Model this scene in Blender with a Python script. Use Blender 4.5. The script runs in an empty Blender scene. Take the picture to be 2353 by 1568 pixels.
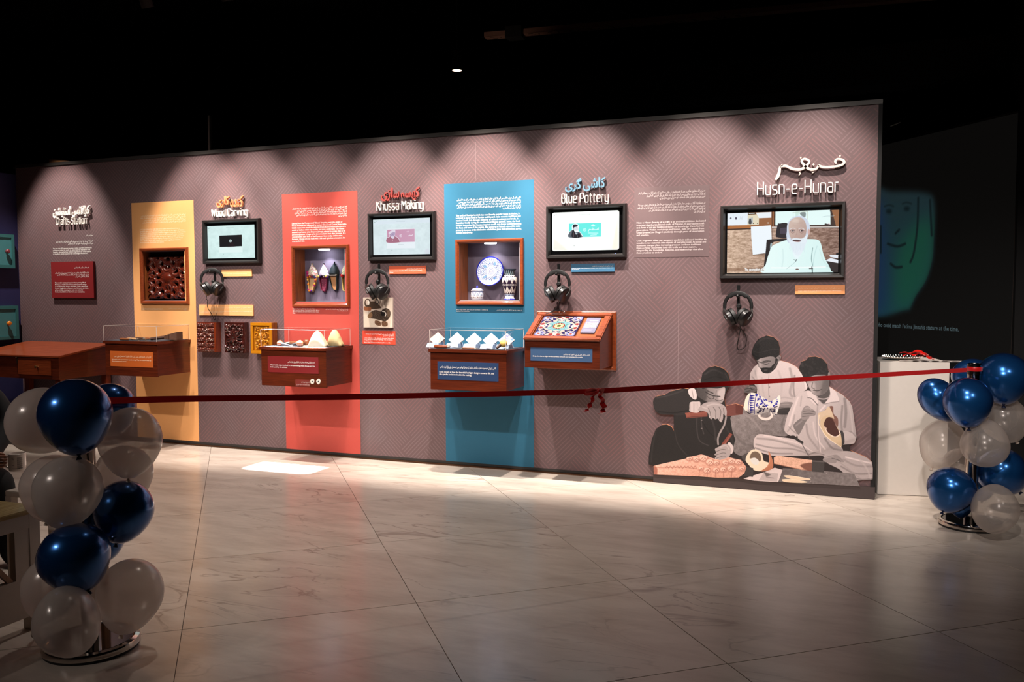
import bpy, bmesh, math, random
import numpy as np
from mathutils import Vector, Matrix

random.seed(7); RNG = np.random.RandomState(11)
PI = math.pi
SC = bpy.context.scene
COL = SC.collection

# ------------------------------------------------------------------ camera
FPX, PITCH, YAW, ROLL = 1985.80, -0.05832, 0.37305, -0.00264
CAMP = np.array([0.0, -7.12076, 1.61064])
IW, IH = 2353, 1568
def cam_axes():
    cy, sy, cp, sp, cr, sr = math.cos(YAW), math.sin(YAW), math.cos(PITCH), math.sin(PITCH), math.cos(ROLL), math.sin(ROLL)
    f = np.array([-sy*cp, cy*cp, sp]); r = np.array([cy, sy, 0.0]); u = np.cross(r, f)
    return r*cr + u*sr, u*cr - r*sr, f
AR, AU, AF = cam_axes()
cd = bpy.data.cameras.new('camera'); cam = bpy.data.objects.new('camera', cd); COL.objects.link(cam)
cd.sensor_fit = 'HORIZONTAL'; cd.sensor_width = 36.0; cd.lens = FPX/IW*36.0; cd.clip_start = .05; cd.clip_end = 100
M = Matrix.Identity(4)
for i in range(3):
    M[i][0], M[i][1], M[i][2], M[i][3] = AR[i], AU[i], -AF[i], CAMP[i]
cam.matrix_world = M
SC.camera = cam

# ------------------------------------------------------------------ world, exposure, lamps
SC.view_settings.view_transform = 'Standard'; SC.view_settings.look = 'None'
SC.view_settings.gamma = 1.0; SC.view_settings.use_curve_mapping = False
SC.view_settings.exposure = 0.0
wd = bpy.data.worlds.new('world'); SC.world = wd; wd.use_nodes = True
wd.node_tree.nodes['Background'].inputs[0].default_value = (1.0, .86, .78, 1)
wd.node_tree.nodes['Background'].inputs[1].default_value = 0.010
WARM, NEUT = (1.0, .89, .81), (1.0, .92, .87)
SC.cycles.transparent_max_bounces = 32
def aim(o, to):
    d = Vector(to) - Vector(o.location)
    o.rotation_euler = d.to_track_quat('-Z', 'Y').to_euler()
def spot(x, y, z, tx, ty, tz, power, cone, blend=.5, col=WARM, size=.04):
    l = bpy.data.lights.new('spot_lamp', 'SPOT'); o = bpy.data.objects.new('spot_lamp', l); COL.objects.link(o)
    o.location = (x, y, z); aim(o, (tx, ty, tz))
    l.energy = power; l.spot_size = math.radians(cone); l.spot_blend = blend; l.color = col; l.shadow_soft_size = size
    return o
def area(x, y, z, tx, ty, tz, power, sx, sy, col=WARM, spread=None):
    l = bpy.data.lights.new('area_lamp', 'AREA'); o = bpy.data.objects.new('area_lamp', l); COL.objects.link(o)
    o.location = (x, y, z); aim(o, (tx, ty, tz)); l.shape = 'RECTANGLE'; l.size = sx; l.size_y = sy
    l.energy = power; l.color = col
    if spread: l.spread = math.radians(spread)
    return o
W_PIPE = (-7.08, 1.2)
# track A: steep wall-washers close to the wall (scallops on the wall, bright strip of floor)
TRACK_A = [(-8.05, 300), (-6.15, 330), (-5.55, 300), (-4.80, 130), (-3.95, 330), (-3.06, 520), (-2.15, 400), (-1.15, 330), (-.30, 280)]
for x, p in TRACK_A:
    spot(x, -1.05, 4.15, x, -.02, 1.5, p*1.5, 47, .55, WARM)
# track B: spots from further back that light the whole wall
TRACK_B = [(-7.9, -6.9, 110), (-6.1, -5.6, 260), (-4.4, -4.3, 250), (-2.9, -2.9, 230), (-1.4, -1.6, 230), (.1, -.25, 290)]
for x, tx, p in TRACK_B:
    spot(x, -4.0, 4.3, tx, 0, 1.25, p*1.2, 50, .9, NEUT)
# track D: soft downlights added to brighten the walkway floor
for x, p in ((-6.2, 120), (-4.9, 160), (-3.6, 160), (-2.3, 85), (-.6, 30)):
    spot(x, -2.5, 4.4, x+.05, -2.2, 0, p, 72, 1.0, WARM)
# ceiling pair behind the camera, plus spots added to brighten ribbon, balloons and plinth
for x, y, tx, ty, p in ((-5.6, -8.2, -3.2, -4.2, 95), (-5.1, -8.3, -2.9, -4.1, 95), (-2.6, -8.4, -1.2, -1.6, 130), (-.4, -8.6, .7, -.3, 900), (2.4, -5.5, .85, -.4, 190)):
    spot(x, y, 4.3, tx, ty, .85, p, 24, .9, NEUT, .06)
# an added narrow area lamp throws the hard white patch on the marble
area(-4.78, -.56, 4.9, -4.78, -.555, 0, 130, .60, .34, (.95, .98, 1.0), 2.0)
# added cyan spot imitates the glow bounced onto the red panel's foot
spot(-5.2, -2.6, 4.3, -4.32, 0, .27, 240, 8.5, 1.0, (.55, .95, 1.0))
# unseen spots added behind the wall to brighten cable tray and pipe
spot(-3.55, .9, 3.4, -3.5, 1.55, 4.3, 5, 60, 1.0, (1, .75, .6)); spot(W_PIPE[0]-.5, .8, 2.2, W_PIPE[0], 1.2, 3.4, 6, 50, 1.0, (1, .85, .78))

# ------------------------------------------------------------------ pixel rays -> real planes
def ray(px, py):
    return AF + AR*((px - IW/2)/FPX) - AU*((py - IH/2)/FPX)
def W(px, py, y=0.0):
    d = ray(px, py); t = (y - CAMP[1])/d[1]; return CAMP + d*t
def FL(px, py, z=0.0):
    d = ray(px, py); t = (z - CAMP[2])/d[2]; return CAMP + d*t
def AX(px, py, x):
    d = ray(px, py); return CAMP + d*((x - CAMP[0])/d[0])
def AD(px, py, depth):
    return CAMP + ray(px, py)*depth
def rect(tl, tr, bl, br, y):
    a, b, c, d = W(*tl, y), W(*tr, y), W(*bl, y), W(*br, y)
    return (a[0]+c[0])/2, (b[0]+d[0])/2, (c[2]+d[2])/2, (a[2]+b[2])/2     # x0 x1 z0 z1

# ------------------------------------------------------------------ materials
def lin(c):
    return tuple((v/255/12.92 if v/255 <= .04045 else ((v/255+.055)/1.055)**2.4) for v in c[:3]) + (1,)
MATS = {}
def nd(nt, t, **k):
    n = nt.nodes.new(t)
    for a, b in k.items():
        if a.startswith('i_'): n.inputs[int(a[2:])].default_value = b
        else: setattr(n, a, b)
    return n
def base(name, col, rough=.5, metal=0.0, coat=0.0, spec=.5):
    m = bpy.data.materials.new(name); m.use_nodes = True; nt = m.node_tree; b = nt.nodes['Principled BSDF']
    b.inputs['Base Color'].default_value = lin(col); b.inputs['Roughness'].default_value = rough
    b.inputs['Metallic'].default_value = metal; b.inputs['Coat Weight'].default_value = coat; b.inputs['Specular IOR Level'].default_value = spec
    return m, nt, b
def mat(name, col, rough=.5, metal=0.0, coat=0.0, var=.06, scale=30, bump=0.0, spec=.5, stretch=None):
    """plain material with a little procedural mottling"""
    if name in MATS: return MATS[name]
    m, nt, b = base(name, col, rough, metal, coat, spec)
    tc = nd(nt, 'ShaderNodeTexCoord'); n = nd(nt, 'ShaderNodeTexNoise'); n.inputs['Scale'].default_value = scale; n.inputs['Detail'].default_value = 3
    if stretch:
        mp = nd(nt, 'ShaderNodeMapping'); mp.inputs['Scale'].default_value = stretch
        nt.links.new(tc.outputs['Object'], mp.inputs[0]); nt.links.new(mp.outputs[0], n.inputs['Vector'])
    else: nt.links.new(tc.outputs['Object'], n.inputs['Vector'])
    mx = nd(nt, 'ShaderNodeMix', data_type='RGBA'); l = lin(col)
    mx.inputs[6].default_value = tuple(max(0, v*(1-var)) for v in l[:3])+(1,); mx.inputs[7].default_value = tuple(min(1, v*(1+var)) for v in l[:3])+(1,)
    nt.links.new(n.outputs[0], mx.inputs[0]); nt.links.new(mx.outputs[2], b.inputs['Base Color'])
    if bump:
        bp = nd(nt, 'ShaderNodeBump'); bp.inputs['Strength'].default_value = bump; bp.inputs['Distance'].default_value = .002
        nt.links.new(n.outputs[0], bp.inputs['Height']); nt.links.new(bp.outputs[0], b.inputs['Normal'])
    MATS[name] = m; return m
def wood(name, dark, light, rough=.3, coat=.3, axis=0, scale=6.0):
    if name in MATS: return MATS[name]
    m, nt, b = base(name, dark, rough, 0, coat)
    tc = nd(nt, 'ShaderNodeTexCoord'); mp = nd(nt, 'ShaderNodeMapping'); s = [14.0, 14.0, 14.0]; s[axis] = .9
    mp.inputs['Scale'].default_value = s
    n = nd(nt, 'ShaderNodeTexNoise'); n.inputs['Scale'].default_value = scale; n.inputs['Detail'].default_value = 6; n.inputs['Distortion'].default_value = .6
    cr = nd(nt, 'ShaderNodeValToRGB'); cr.color_ramp.elements[0].color = lin(dark); cr.color_ramp.elements[1].color = lin(light)
    cr.color_ramp.elements[0].position = .32; cr.color_ramp.elements[1].position = .68
    nt.links.new(tc.outputs['Object'], mp.inputs[0]); nt.links.new(mp.outputs[0], n.inputs['Vector'])
    nt.links.new(n.outputs[0], cr.inputs[0]); nt.links.new(cr.outputs[0], b.inputs['Base Color'])
    MATS[name] = m; return m
def emit(name, col, s):
    if name in MATS: return MATS[name]
    m = bpy.data.materials.new(name); m.use_nodes = True; nt = m.node_tree; b = nt.nodes['Principled BSDF']
    b.inputs['Base Color'].default_value = (0, 0, 0, 1); b.inputs['Emission Color'].default_value = lin(col); b.inputs['Emission Strength'].default_value = s
    MATS[name] = m; return m
def clear(name, tint=(1, 1, 1), refl=.10, fres=1.25):
    """thin acrylic / glass sheet: clear, with fresnel mirror"""
    if name in MATS: return MATS[name]
    m = bpy.data.materials.new(name); m.use_nodes = True; nt = m.node_tree; nt.nodes.clear()
    o = nd(nt, 'ShaderNodeOutputMaterial'); t = nd(nt, 'ShaderNodeBsdfTransparent'); g = nd(nt, 'ShaderNodeBsdfGlossy')
    t.inputs[0].default_value = tuple(tint)+(1,); g.inputs['Roughness'].default_value = .02
    fr = nd(nt, 'ShaderNodeFresnel'); fr.inputs[0].default_value = fres
    mx = nd(nt, 'ShaderNodeMixShader'); gm = nd(nt, 'ShaderNodeNewGeometry'); ib = nd(nt, 'ShaderNodeMath', operation='SUBTRACT'); ib.inputs[0].default_value = 1.0; fm = nd(nt, 'ShaderNodeMath', operation='MULTIPLY')
    nt.links.new(gm.outputs['Backfacing'], ib.inputs[1]); nt.links.new(ib.outputs[0], fm.inputs[0]); nt.links.new(fr.outputs[0], fm.inputs[1])
    nt.links.new(fm.outputs[0], mx.inputs[0]); nt.links.new(t.outputs[0], mx.inputs[1]); nt.links.new(g.outputs[0], mx.inputs[2]); nt.links.new(mx.outputs[0], o.inputs[0])
    MATS[name] = m; return m

# ------------------------------------------------------------------ mesh builder
class MB:
    def __init__(s): s.v, s.f, s.uv = [], [], None
    def add(s, vs, fs):
        n = len(s.v); s.v += [tuple(map(float, p)) for p in vs]; s.f += [tuple(i+n for i in f) for f in fs]; return s
    def box(s, x0, x1, y0, y1, z0, z1):
        x0, x1 = min(x0, x1), max(x0, x1); y0, y1 = min(y0, y1), max(y0, y1); z0, z1 = min(z0, z1), max(z0, z1)
        return s.add([(x0,y0,z0),(x1,y0,z0),(x1,y1,z0),(x0,y1,z0),(x0,y0,z1),(x1,y0,z1),(x1,y1,z1),(x0,y1,z1)],
                     [(0,3,2,1),(4,5,6,7),(0,1,5,4),(1,2,6,5),(2,3,7,6),(3,0,4,7)])
    def hexa(s, a, b):   # two quads (4 points each) joined into a solid
        return s.add(list(a)+list(b), [(0,1,2,3),(7,6,5,4),(0,4,5,1),(1,5,6,2),(2,6,7,3),(3,7,4,0)])
    def xprism(s, pts, y0, y1):   # polygon in x,z (seen from -y) given clockwise or not, front at y0
        n = len(pts); a = sum(pts[i][0]*pts[(i+1)%n][1]-pts[(i+1)%n][0]*pts[i][1] for i in range(n))
        if a < 0: pts = pts[::-1]
        vs = [(p[0], y0, p[1]) for p in pts]+[(p[0], y1, p[1]) for p in pts]
        return s.add(vs, [tuple(range(n)), tuple(range(2*n-1, n-1, -1))]+[(i, i+n, (i+1)%n+n, (i+1)%n) for i in range(n)])
    def lathe(s, prof, seg=24, o=(0,0,0), sx=1, sy=1):   # prof: (r,z) bottom to top
        vs, fs = [], []; m = len(prof)
        for i in range(seg):
            a = 2*PI*i/seg
            for r, z in prof: vs.append((o[0]+r*math.cos(a)*sx, o[1]+r*math.sin(a)*sy, o[2]+z))
        for i in range(seg):
            j = (i+1) % seg
            for k in range(m-1): fs.append((i*m+k, j*m+k, j*m+k+1, i*m+k+1))
        return s.add(vs, fs)
    def cyl(s, p, q, r, seg=16, r2=None): return s.tube([p, q], [r, r if r2 is None else r2], seg)
    def tube(s, path, r, seg=8, cap=True, flat=None):
        path = [Vector(p) for p in path]; n = len(path); rs = r if isinstance(r, (list, tuple)) else [r]*n
        vs, fs = [], []; up = None
        for i, p in enumerate(path):
            t = (path[min(i+1, n-1)]-path[max(i-1, 0)]).normalized()
            if up is None:
                up = Vector((0,0,1)) if abs(t.z) < .9 else Vector((1,0,0))
            a = t.cross(up).normalized(); b = a.cross(t).normalized(); up = b
            for k in range(seg):
                c = 2*PI*k/seg; vs.append(p+(a*math.cos(c)+b*math.sin(c)*(flat or 1))*rs[i])
        for i in range(n-1):
            for k in range(seg):
                l = (k+1) % seg; fs.append((i*seg+k, i*seg+l, (i+1)*seg+l, (i+1)*seg+k))
        if cap: fs += [tuple(range(seg-1, -1, -1)), tuple(range((n-1)*seg, n*seg))]
        return s.add(vs, fs)
    def ribbon(s, path, wv, th=.0008):   # strip of width vectors wv
        vs = []; n = len(path)
        for i in range(n):
            p = Vector(path[i]); w = Vector(wv[i])*.5; t = (Vector(path[min(i+1,n-1)])-Vector(path[max(i-1,0)])).normalized()
            k = t.cross(w).normalized()*th
            vs += [p-w-k, p+w-k, p+w+k, p-w+k]
        fs = [(0,1,2,3), tuple(4*(n-1)+q for q in (3,2,1,0))]
        for i in range(n-1):
            for q in range(4): fs.append((4*i+q, 4*i+4+q, 4*i+4+(q+1)%4, 4*i+(q+1)%4))
        return s.add(vs, fs)
    def ell(s, c, r, seg=12, rings=8):
        rx, ry, rz = r if isinstance(r, (list, tuple)) else (r, r, r)
        prof = [(max(1e-4, math.sin(PI*k/rings)), -math.cos(PI*k/rings)) for k in range(rings+1)]
        vs, fs = [], []; m = len(prof)
        for i in range(seg):
            a = 2*PI*i/seg
            for q, z in prof: vs.append((c[0]+q*math.cos(a)*rx, c[1]+q*math.sin(a)*ry, c[2]+z*rz))
        for i in range(seg):
            j = (i+1) % seg
            for k in range(m-1): fs.append((i*m+k, j*m+k, j*m+k+1, i*m+k+1))
        return s.add(vs, fs)
    def xf(s, mtx):
        s.v = [tuple(mtx @ Vector(p)) for p in s.v]; return s

BASE = {}
def put(mb, name, m, parent=None, smooth=False, bevel=0, local=False, uvf=None, angle=35):
    me = bpy.data.meshes.new(name); off = BASE.get(parent.name, (0,0,0)) if (parent and not local) else (0,0,0)
    me.from_pydata([(p[0]-off[0], p[1]-off[1], p[2]-off[2]) for p in mb.v], [], mb.f)
    if bevel:
        bm = bmesh.new(); bm.from_mesh(me); bmesh.ops.recalc_face_normals(bm, faces=bm.faces)
        bmesh.ops.bevel(bm, geom=[e for e in bm.edges if len(e.link_faces) == 2 and e.calc_face_angle(0) > .5], offset=bevel, segments=2, affect='EDGES', clamp_overlap=True)
        bm.to_mesh(me); bm.free(); smooth = True
    for mm in (m if isinstance(m, (list, tuple)) else [m]): me.materials.append(mm)
    if smooth:
        me.polygons.foreach_set('use_smooth', [True]*len(me.polygons)); me.set_sharp_from_angle(angle=math.radians(angle))
    if uvf:
        uv = me.uv_layers.new(name='UVMap'); co = [0.0]*(len(me.loops)*2)
        for l in me.loops:
            p = me.vertices[l.vertex_index].co; u = uvf(p[0]+off[0], p[1]+off[1], p[2]+off[2]); co[2*l.index], co[2*l.index+1] = u
        uv.data.foreach_set('uv', co)
    me.update(); o = bpy.data.objects.new(name, me); COL.objects.link(o)
    if parent: o.parent = parent; BASE[o.name] = BASE.get(parent.name, (0,0,0)) if not local else (0,0,0)
    return o
def tag(o, label, cat, group=None, kind=None):
    o['label'] = label; o['category'] = cat
    if group: o['group'] = group
    if kind: o['kind'] = kind
    return o
def thing(name, label, cat, loc=(0,0,0), group=None, rot=None):
    o = bpy.data.objects.new(name, None); COL.objects.link(o); o.location = loc; o.empty_display_size = .05
    if rot is not None: o.rotation_euler = rot
    BASE[o.name] = tuple(loc); return tag(o, label, cat, group)
def struct(name, mb, m, parent=None, **k):
    o = put(mb, name, m, parent, **k)
    if not parent: o['kind'] = 'structure'
    return o
def dup(root, loc, label, rot=None, group=None):
    r = root.copy(); COL.objects.link(r); r.location = loc; r['label'] = label
    if rot is not None: r.rotation_euler = rot
    if group: r['group'] = group
    for ch in list(root.children):
        c = ch.copy(); COL.objects.link(c); c.parent = r
        for g in ch.children:
            d = g.copy(); COL.objects.link(d); d.parent = c
    return r

# ------------------------------------------------------------------ painter for flat prints and screens (drawn here, nothing is loaded)
def smooth_pts(pts, n=6, closed=True):
    P = [np.array(p, float) for p in pts]; N = len(P); out = []
    for i in range(N if closed else N-1):
        p0, p1, p2, p3 = (P[(i-1) % N], P[i], P[(i+1) % N], P[(i+2) % N]) if closed else (P[max(i-1,0)], P[i], P[i+1], P[min(i+2,N-1)])
        for k in range(n):
            t = k/n; out.append(.5*((2*p1)+(-p0+p2)*t+(2*p0-5*p1+4*p2-p3)*t*t+(-p0+3*p1-3*p2+p3)*t**3))
    if not closed: out.append(P[-1])
    return [tuple(p) for p in out]
class Paint:
    def __init__(s, w, h, bg=(0,0,0), tf=None):
        s.w, s.h = w, h; s.a = np.ones((h, w, 3))*np.array(bg)/255.0; s.tf = tf or (lambda x, y: (x, y)); s.k = 1.0
    def T(s, pts): return np.array([s.tf(*p) for p in pts], float)
    def mask(s, pts, blur=0):
        P = s.T(pts); pad = int(blur*3+3)
        x0 = int(max(0, P[:,0].min()-pad)); x1 = int(min(s.w, P[:,0].max()+pad+1)); y0 = int(max(0, P[:,1].min()-pad)); y1 = int(min(s.h, P[:,1].max()+pad+1))
        if x1 <= x0 or y1 <= y0: return None
        S = 3; w, h = (x1-x0)*S, (y1-y0)*S; cr = np.zeros((h, w+1), np.int32)
        Q = (P-[x0, y0])*S; ys = np.arange(h)+.5
        for i in range(len(Q)):
            a, b = Q[i], Q[(i+1) % len(Q)]
            if a[1] == b[1]: continue
            lo, hi = min(a[1], b[1]), max(a[1], b[1]); r = np.nonzero((ys >= lo) & (ys < hi))[0]
            if not len(r): continue
            xi = np.clip(np.ceil(a[0]+(ys[r]-a[1])*(b[0]-a[0])/(b[1]-a[1])-.5), 0, w).astype(int); np.add.at(cr, (r, xi), 1)
        m = (np.cumsum(cr, 1)[:, :w] % 2).astype(float).reshape(y1-y0, S, x1-x0, S).mean((1, 3))
        if blur: m = s.blur(m, blur)
        return m, x0, y0, x1, y1
    @staticmethod
    def blur(m, r):
        r = max(1, int(round(r)))
        for _ in range(2):
            for ax in (0, 1):
                n = m.shape[ax]; p = np.concatenate([np.zeros_like(np.take(m, [0], ax)), np.cumsum(m, ax)], ax)
                i = np.arange(n); hi = np.minimum(i+r+1, n); lo = np.maximum(i-r, 0)
                m = (np.take(p, hi, ax)-np.take(p, lo, ax))/(2*r+1)
        return m
    def blend(s, M, col, alpha=1, grad=None):
        if M is None: return
        m, x0, y0, x1, y1 = M; c = np.array(col, float)/255
        if grad:
            (ax, ay), (bx, by), c2 = grad; A = np.array(s.tf(ax, ay)); B = np.array(s.tf(bx, by)); d = B-A
            yy, xx = np.mgrid[y0:y1, x0:x1]; t = np.clip(((xx-A[0])*d[0]+(yy-A[1])*d[1])/(d@d), 0, 1)[..., None]
            c = c*(1-t)+np.array(c2, float)/255*t
        m = (m*alpha)[..., None]; s.a[y0:y1, x0:x1] = s.a[y0:y1, x0:x1]*(1-m)+c*m
    def poly(s, pts, col, alpha=1, blur=0, sm=True, grad=None, clip=None):
        if sm and len(pts) > 3: pts = smooth_pts(pts)
        M = s.mask(pts, blur*s.k)
        if clip is not None and M: m, x0, y0, x1, y1 = M; M = (m*clip[y0:y1, x0:x1], x0, y0, x1, y1)
        s.blend(M, col, alpha, grad)
    def full(s, pts, sm=True):
        M = s.mask(smooth_pts(pts) if sm else pts); f = np.zeros((s.h, s.w)); m, x0, y0, x1, y1 = M; f[y0:y1, x0:x1] = m; return f
    def line(s, pts, wd, col, alpha=1, sm=True, blur=0, clip=None):
        if sm and len(pts) > 2: pts = smooth_pts(pts, 5, False)
        P = s.T(pts); wd = wd*s.k; pad = wd+2+blur*s.k*2
        x0 = int(max(0, P[:,0].min()-pad)); x1 = int(min(s.w, P[:,0].max()+pad+1)); y0 = int(max(0, P[:,1].min()-pad)); y1 = int(min(s.h, P[:,1].max()+pad+1))
        if x1 <= x0 or y1 <= y0: return
        yy, xx = np.mgrid[y0:y1, x0:x1].astype(float); D = np.full(xx.shape, 1e9)
        for a, b in zip(P[:-1], P[1:]):
            d = b-a; L = max(d@d, 1e-9); t = np.clip(((xx-a[0])*d[0]+(yy-a[1])*d[1])/L, 0, 1)
            D = np.minimum(D, np.hypot(xx-a[0]-t*d[0], yy-a[1]-t*d[1]))
        sf = max(1.0, blur*s.k*2); m = np.clip((wd/2-D)/sf+.5, 0, 1)
        if clip is not None: m = m*clip[y0:y1, x0:x1]
        s.blend((m, x0, y0, x1, y1), col, alpha)
    def ellipse(s, cx, cy, rx, ry, col, alpha=1, blur=0, rot=0, clip=None, grad=None):
        c, n = math.cos(rot), math.sin(rot)
        s.poly([(cx+rx*math.cos(t)*c-ry*math.sin(t)*n, cy+rx*math.cos(t)*n+ry*math.sin(t)*c) for t in np.linspace(0, 2*PI, 28, endpoint=False)], col, alpha, blur, False, grad, clip)
    def noise(s, amt, cell=6, clip=None, sx=1, sy=1):
        h, w = int(s.h/(cell*sy))+3, int(s.w/(cell*sx))+3; n = RNG.rand(h, w)-.5
        y = np.linspace(0, h-1.01, s.h); x = np.linspace(0, w-1.01, s.w); yi, xi = y.astype(int), x.astype(int); fy, fx = (y-yi)[:, None], (x-xi)[None]
        g = n[yi][:, xi]*(1-fy)*(1-fx)+n[yi+1][:, xi]*fy*(1-fx)+n[yi][:, xi+1]*(1-fy)*fx+n[yi+1][:, xi+1]*fy*fx
        g = g*amt
        if clip is not None: g = g*clip
        s.a = np.clip(s.a+g[..., None], 0, 1)
    def image(s, name):
        im = bpy.data.images.new(name, s.w, s.h); a = np.ones((s.h, s.w, 4), np.float32); a[..., :3] = np.clip(s.a[::-1], 0, 1)
        im.pixels.foreach_set(a.ravel()); im.update(); im.pack(); return im
def printmat(name, im, rough=.5, glow=0.0, spec=.3, gain=1.0):
    m = bpy.data.materials.new(name); m.use_nodes = True; nt = m.node_tree; b = nt.nodes['Principled BSDF']
    t = nd(nt, 'ShaderNodeTexImage'); t.image = im; t.extension = 'EXTEND'; b.inputs['Roughness'].default_value = rough; b.inputs['Specular IOR Level'].default_value = spec
    if glow:
        b.inputs['Base Color'].default_value = (0.004, 0.004, 0.004, 1); nt.links.new(t.outputs[0], b.inputs['Emission Color']); b.inputs['Emission Strength'].default_value = glow
    else: nt.links.new(t.outputs[0], b.inputs['Base Color'])
    return m

# ------------------------------------------------------------------ writing
JOIN = {}
def _j(ch, iso, n): JOIN[ch] = [chr(iso+i) for i in range(n)]
for ch, iso in zip('بپتٹثجچحخسشصضطظعغفقکگلمنہھی', (0xFE8F,0xFB56,0xFE95,0xFB66,0xFE99,0xFE9D,0xFB7A,0xFEA1,0xFEA5,0xFEB1,0xFEB5,0xFEB9,0xFEBD,0xFEC1,0xFEC5,0xFEC9,0xFECD,0xFED1,0xFED5,0xFB8E,0xFB92,0xFEDD,0xFEE1,0xFEE5,0xFBA6,0xFBAA,0xFBFC)): _j(ch, iso, 4)
_j('ئ', 0xFE89, 4)
for ch, iso in zip('اآدڈذرڑزوںے', (0xFE8D,0xFE81,0xFEA9,0xFB88,0xFEAB,0xFEAD,0xFB8C,0xFEAF,0xFEED,0xFB9E,0xFBAE)): _j(ch, iso, 2)
def urdu(s):
    out = []
    for w in s.split(' '):
        r = []
        for i, c in enumerate(w):
            if c not in JOIN: r.append(c); continue
            f = JOIN[c]; pv = i > 0 and len(JOIN.get(w[i-1], '')) == 4; nx = len(f) == 4 and i+1 < len(w) and w[i+1] in JOIN
            r.append(f[(1 if pv else 0) if len(f) == 2 else (3 if pv and nx else 2 if nx else 1 if pv else 0)])
        out.append(''.join(r[::-1]))
    return ' '.join(out[::-1])
TEXTQ = []
def text(parent, lines, p0, u, v, m, name='lettering', align='LEFT', bold=.008, depth=0, n=None, spacing=1.0, keep=False, kind=None):
    """queue printed or raised writing: the block of lines fills the parallelogram p0 + u + v"""
    c = bpy.data.curves.new('t', 'FONT'); c.body = '\n'.join(lines); c.align_x = align; c.offset = bold; c.space_line = spacing
    c.resolution_u = 2 if not depth else 4; c.fill_mode = 'FRONT' if not depth else 'BOTH'
    if depth: c.extrude = .1
    o = bpy.data.objects.new('t', c); COL.objects.link(o)
    TEXTQ.append((o, parent, np.array(p0, float), np.array(u, float), np.array(v, float), m, name, depth, n, keep, kind))
def flush_text():
    bpy.context.view_layer.update(); dg = bpy.context.evaluated_depsgraph_get(); res = []
    for (o, parent, p0, u, v, m, name, depth, n, keep, kind) in TEXTQ:
        me = bpy.data.meshes.new_from_object(o.evaluated_get(dg)); co = np.zeros(len(me.vertices)*3); me.vertices.foreach_get('co', co); co = co.reshape(-1, 3)
        lo, hi = co.min(0), co.max(0); q = (co-lo)/np.maximum(hi-lo, 1e-6)
        nn = np.array(n if n is not None else (0, -1, 0), float)
        wp = p0+q[:, :1]*u+q[:, 1:2]*v
        if depth: wp = wp+nn*(q[:, 2:3]*depth)
        off = np.array(BASE.get(parent.name, (0,0,0))) if parent else 0
        me.vertices.foreach_set('co', (wp-off).ravel()); me.materials.clear(); me.materials.append(m); me.name = name; me.update()
        ob = bpy.data.objects.new(name, me); COL.objects.link(ob)
        if parent: ob.parent = parent
        if kind: ob['kind'] = kind
        c = o.data; bpy.data.objects.remove(o); bpy.data.curves.remove(c)
    TEXTQ.clear()
def wtext(parent, lines, xl, xr, zt, zb, y, m, **k):   # on a plane facing -y
    text(parent, lines, (xl, y, zb), (xr-xl, 0, 0), (0, 0, zt-zb), m, **k)
def ptext(parent, lines, tl, bl, r, y, m, **k):        # rectangle from photo points: top-left, bottom-left, right edge x
    a, b, c = W(*tl, y), W(*bl, y), W(*r, y); wtext(parent, lines, a[0], c[0], a[2], b[2], y, m, **k)
def ptextr(parent, lines, tr, br, l, y, m, **k):       # right-aligned Urdu: top-right, bottom-right, left edge
    a, b, c = W(*tr, y), W(*br, y), W(*l, y); wtext(parent, [urdu(s) for s in lines], c[0], a[0], a[2], b[2], y, m, align='RIGHT', **k)
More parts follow.
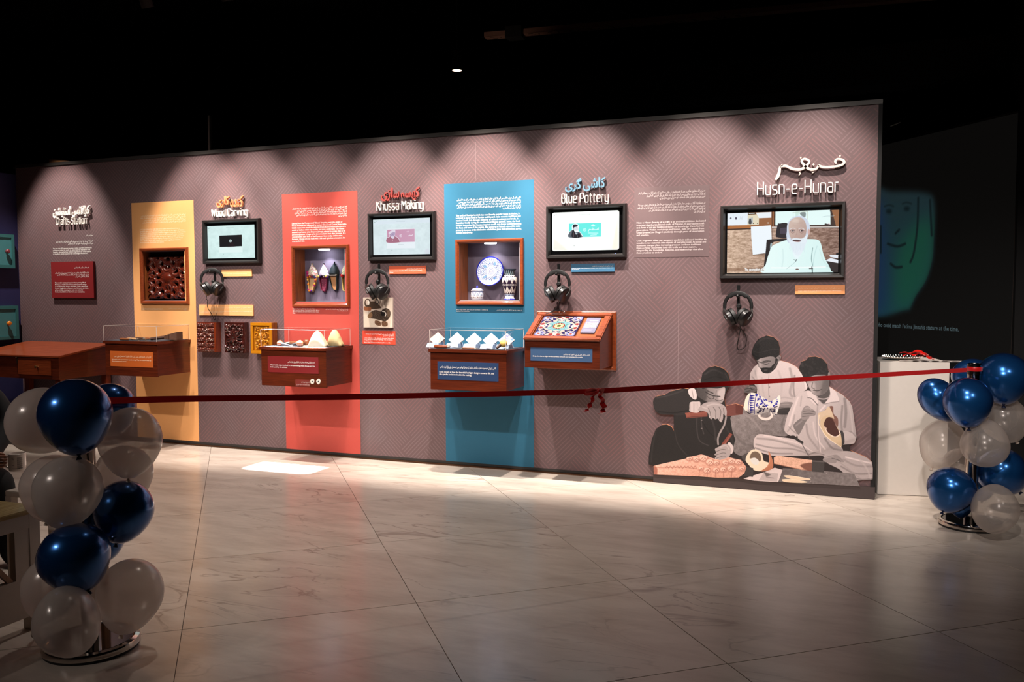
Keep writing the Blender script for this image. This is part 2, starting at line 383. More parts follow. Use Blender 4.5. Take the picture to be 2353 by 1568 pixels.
# squarish stroke alphabet for the raised headings
GL = {'H':(.62,[[(0,0),(0,1)],[(.62,0),(.62,1)],[(0,.5),(.62,.5)]]), 'u':(.5,[[(0,.72),(0,0),(.5,0)],[(.5,.72),(.5,0)]]), 's':(.46,[[(.46,.72),(0,.72),(0,.39),(.46,.33),(.46,0),(0,0)]]),
 'n':(.5,[[(0,0),(0,.72)],[(0,.72),(.5,.72),(.5,0)]]), 'e':(.5,[[(0,.36),(.5,.36),(.5,.72),(0,.72),(0,0),(.48,0)]]), 'a':(.48,[[(.02,.72),(.48,.72),(.48,0)],[(.48,.42),(0,.42),(0,0),(.48,0)]]),
 'r':(.32,[[(0,0),(0,.72)],[(0,.62),(.05,.72),(.32,.72)]]), '-':(.36,[[(0,.36),(.36,.36)]]), 'C':(.54,[[(.54,.78),(.54,1),(0,1),(0,0),(.54,0),(.54,.22)]]), 'f':(.34,[[(.36,1),(.13,1),(.13,0)],[(0,.72),(.34,.72)]]),
 't':(.34,[[(.12,.96),(.12,0),(.36,0)],[(0,.72),(.34,.72)]]), 'S':(.54,[[(.54,.8),(.54,1),(0,1),(0,.53),(.54,.47),(.54,0),(0,0),(0,.2)]]), 'i':(.02,[[(0,0),(0,.72)],[(0,.92),(0,1.02)]]),
 'o':(.5,[[(.25,0),(.5,0),(.5,.72),(0,.72),(0,0),(.25,0)]]), 'W':(.86,[[(0,1),(.2,0),(.43,.9),(.66,0),(.86,1)]]), 'd':(.5,[[(.5,0),(0,0),(0,.72),(.5,.72)],[(.5,0),(.5,1)]]), 'v':(.48,[[(0,.72),(.24,0),(.48,.72)]]),
 'g':(.5,[[(.5,0),(0,0),(0,.72),(.5,.72),(.5,-.26),(.04,-.26)]]), 'K':(.56,[[(0,0),(0,1)],[(.54,1),(0,.44)],[(.2,.62),(.58,0)]]), 'h':(.5,[[(0,0),(0,1)],[(0,.72),(.5,.72),(.5,0)]]),
 'M':(.74,[[(0,0),(0,1),(.37,.36),(.74,1),(.74,0)]]), 'k':(.46,[[(0,0),(0,1)],[(.44,.72),(0,.3)],[(.15,.44),(.48,0)]]), 'B':(.56,[[(0,.53),(.5,.53),(.5,1),(0,1),(0,0),(.56,0),(.56,.53),(.3,.53)]]),
 'l':(.12,[[(0,1),(0,0),(.14,0)]]), 'P':(.56,[[(0,0),(0,1),(.56,1),(.56,.42),(0,.42)]]), 'y':(.5,[[(0,.72),(0,0),(.5,0)],[(.5,.72),(.5,-.26),(.04,-.26)]])}
def round_corners(pts, r):
    out = [np.array(pts[0], float)]
    for i in range(1, len(pts)-1):
        a, b, c = (np.array(p, float) for p in pts[i-1:i+2]); u, w = a-b, c-b; lu, lw = np.linalg.norm(u), np.linalg.norm(w)
        k = min(r, lu*.45, lw*.45); p, q = b+u/lu*k, b+w/lw*k
        for t in (0, .33, .67, 1): out.append((1-t)**2*p+2*t*(1-t)*b+t*t*q)
    out.append(np.array(pts[-1], float)); return out
def stroke(mb, pts, wd, y0, y1):
    """thick polyline in x,z, extruded from y0 (front) to y1"""
    P = [np.array(p, float) for p in pts]; n = len(P); ws = wd if isinstance(wd, list) else [wd]*n; L, R = [], []
    for i in range(n):
        d0 = P[i]-P[i-1] if i else P[1]-P[0]; d1 = P[i+1]-P[i] if i < n-1 else d0
        d0 = d0/max(np.linalg.norm(d0), 1e-9); d1 = d1/max(np.linalg.norm(d1), 1e-9); t = d0+d1; t = t/max(np.linalg.norm(t), 1e-6); k = np.array([-t[1], t[0]])
        sc = min(1.6, 1/max(.3, abs(k@np.array([-d1[1], d1[0]]))))*ws[i]/2
        L.append(P[i]+k*sc); R.append(P[i]-k*sc)
    vs, fs = [], []
    for a, b in zip(L, R): vs += [(a[0], y0, a[1]), (b[0], y0, b[1]), (b[0], y1, b[1]), (a[0], y1, a[1])]
    fs = [(3,2,1,0), tuple(4*(n-1)+q for q in range(4))]
    for i in range(n-1):
        for q in range(4): fs.append((4*i+q, 4*i+(q+1) % 4, 4*i+4+(q+1) % 4, 4*i+4+q))
    mb.add(vs, fs)
def heading(parent, s, x0, x1, z0, z1, m, y0=-.03, y1=-.008, wt=.11, gap=.24, space=.34):
    wid = 0; pos = []
    for c in s:
        if c == ' ': wid += space; pos.append(None); continue
        pos.append(wid); wid += GL[c][0]+gap
    wid -= gap; kx, kz = (x1-x0)/wid, (z1-z0); w = wt*min(kx, kz)
    for c, p in zip(s, pos):
        if p is None: continue
        mb = MB()
        for pl in GL[c][1]: stroke(mb, [(x0+(p+a)*kx, z0+b*kz) for a, b in round_corners(pl, .17)], w, y0, y1)
        put(mb, 'letter', m, parent)

# ================================================================== SETTING
BLACK = mat('black_paint', (14, 12, 12), .8); DARK = mat('dark_paint', (24, 20, 19), .9); CEIL = mat('ceiling_black', (10, 9, 9), .95, bump=.3)
WHITE = mat('white_paint', (226, 216, 206), .45, bump=.05, var=.03); WHITETXT = mat('white_print', (250, 246, 240), .5, var=.01)
GRAYTXT = mat('grey_print', (205, 190, 188), .5, var=.01); CREAMTXT = mat('cream_print', (255, 226, 190), .5, var=.01)
PLASTIC = mat('black_plastic', (20, 19, 19), .42, var=.03); RUBBER = mat('black_rubber', (16, 15, 15), .55, var=.03)
WOODX = wood('red_brown_wood_across', (78, 28, 12), (106, 42, 19), .32, .25, 0); WOODY = wood('red_brown_wood_deep', (78, 28, 12), (104, 40, 18), .32, .25, 1)
WOODZ = wood('red_brown_wood_upright', (92, 34, 14), (126, 50, 22), .32, .25, 2); FRAMEW = wood('frame_wood', (118, 52, 24), (146, 68, 34), .35, .3, 0)
STEEL = mat('polished_steel', (205, 196, 188), .10, 1.0, var=.02); ACRYL = clear('acrylic'); GLASS = clear('niche_glass', (.98, .985, 1), fres=1.3)
EDGE = mat('acrylic_edge_gleam', (235, 222, 214), .3, var=.01)  # pale colour stands in for the gleam along the acrylic edges

# marble: veined tile material that starts anew on every tile
def marble():
    m, nt, b = base('marble', (216, 204, 194), .2, 0, 0, .5); L = nt.links.new
    g = nd(nt, 'ShaderNodeNewGeometry'); oi = nd(nt, 'ShaderNodeObjectInfo'); ml = nd(nt, 'ShaderNodeMath', operation='MULTIPLY'); ml.inputs[1].default_value = 0.0
    cb = nd(nt, 'ShaderNodeCombineXYZ'); sc = nd(nt, 'ShaderNodeMath', operation='MULTIPLY'); sc.inputs[1].default_value = 37.0
    L(oi.outputs['Random'], sc.inputs[0]); L(sc.outputs[0], cb.inputs[2])
    ad = nd(nt, 'ShaderNodeVectorMath', operation='ADD'); L(g.outputs['Position'], ad.inputs[0]); L(cb.outputs[0], ad.inputs[1])
    mp = nd(nt, 'ShaderNodeMapping'); mp.inputs['Rotation'].default_value = (0, 0, math.radians(38)); mp.inputs['Scale'].default_value = (.55, 1.9, 1)
    L(ad.outputs[0], mp.inputs[0])
    n1 = nd(nt, 'ShaderNodeTexNoise'); n1.inputs['Scale'].default_value = 1.5; n1.inputs['Detail'].default_value = 7; n1.inputs['Distortion'].default_value = 1.1; L(mp.outputs[0], n1.inputs['Vector'])
    s1 = nd(nt, 'ShaderNodeMath', operation='SUBTRACT'); s1.inputs[1].default_value = .5; a1 = nd(nt, 'ShaderNodeMath', operation='ABSOLUTE'); L(n1.outputs[0], s1.inputs[0]); L(s1.outputs[0], a1.inputs[0])
    r1 = nd(nt, 'ShaderNodeMapRange'); r1.inputs[1].default_value = 0; r1.inputs[2].default_value = .013; r1.inputs[3].default_value = 1; r1.inputs[4].default_value = 0; L(a1.outputs[0], r1.inputs[0])
    n2 = nd(nt, 'ShaderNodeTexNoise'); n2.inputs['Scale'].default_value = 1.1; n2.inputs['Detail'].default_value = 3; L(ad.outputs[0], n2.inputs['Vector'])
    r2 = nd(nt, 'ShaderNodeMapRange'); r2.inputs[1].default_value = .48; r2.inputs[2].default_value = .66; L(n2.outputs[0], r2.inputs[0])
    v = nd(nt, 'ShaderNodeMath', operation='MULTIPLY'); L(r1.outputs[0], v.inputs[0]); L(r2.outputs[0], v.inputs[1])
    n3 = nd(nt, 'ShaderNodeTexNoise'); n3.inputs['Scale'].default_value = 3.0; n3.inputs['Detail'].default_value = 8; n3.inputs['Roughness'].default_value = .65; L(mp.outputs[0], n3.inputs['Vector'])
    cr = nd(nt, 'ShaderNodeValToRGB'); cr.color_ramp.elements[0].position = .25; cr.color_ramp.elements[0].color = lin((192, 176, 162)); cr.color_ramp.elements[1].position = .6; cr.color_ramp.elements[1].color = lin((220, 206, 192)); L(n3.outputs[0], cr.inputs[0])
    mx = nd(nt, 'ShaderNodeMix', data_type='RGBA'); mx.inputs[7].default_value = lin((126, 106, 94)); vm = nd(nt, 'ShaderNodeMath', operation='MULTIPLY'); vm.inputs[1].default_value = .62
    L(v.outputs[0], vm.inputs[0]); L(vm.outputs[0], mx.inputs[0]); L(cr.outputs[0], mx.inputs[6]); L(mx.outputs[2], b.inputs['Base Color'])
    rr = nd(nt, 'ShaderNodeMapRange'); rr.inputs[3].default_value = .17; rr.inputs[4].default_value = .27; L(n3.outputs[0], rr.inputs[0]); L(rr.outputs[0], b.inputs['Roughness'])
    return m
MARBLE = marble()
floor = struct('floor', MB().box(-13, 6, -11, 7, -.12, -.006), mat('grout', (92, 76, 66), .7))
TS, TH, OX, OY = 1.133, .68149, -1.8921, -1.6321
tile_me = None
for i in range(-10, 11):
    for j in range(-10, 11):
        cx, cy = OX+TS*(i*math.cos(TH)+j*math.sin(TH)), OY+TS*(i*math.sin(TH)-j*math.cos(TH))
        mx_, my_ = cx+TS*.5*(math.cos(TH)+math.sin(TH)), cy+TS*.5*(math.sin(TH)-math.cos(TH))
        if not (-11 < mx_ < 4.2 and -7.3 < my_ < 4.4): continue
        if tile_me is None:
            h = TS/2-.0016; t = put(MB().box(-h, h, -h, h, -.006, 0), 'tile', MARBLE, bevel=.0008); tile_me = t.data
        else: t = bpy.data.objects.new('tile', tile_me); COL.objects.link(t)
        t.parent = floor; t.location = (mx_, my_, 0); t.rotation_euler = (0, 0, TH)
struct('ceiling', MB().box(-13, 6, -11, 7, 5.4, 5.5), CEIL)
struct('wall_rear', MB().box(-13, 6, 6.9, 7.1, 0, 5.4), DARK)
struct('wall_west', MB().box(-13.1, -12.9, -11, 7, 0, 5.4), DARK)
struct('wall_east', MB().box(5.9, 6.1, -11, 7, 0, 5.4), DARK)
struct('wall_front', MB().box(-13, 6, -11.1, -10.9, 0, 5.4), DARK)
struct('trim_3', MB().box(-5.5, 3.2, 2.2, 2.6, 3.62, 4.0), mat('bulkhead_paint', (40, 32, 31), .8))

# display wall: brown vinyl with a printed herringbone of fine lines
def wallmat():
    m, nt, b = base('herringbone_vinyl', (120, 96, 97), .55, 0, 0, .3); L = nt.links.new
    g = nd(nt, 'ShaderNodeNewGeometry'); sp = nd(nt, 'ShaderNodeSeparateXYZ'); L(g.outputs['Position'], sp.inputs[0])
    def mth(op, a, c=None, d=None):
        n = nd(nt, 'ShaderNodeMath', operation=op)
        for i, q in enumerate((a, c, d)):
            if q is None: continue
            if isinstance(q, (int, float)): n.inputs[i].default_value = q
            else: L(q, n.inputs[i])
        return n.outputs[0]
    C = .168   # block width; blocks are 1 x 2
    u = mth('MULTIPLY', mth('ADD', sp.outputs[0], sp.outputs[2]), .7071/C); v = mth('MULTIPLY', mth('SUBTRACT', sp.outputs[2], sp.outputs[0]), .7071/C)
    iu, iv = mth('FLOOR', u), mth('FLOOR', v)
    k = mth('FLOORED_MODULO', mth('SUBTRACT', iu, iv), 4.0)           # herringbone: 0,1 lie along u; 2,3 along v
    along = mth('LESS_THAN', k, 1.5)
    fu, fv = mth('FRACT', u), mth('FRACT', v)
    across = mth('ADD', mth('MULTIPLY', along, fv), mth('MULTIPLY', mth('SUBTRACT', 1.0, along), fu))
    st = mth('FRACT', mth('MULTIPLY', across, 6.0)); ln = mth('LESS_THAN', mth('ABSOLUTE', mth('SUBTRACT', st, .5)), .17)
    # trim the ends of every bundle a little
    end0 = mth('ADD', mth('MULTIPLY', along, fu), mth('MULTIPLY', mth('SUBTRACT', 1.0, along), fv))
    half = mth('ADD', mth('MULTIPLY', along, k), mth('MULTIPLY', mth('SUBTRACT', 1.0, along), mth('SUBTRACT', 3.0, k)))
    pos = mth('ADD', end0, half); e1 = mth('GREATER_THAN', pos, .07); e2 = mth('LESS_THAN', pos, 1.93)
    ln = mth('MULTIPLY', ln, mth('MULTIPLY', e1, e2))
    wn = nd(nt, 'ShaderNodeTexWhiteNoise', noise_dimensions='3D'); cb = nd(nt, 'ShaderNodeCombineXYZ')
    L(mth('FLOOR', mth('MULTIPLY', across, 6.0)), cb.inputs[0]); L(iu, cb.inputs[1]); L(iv, cb.inputs[2]); L(cb.outputs[0], wn.inputs['Vector'])
    cr = nd(nt, 'ShaderNodeMix', data_type='RGBA'); cr.inputs[6].default_value = lin((128, 92, 93)); cr.inputs[7].default_value = lin((122, 104, 108))
    n = nd(nt, 'ShaderNodeTexNoise'); n.inputs['Scale'].default_value = 2.5; L(g.outputs['Position'], n.inputs['Vector'])
    rm = nd(nt, 'ShaderNodeMapRange'); rm.inputs[1].default_value = .35; rm.inputs[2].default_value = .65; L(n.outputs[0], rm.inputs[0]); L(rm.outputs[0], cr.inputs[0])
    mx = nd(nt, 'ShaderNodeMix', data_type='RGBA'); mx.inputs[6].default_value = lin((104, 84, 85)); L(cr.outputs[2], mx.inputs[7]); L(mth('MULTIPLY', ln, .62), mx.inputs[0])
    L(mx.outputs[2], b.inputs['Base Color']); return m
WALLM = wallmat()
WX0, WX1, WZ0, WZ1, WT = -8.79, .17, .042, 3.0, .42
NICHE = {'o': rect((324.2,578),(424,575.8),(326,691.5),(425.5,691.5),0), 'r': rect((676.3,572),(793,569.7),(677.6,694.5),(794.5,695),0), 'b': rect((1054.4,557.4),(1193.5,554),(1055.7,690.8),(1194.8,693),0)}
def sheet(x0, x1, z0, z1, y0, y1, holes):
    mb = MB(); xs = sorted({x0, x1}|{h[0] for h in holes}|{h[1] for h in holes}); zs = sorted({z0, z1}|{h[2] for h in holes}|{h[3] for h in holes})
    for a, b in zip(xs, xs[1:]):
        for c, d in zip(zs, zs[1:]):
            if not any(h[0]-1e-6 <= a and b <= h[1]+1e-6 and h[2]-1e-6 <= c and d <= h[3]+1e-6 for h in holes): mb.box(a, b, y0, y1, c, d)
    return mb
PAN = {'o': (-7.111, -6.286, .05, 2.546), 'r': (-5.2, -4.348, .043, 2.556), 'b': (-3.442, -2.58, .042, 2.573)}
wall = struct('wall_back', sheet(WX0, WX1, WZ0, WZ1, 0, .05, list(NICHE.values())), WALLM)
put(MB().box(WX0, WX1, .36, WT, 0, WZ1), 'back_board', DARK, wall); put(MB().box(WX1-.03, WX1+.002, .05, .36, 0, WZ1), 'end_board', BLACK, wall)
for sx, sa, sb in ((-3.129, 2.6, 2.93), (-2.829, 2.6, 2.96), (-1.316, .05, 1.62), (-4.245, .05, .45)): put(MB().box(sx, sx+.0016, -.0008, .001, sa, sb), 'seam', mat('seam_light', (150, 128, 128), .6), wall)
struct('trim_1', MB().box(WX0, WX1+.028, -.012, WT, WZ1-.001, WZ1+.034), mat('rail_metal', (58, 54, 51), .5, .3))
struct('trim_2', MB().box(WX1-.001, WX1+.028, -.012, WT, 0, WZ1), BLACK)
struct('baseboard_back', MB().box(WX0, WX1, .012, .05, .016, WZ0).box(WX0, WX1, -.004, .012, .026, WZ0+.004), mat('base_strip', (38, 34, 32), .6))
struct('baseboard_batten', MB().box(WX0, WX1, .016, .06, 0, .024), wood('batten', (104, 66, 40), (140, 92, 58), .6, 0, 0))
# navy side wall with the teal cabinets
NAVY = mat('navy_paint', (36, 34, 78), .6, bump=.1)
struct('wall_side', MB().box(-8.95, -8.79, -3.2, .42, 0, 2.93), NAVY)
TEAL = mat('teal_paint', (66, 128, 132), .5); TEALD = mat('teal_frame', (48, 104, 104), .5)
for (ya, za, zb, kc, lb, ky, kz) in ((-.10, 1.875, 2.25, 'pink', 'teal cabinet with a dark ribbed knob, upper one on the navy wall', -.20, 2.06), (-.08, 1.081, 1.456, 'amber', 'teal cabinet with an amber faceted knob, lower one above the desk', -.215, 1.262)):
    t = thing('wall_cabinet', lb, 'cabinet', (-8.79, ya-.2, za), 'teal cabinets on the navy wall')
    yb = ya-.42
    put(MB().box(-8.79, -8.74, yb, ya, za, zb), 'carcass', TEALD, t, bevel=.002)
    mb = MB(); w = .035
    for q in ((yb, ya, zb-w, zb), (yb, ya, za, za+w), (ya-w, ya, za+w, zb-w), (yb, yb+w, za+w, zb-w)): mb.box(-8.74, -8.722, *q)
    put(mb, 'door_frame', TEALD, t)
    d = put(MB().box(-8.742, -8.732, yb+w, ya-w, za+w, zb-w), 'door', TEAL, t)
    kn = MB().lathe([(.001, 0), (.012, 0), (.010, .012), (.024, .02), (.026, .034), (.018, .046), (.001, .048)], 10); kn.xf(Matrix.Translation((-8.732, ky, kz)) @ Matrix.Rotation(PI/2, 4, 'Y'))
    put(kn, 'knob', mat('knob_'+kc, (120, 52, 60) if kc == 'pink' else (226, 130, 30), .2, 0, .5), d, smooth=True)
# slanted projection screen behind the end of the wall
SR = AD(2340, 254, 1.0); k = (3.12-CAMP[2])/(SR[2]-CAMP[2]); SR = CAMP+(SR-CAMP)*k; SD = np.array([-.6, .8, 0]); SN = np.array([-.8, -.6, 0])
def onscreen(px, py):
    d = ray(px, py); return CAMP+d*(((SR-CAMP)@SN)/(d@SN))
SL = SR+SD*3.6
def scr(s, z, o=0): p = SR+SD*s+SN*o; return (p[0], p[1], z)
struct('wall_projection', MB().hexa([scr(0,0), scr(3.6,0), scr(3.6,3.12), scr(0,3.12)], [scr(0,0,-.1), scr(3.6,0,-.1), scr(3.6,3.12,-.1), scr(0,3.12,-.1)]), mat('screen_cloth', (60, 50, 45), .9))
struct('wall_corner', MB().box(SR[0]+.004, SR[0]+1.4, SR[1]-.1, SR[1]+.4, 0, 4.6), BLACK)
def proj_paint():
    def uv(x, y):
        p = onscreen(x, y); return ((3.6-(p-SR)@SD)/3.6*900, (3.12-p[2])/3.12*780)
    P = Paint(900, 780, (11, 10, 9), uv); P.k = 2.2
    face = [(1990,446),(2050,440),(2130,444),(2148,470),(2146,560),(2142,600),(2128,645),(2105,680),(2092,708),(2085,712),(1990,708)]
    f = P.full(face); P.poly(face, (30, 44, 48), 1, 3, True, ((2020,450),(2020,700),(24,58,64)))
    P.poly([(2070,560),(2140,500),(2140,620),(2095,700),(2060,700)], (22, 78, 52), .6, 10, clip=f); P.poly([(1995,480),(2030,480),(2035,700),(1995,700)], (26, 42, 78), .7, 10, clip=f)
    for x, y in ((2043, 486), (2084, 480)): P.ellipse(x, y, 7, 5, (12, 20, 22), .8, 1.5); P.line([(x-10,y-12),(x,y-15),(x+10,y-12)], 2, (18,28,30), .7, blur=1)
    for l in ([(2110,455),(2108,520),(2100,580),(2092,602)], [(2047,606),(2058,614),(2072,613)], [(2058,536),(2066,528)], [(2040,560),(2062,566),(2080,560)], [(2137,460),(2141,540)], [(2024,520),(2024,580)]): P.line(l, 3, (14, 22, 24), .8, blur=1)
    return P
pm = printmat('projected_picture', proj_paint().image('projected_picture'), .9, .85)
pic = put(MB().add([scr(0,.02,.002), scr(3.6,.02,.002), scr(3.6,3.1,.002), scr(0,3.1,.002)], [(0,1,2,3)]), 'projected_picture', pm, None, uvf=lambda x, y, z: (1-((np.array([x,y,z])-SR)@SD)/3.6, z/3.12))
tag(pic, 'dim blue-green face projected on the dark screen behind the white plinth', 'projection')
a, b, c = onscreen(2014, 741), onscreen(2014, 754), onscreen(2204, 748)
text(pic, ["who could match Fatima Jinnah's stature at the time."], b+SN*.004, (c-b)*np.array([1,1,0]), (0, 0, (a-b)[2]), emit('subtitle_light', (70, 84, 88), 1.0), 'subtitle', n=SN)
# conduit, cable tray, ceiling fittings
o = put(MB().cyl((W(482, 350, 1.2)[0], 1.2, 0.0), (W(482, 266, 1.2)[0], 1.2, W(482, 266, 1.2)[2]), .022, 10), 'conduit_pipe', mat('grey_pipe', (190, 170, 160), .6), smooth=True); tag(o, 'slim grey pipe rising behind the display wall above the orange panel', 'pipe')
def tray():
    z = 4.3; a, b = FL(1112, 85, z), FL(1560, 45, z); d = (b-a)/np.linalg.norm(b-a); nrm = np.array([-d[1], d[0], 0]); L = np.linalg.norm(b-a)+2.5
    t = thing('cable_tray', 'perforated metal cable tray hanging under the black ceiling', 'tray', tuple(a)); m = mat('galvanised', (150, 112, 96), .6, .2); w = .11; hole = mat('slot_dark', (20, 14, 12), .8)
    def bx(mb, s0, s1, w0, w1, z0, z1):
        q = [a+d*s+nrm*ww for s, ww in ((s0,w0),(s1,w0),(s1,w1),(s0,w1))]; mb.hexa([(p[0],p[1],z0) for p in q], [(p[0],p[1],z1) for p in q]); return mb
    put(bx(bx(bx(MB(), 0, L, 0, w, z, z+.003), 0, L, 0, .003, z, z+.05), 0, L, w-.003, w, z, z+.05), 'channel', m, t)
    for k in range(26):
        s = .06+k*.105; put(bx(MB(), s, s+(.012 if k % 2 else .05), (.045 if k % 2 else .025), (.07 if k % 2 else .037), z-.001, z+.001), 'slot', hole, t)
        if not k % 2: put(bx(MB(), s+.02, s+.07, .072, .084, z-.001, z+.001), 'slot', hole, t)
    put(bx(MB(), .24, .42, -.03, w+.03, z-.03, z+.08), 'clamp', BLACK, t)
    for s in (.33, L-.3): p = a+d*s+nrm*w/2; put(MB().cyl((p[0],p[1],z+.05), (p[0],p[1],5.4), .006, 6), 'hanger_rod', BLACK, t)
tray()
p = W(1050, 162, .8)
t = thing('downlight', 'small lit round downlight hanging in the black ceiling above the blue panel', 'light', (p[0], .8, p[2])); R = .052
put(MB().lathe([(.001, .2), (R, .2), (R, .012), (R-.006, .012), (R-.006, .19), (.001, .19)], 24, (p[0], .8, p[2]-.012)), 'housing', BLACK, t, smooth=True)
put(MB().lathe([(.001, 0), (R-.004, 0), (R-.004, .01), (.001, .01)], 24, (p[0], .8, p[2])), 'lens', emit('lamp_glow', (255, 214, 180), 5), t)
put(MB().cyl((p[0], .8, p[2]+.18), (p[0], .8, 5.4), .012, 8), 'stem', BLACK, t)
for px, py, lb in ((340, 18, 'black track spotlight under the ceiling above the crafts heading'), (525, 2, 'black track spotlight under the ceiling above the wood carving heading')):
    p = W(px, py, -1.0); t = thing('track_spotlight', lb, 'spotlight', tuple(p), 'track spotlights'); m = mat('spot_black', (60, 52, 50), .4)
    body = MB().lathe([(.001, .16), (.04, .16), (.05, .12), (.055, 0), (.05, 0), (.045, .1), (.001, .1)], 20); body.xf(Matrix.Translation(p) @ Matrix.Rotation(math.radians(24), 4, 'X'))
    put(body, 'lamp_head', m, t, smooth=True)
    for k in range(4): f = MB().lathe([(.04, 0), (.052, 0), (.052, .006), (.04, .006)], 20); f.xf(Matrix.Translation(p) @ Matrix.Rotation(math.radians(24), 4, 'X') @ Matrix.Translation((0,0,.11+.016*k))); put(f, 'cooling_fin', m, t)
    put(MB().cyl(p+np.array([0,-.06,.14]), (p[0], p[1]-.06, 5.4), .014, 8), 'stem', BLACK, t)
p = W(2058, 286, 1.6); o = put(MB().tube([W(2046, 290, 1.6), W(2069, 281, 1.6)], .006, 6), 'steel_rod', emit('rod_glint', (230, 230, 225), .8) if False else mat('bright_steel', (240, 238, 232), .3, .0)); tag(o, 'short bright rod hanging in the dark above the projection screen', 'rod')
p = W(118, 378, .05); q = W(164, 379, .05)
o = put(MB().hexa([(p[0], .02, 3.034), (q[0], .02, 3.034), (q[0], .16, 3.034), (p[0], .16, 3.034)], [(p[0], .02, 3.075), (q[0], .02, 3.045), (q[0], .16, 3.045), (p[0], .16, 3.075)]), 'wood_offcut', mat('pale_wood', (214, 150, 96), .6)); tag(o, 'pale wood offcut lying on top of the display wall', 'wood')

# ================================================================== PRINTED PANELS
ORANGE = mat('orange_print', (244, 176, 112), .55, var=.02, spec=.25); RED = mat('red_print', (198, 82, 72), .55, var=.02, spec=.25); BLUE = mat('blue_print', (48, 106, 134), .55, var=.02, spec=.25)
NAVYP = mat('navy_print', (44, 66, 104), .5, var=.02, spec=.25); MAROON = mat('maroon_print', (128, 36, 38), .5, var=.02, spec=.25)
def panel(k, m, lb, dy=.0022):
    x0, x1, z0, z1 = PAN[k]; t = thing('graphic_panel', lb, 'panel', (x0, 0, z0)); put(sheet(x0, x1, z0, z1, -dy-.0003, -.0004, [NICHE[k]]), 'printed_sheet', m, t); return t
Y = -.0027
t = panel('o', ORANGE, 'tall orange wall panel about wood carving, around the carved lattice niche')
ptextr(t, ['آئیے اس ہنر کے بارے میں جانیں جو لکڑی کے ایک سادہ ٹکڑے کو خوبصورت فن پارے میں', 'بدل دیتا ہے۔ لکڑی پر کندہ کاری پاکستان کے خطے میں نئی نہیں۔ تاریخی اور تعمیراتی شواہد', 'سے پتا چلتا ہے کہ گندھارا تہذیب کے لوگ لکڑی سے شاہکار بناتے تھے۔ مغلیہ دور میں', 'کندہ کاری نئی بلندیوں تک پہنچی اور شیشم دیودار اور اخروٹ کی لکڑی استعمال ہوئی۔'], (426.5, 489), (426.5, 511), (322, 495), Y, CREAMTXT, bold=.012)
ptext(t, ["Let's learn about the craft that turns a plain piece of wood into a", 'beautiful piece of art. Wood carving is not new to the region of Pakistan.', 'The historic and architectural evidence suggests that people of the ancient', 'Gandharan civilisation used to carve on the wood and create exquisite', 'masterpieces from wood. Later, during the Mughal and Sikh eras, wood', "carving reached new heights of glory. Artisans used the world's finest", 'teak, deodar, walnut, and rosewood to build magnificent windows,', 'doors, jharokas (balconies), and spaces.'], (321, 526), (322.5, 560), (426.5, 530), Y, CREAMTXT, bold=.012)
ptext(t, ['Carved panel made by hand from a single block of', 'wood in the style of the old city havelis of Lahore'], (325, 708), (325, 713), (374, 710), Y, CREAMTXT, bold=.01)
ptextr(t, ['لاہور کی پرانی حویلیوں کے انداز میں ہاتھ سے', 'بنایا گیا'], (428.5, 708), (428.5, 714), (387, 710), Y, CREAMTXT, bold=.01)
t = panel('r', RED, 'tall red wall panel about shoe making, around the lit shoe niche')
ptextr(t, ['لفظ کھسہ فارسی زبان سے لیا گیا ہے جس کا مطلب ہے خالص۔ کھسے کی ابتدا قدیم چینی اور وسط ایشیائی', 'انداز سے متاثر ہے۔ شروع میں یہ لکڑی سے بنائے جاتے تھے پھر موسم کی وجہ سے کاریگروں نے چمڑے', 'کو اپنایا جو زیادہ مضبوط اور آرام دہ تھا۔ کھسے کو شاہی حیثیت اس وقت ملی جب شہنشاہ جہانگیر نے', 'اس کے نفیس انداز کو اپنایا۔ یہ ان کے نام پر سلیم شاہی کہلانے لگا۔ دوسرے جوتوں کے برعکس کھسے', 'ایک ناپ کے ہیں۔'], (797, 472), (797, 498), (672, 477), Y, WHITETXT, bold=.012)
ptext(t, ["Derived from the Persian word 'Khussa' (meaning pure), the origins of", 'Khussa footwear are influenced by ancient Chinese and Central Asian styles.', 'Initially made from wood, the regional climate factors influenced artisans to', 'switch to leather, which was sturdier and more comfortable. The Khussa', 'attained royal status when Emperor Jahangir adapted its ornate style as his', 'personal signature. It began to be known as Salim Shahi after his name. It is', 'considered the early form of the Khussa we know today. Unlike other', 'footwear, khussas are not made with a left- and right-foot orientation, but', 'one standard size.'], (670.5, 512), (671, 556.5), (796.5, 514), Y, WHITETXT, bold=.012)
ptext(t, ['Regional Khussas of Pakistan (L to R): Phulkari', 'Panel deep from Multan, Charsadda from Peki, Maltani', 'tilla from Peshawar, and Salem Shai from Dera Ghazi', 'Khan.'], (672.5, 708.5), (673, 721), (734, 712), Y, WHITETXT, bold=.01)
ptextr(t, ['پاکستان کے علاقائی کھسے ملتان پشاور اور ڈیرہ غازی', 'خان سے تعلق رکھتے ہیں'], (800, 709), (800, 716), (748, 711), Y, WHITETXT, bold=.01)
t = panel('b', BLUE, 'tall blue wall panel about pottery, around the niche with plate and vase')
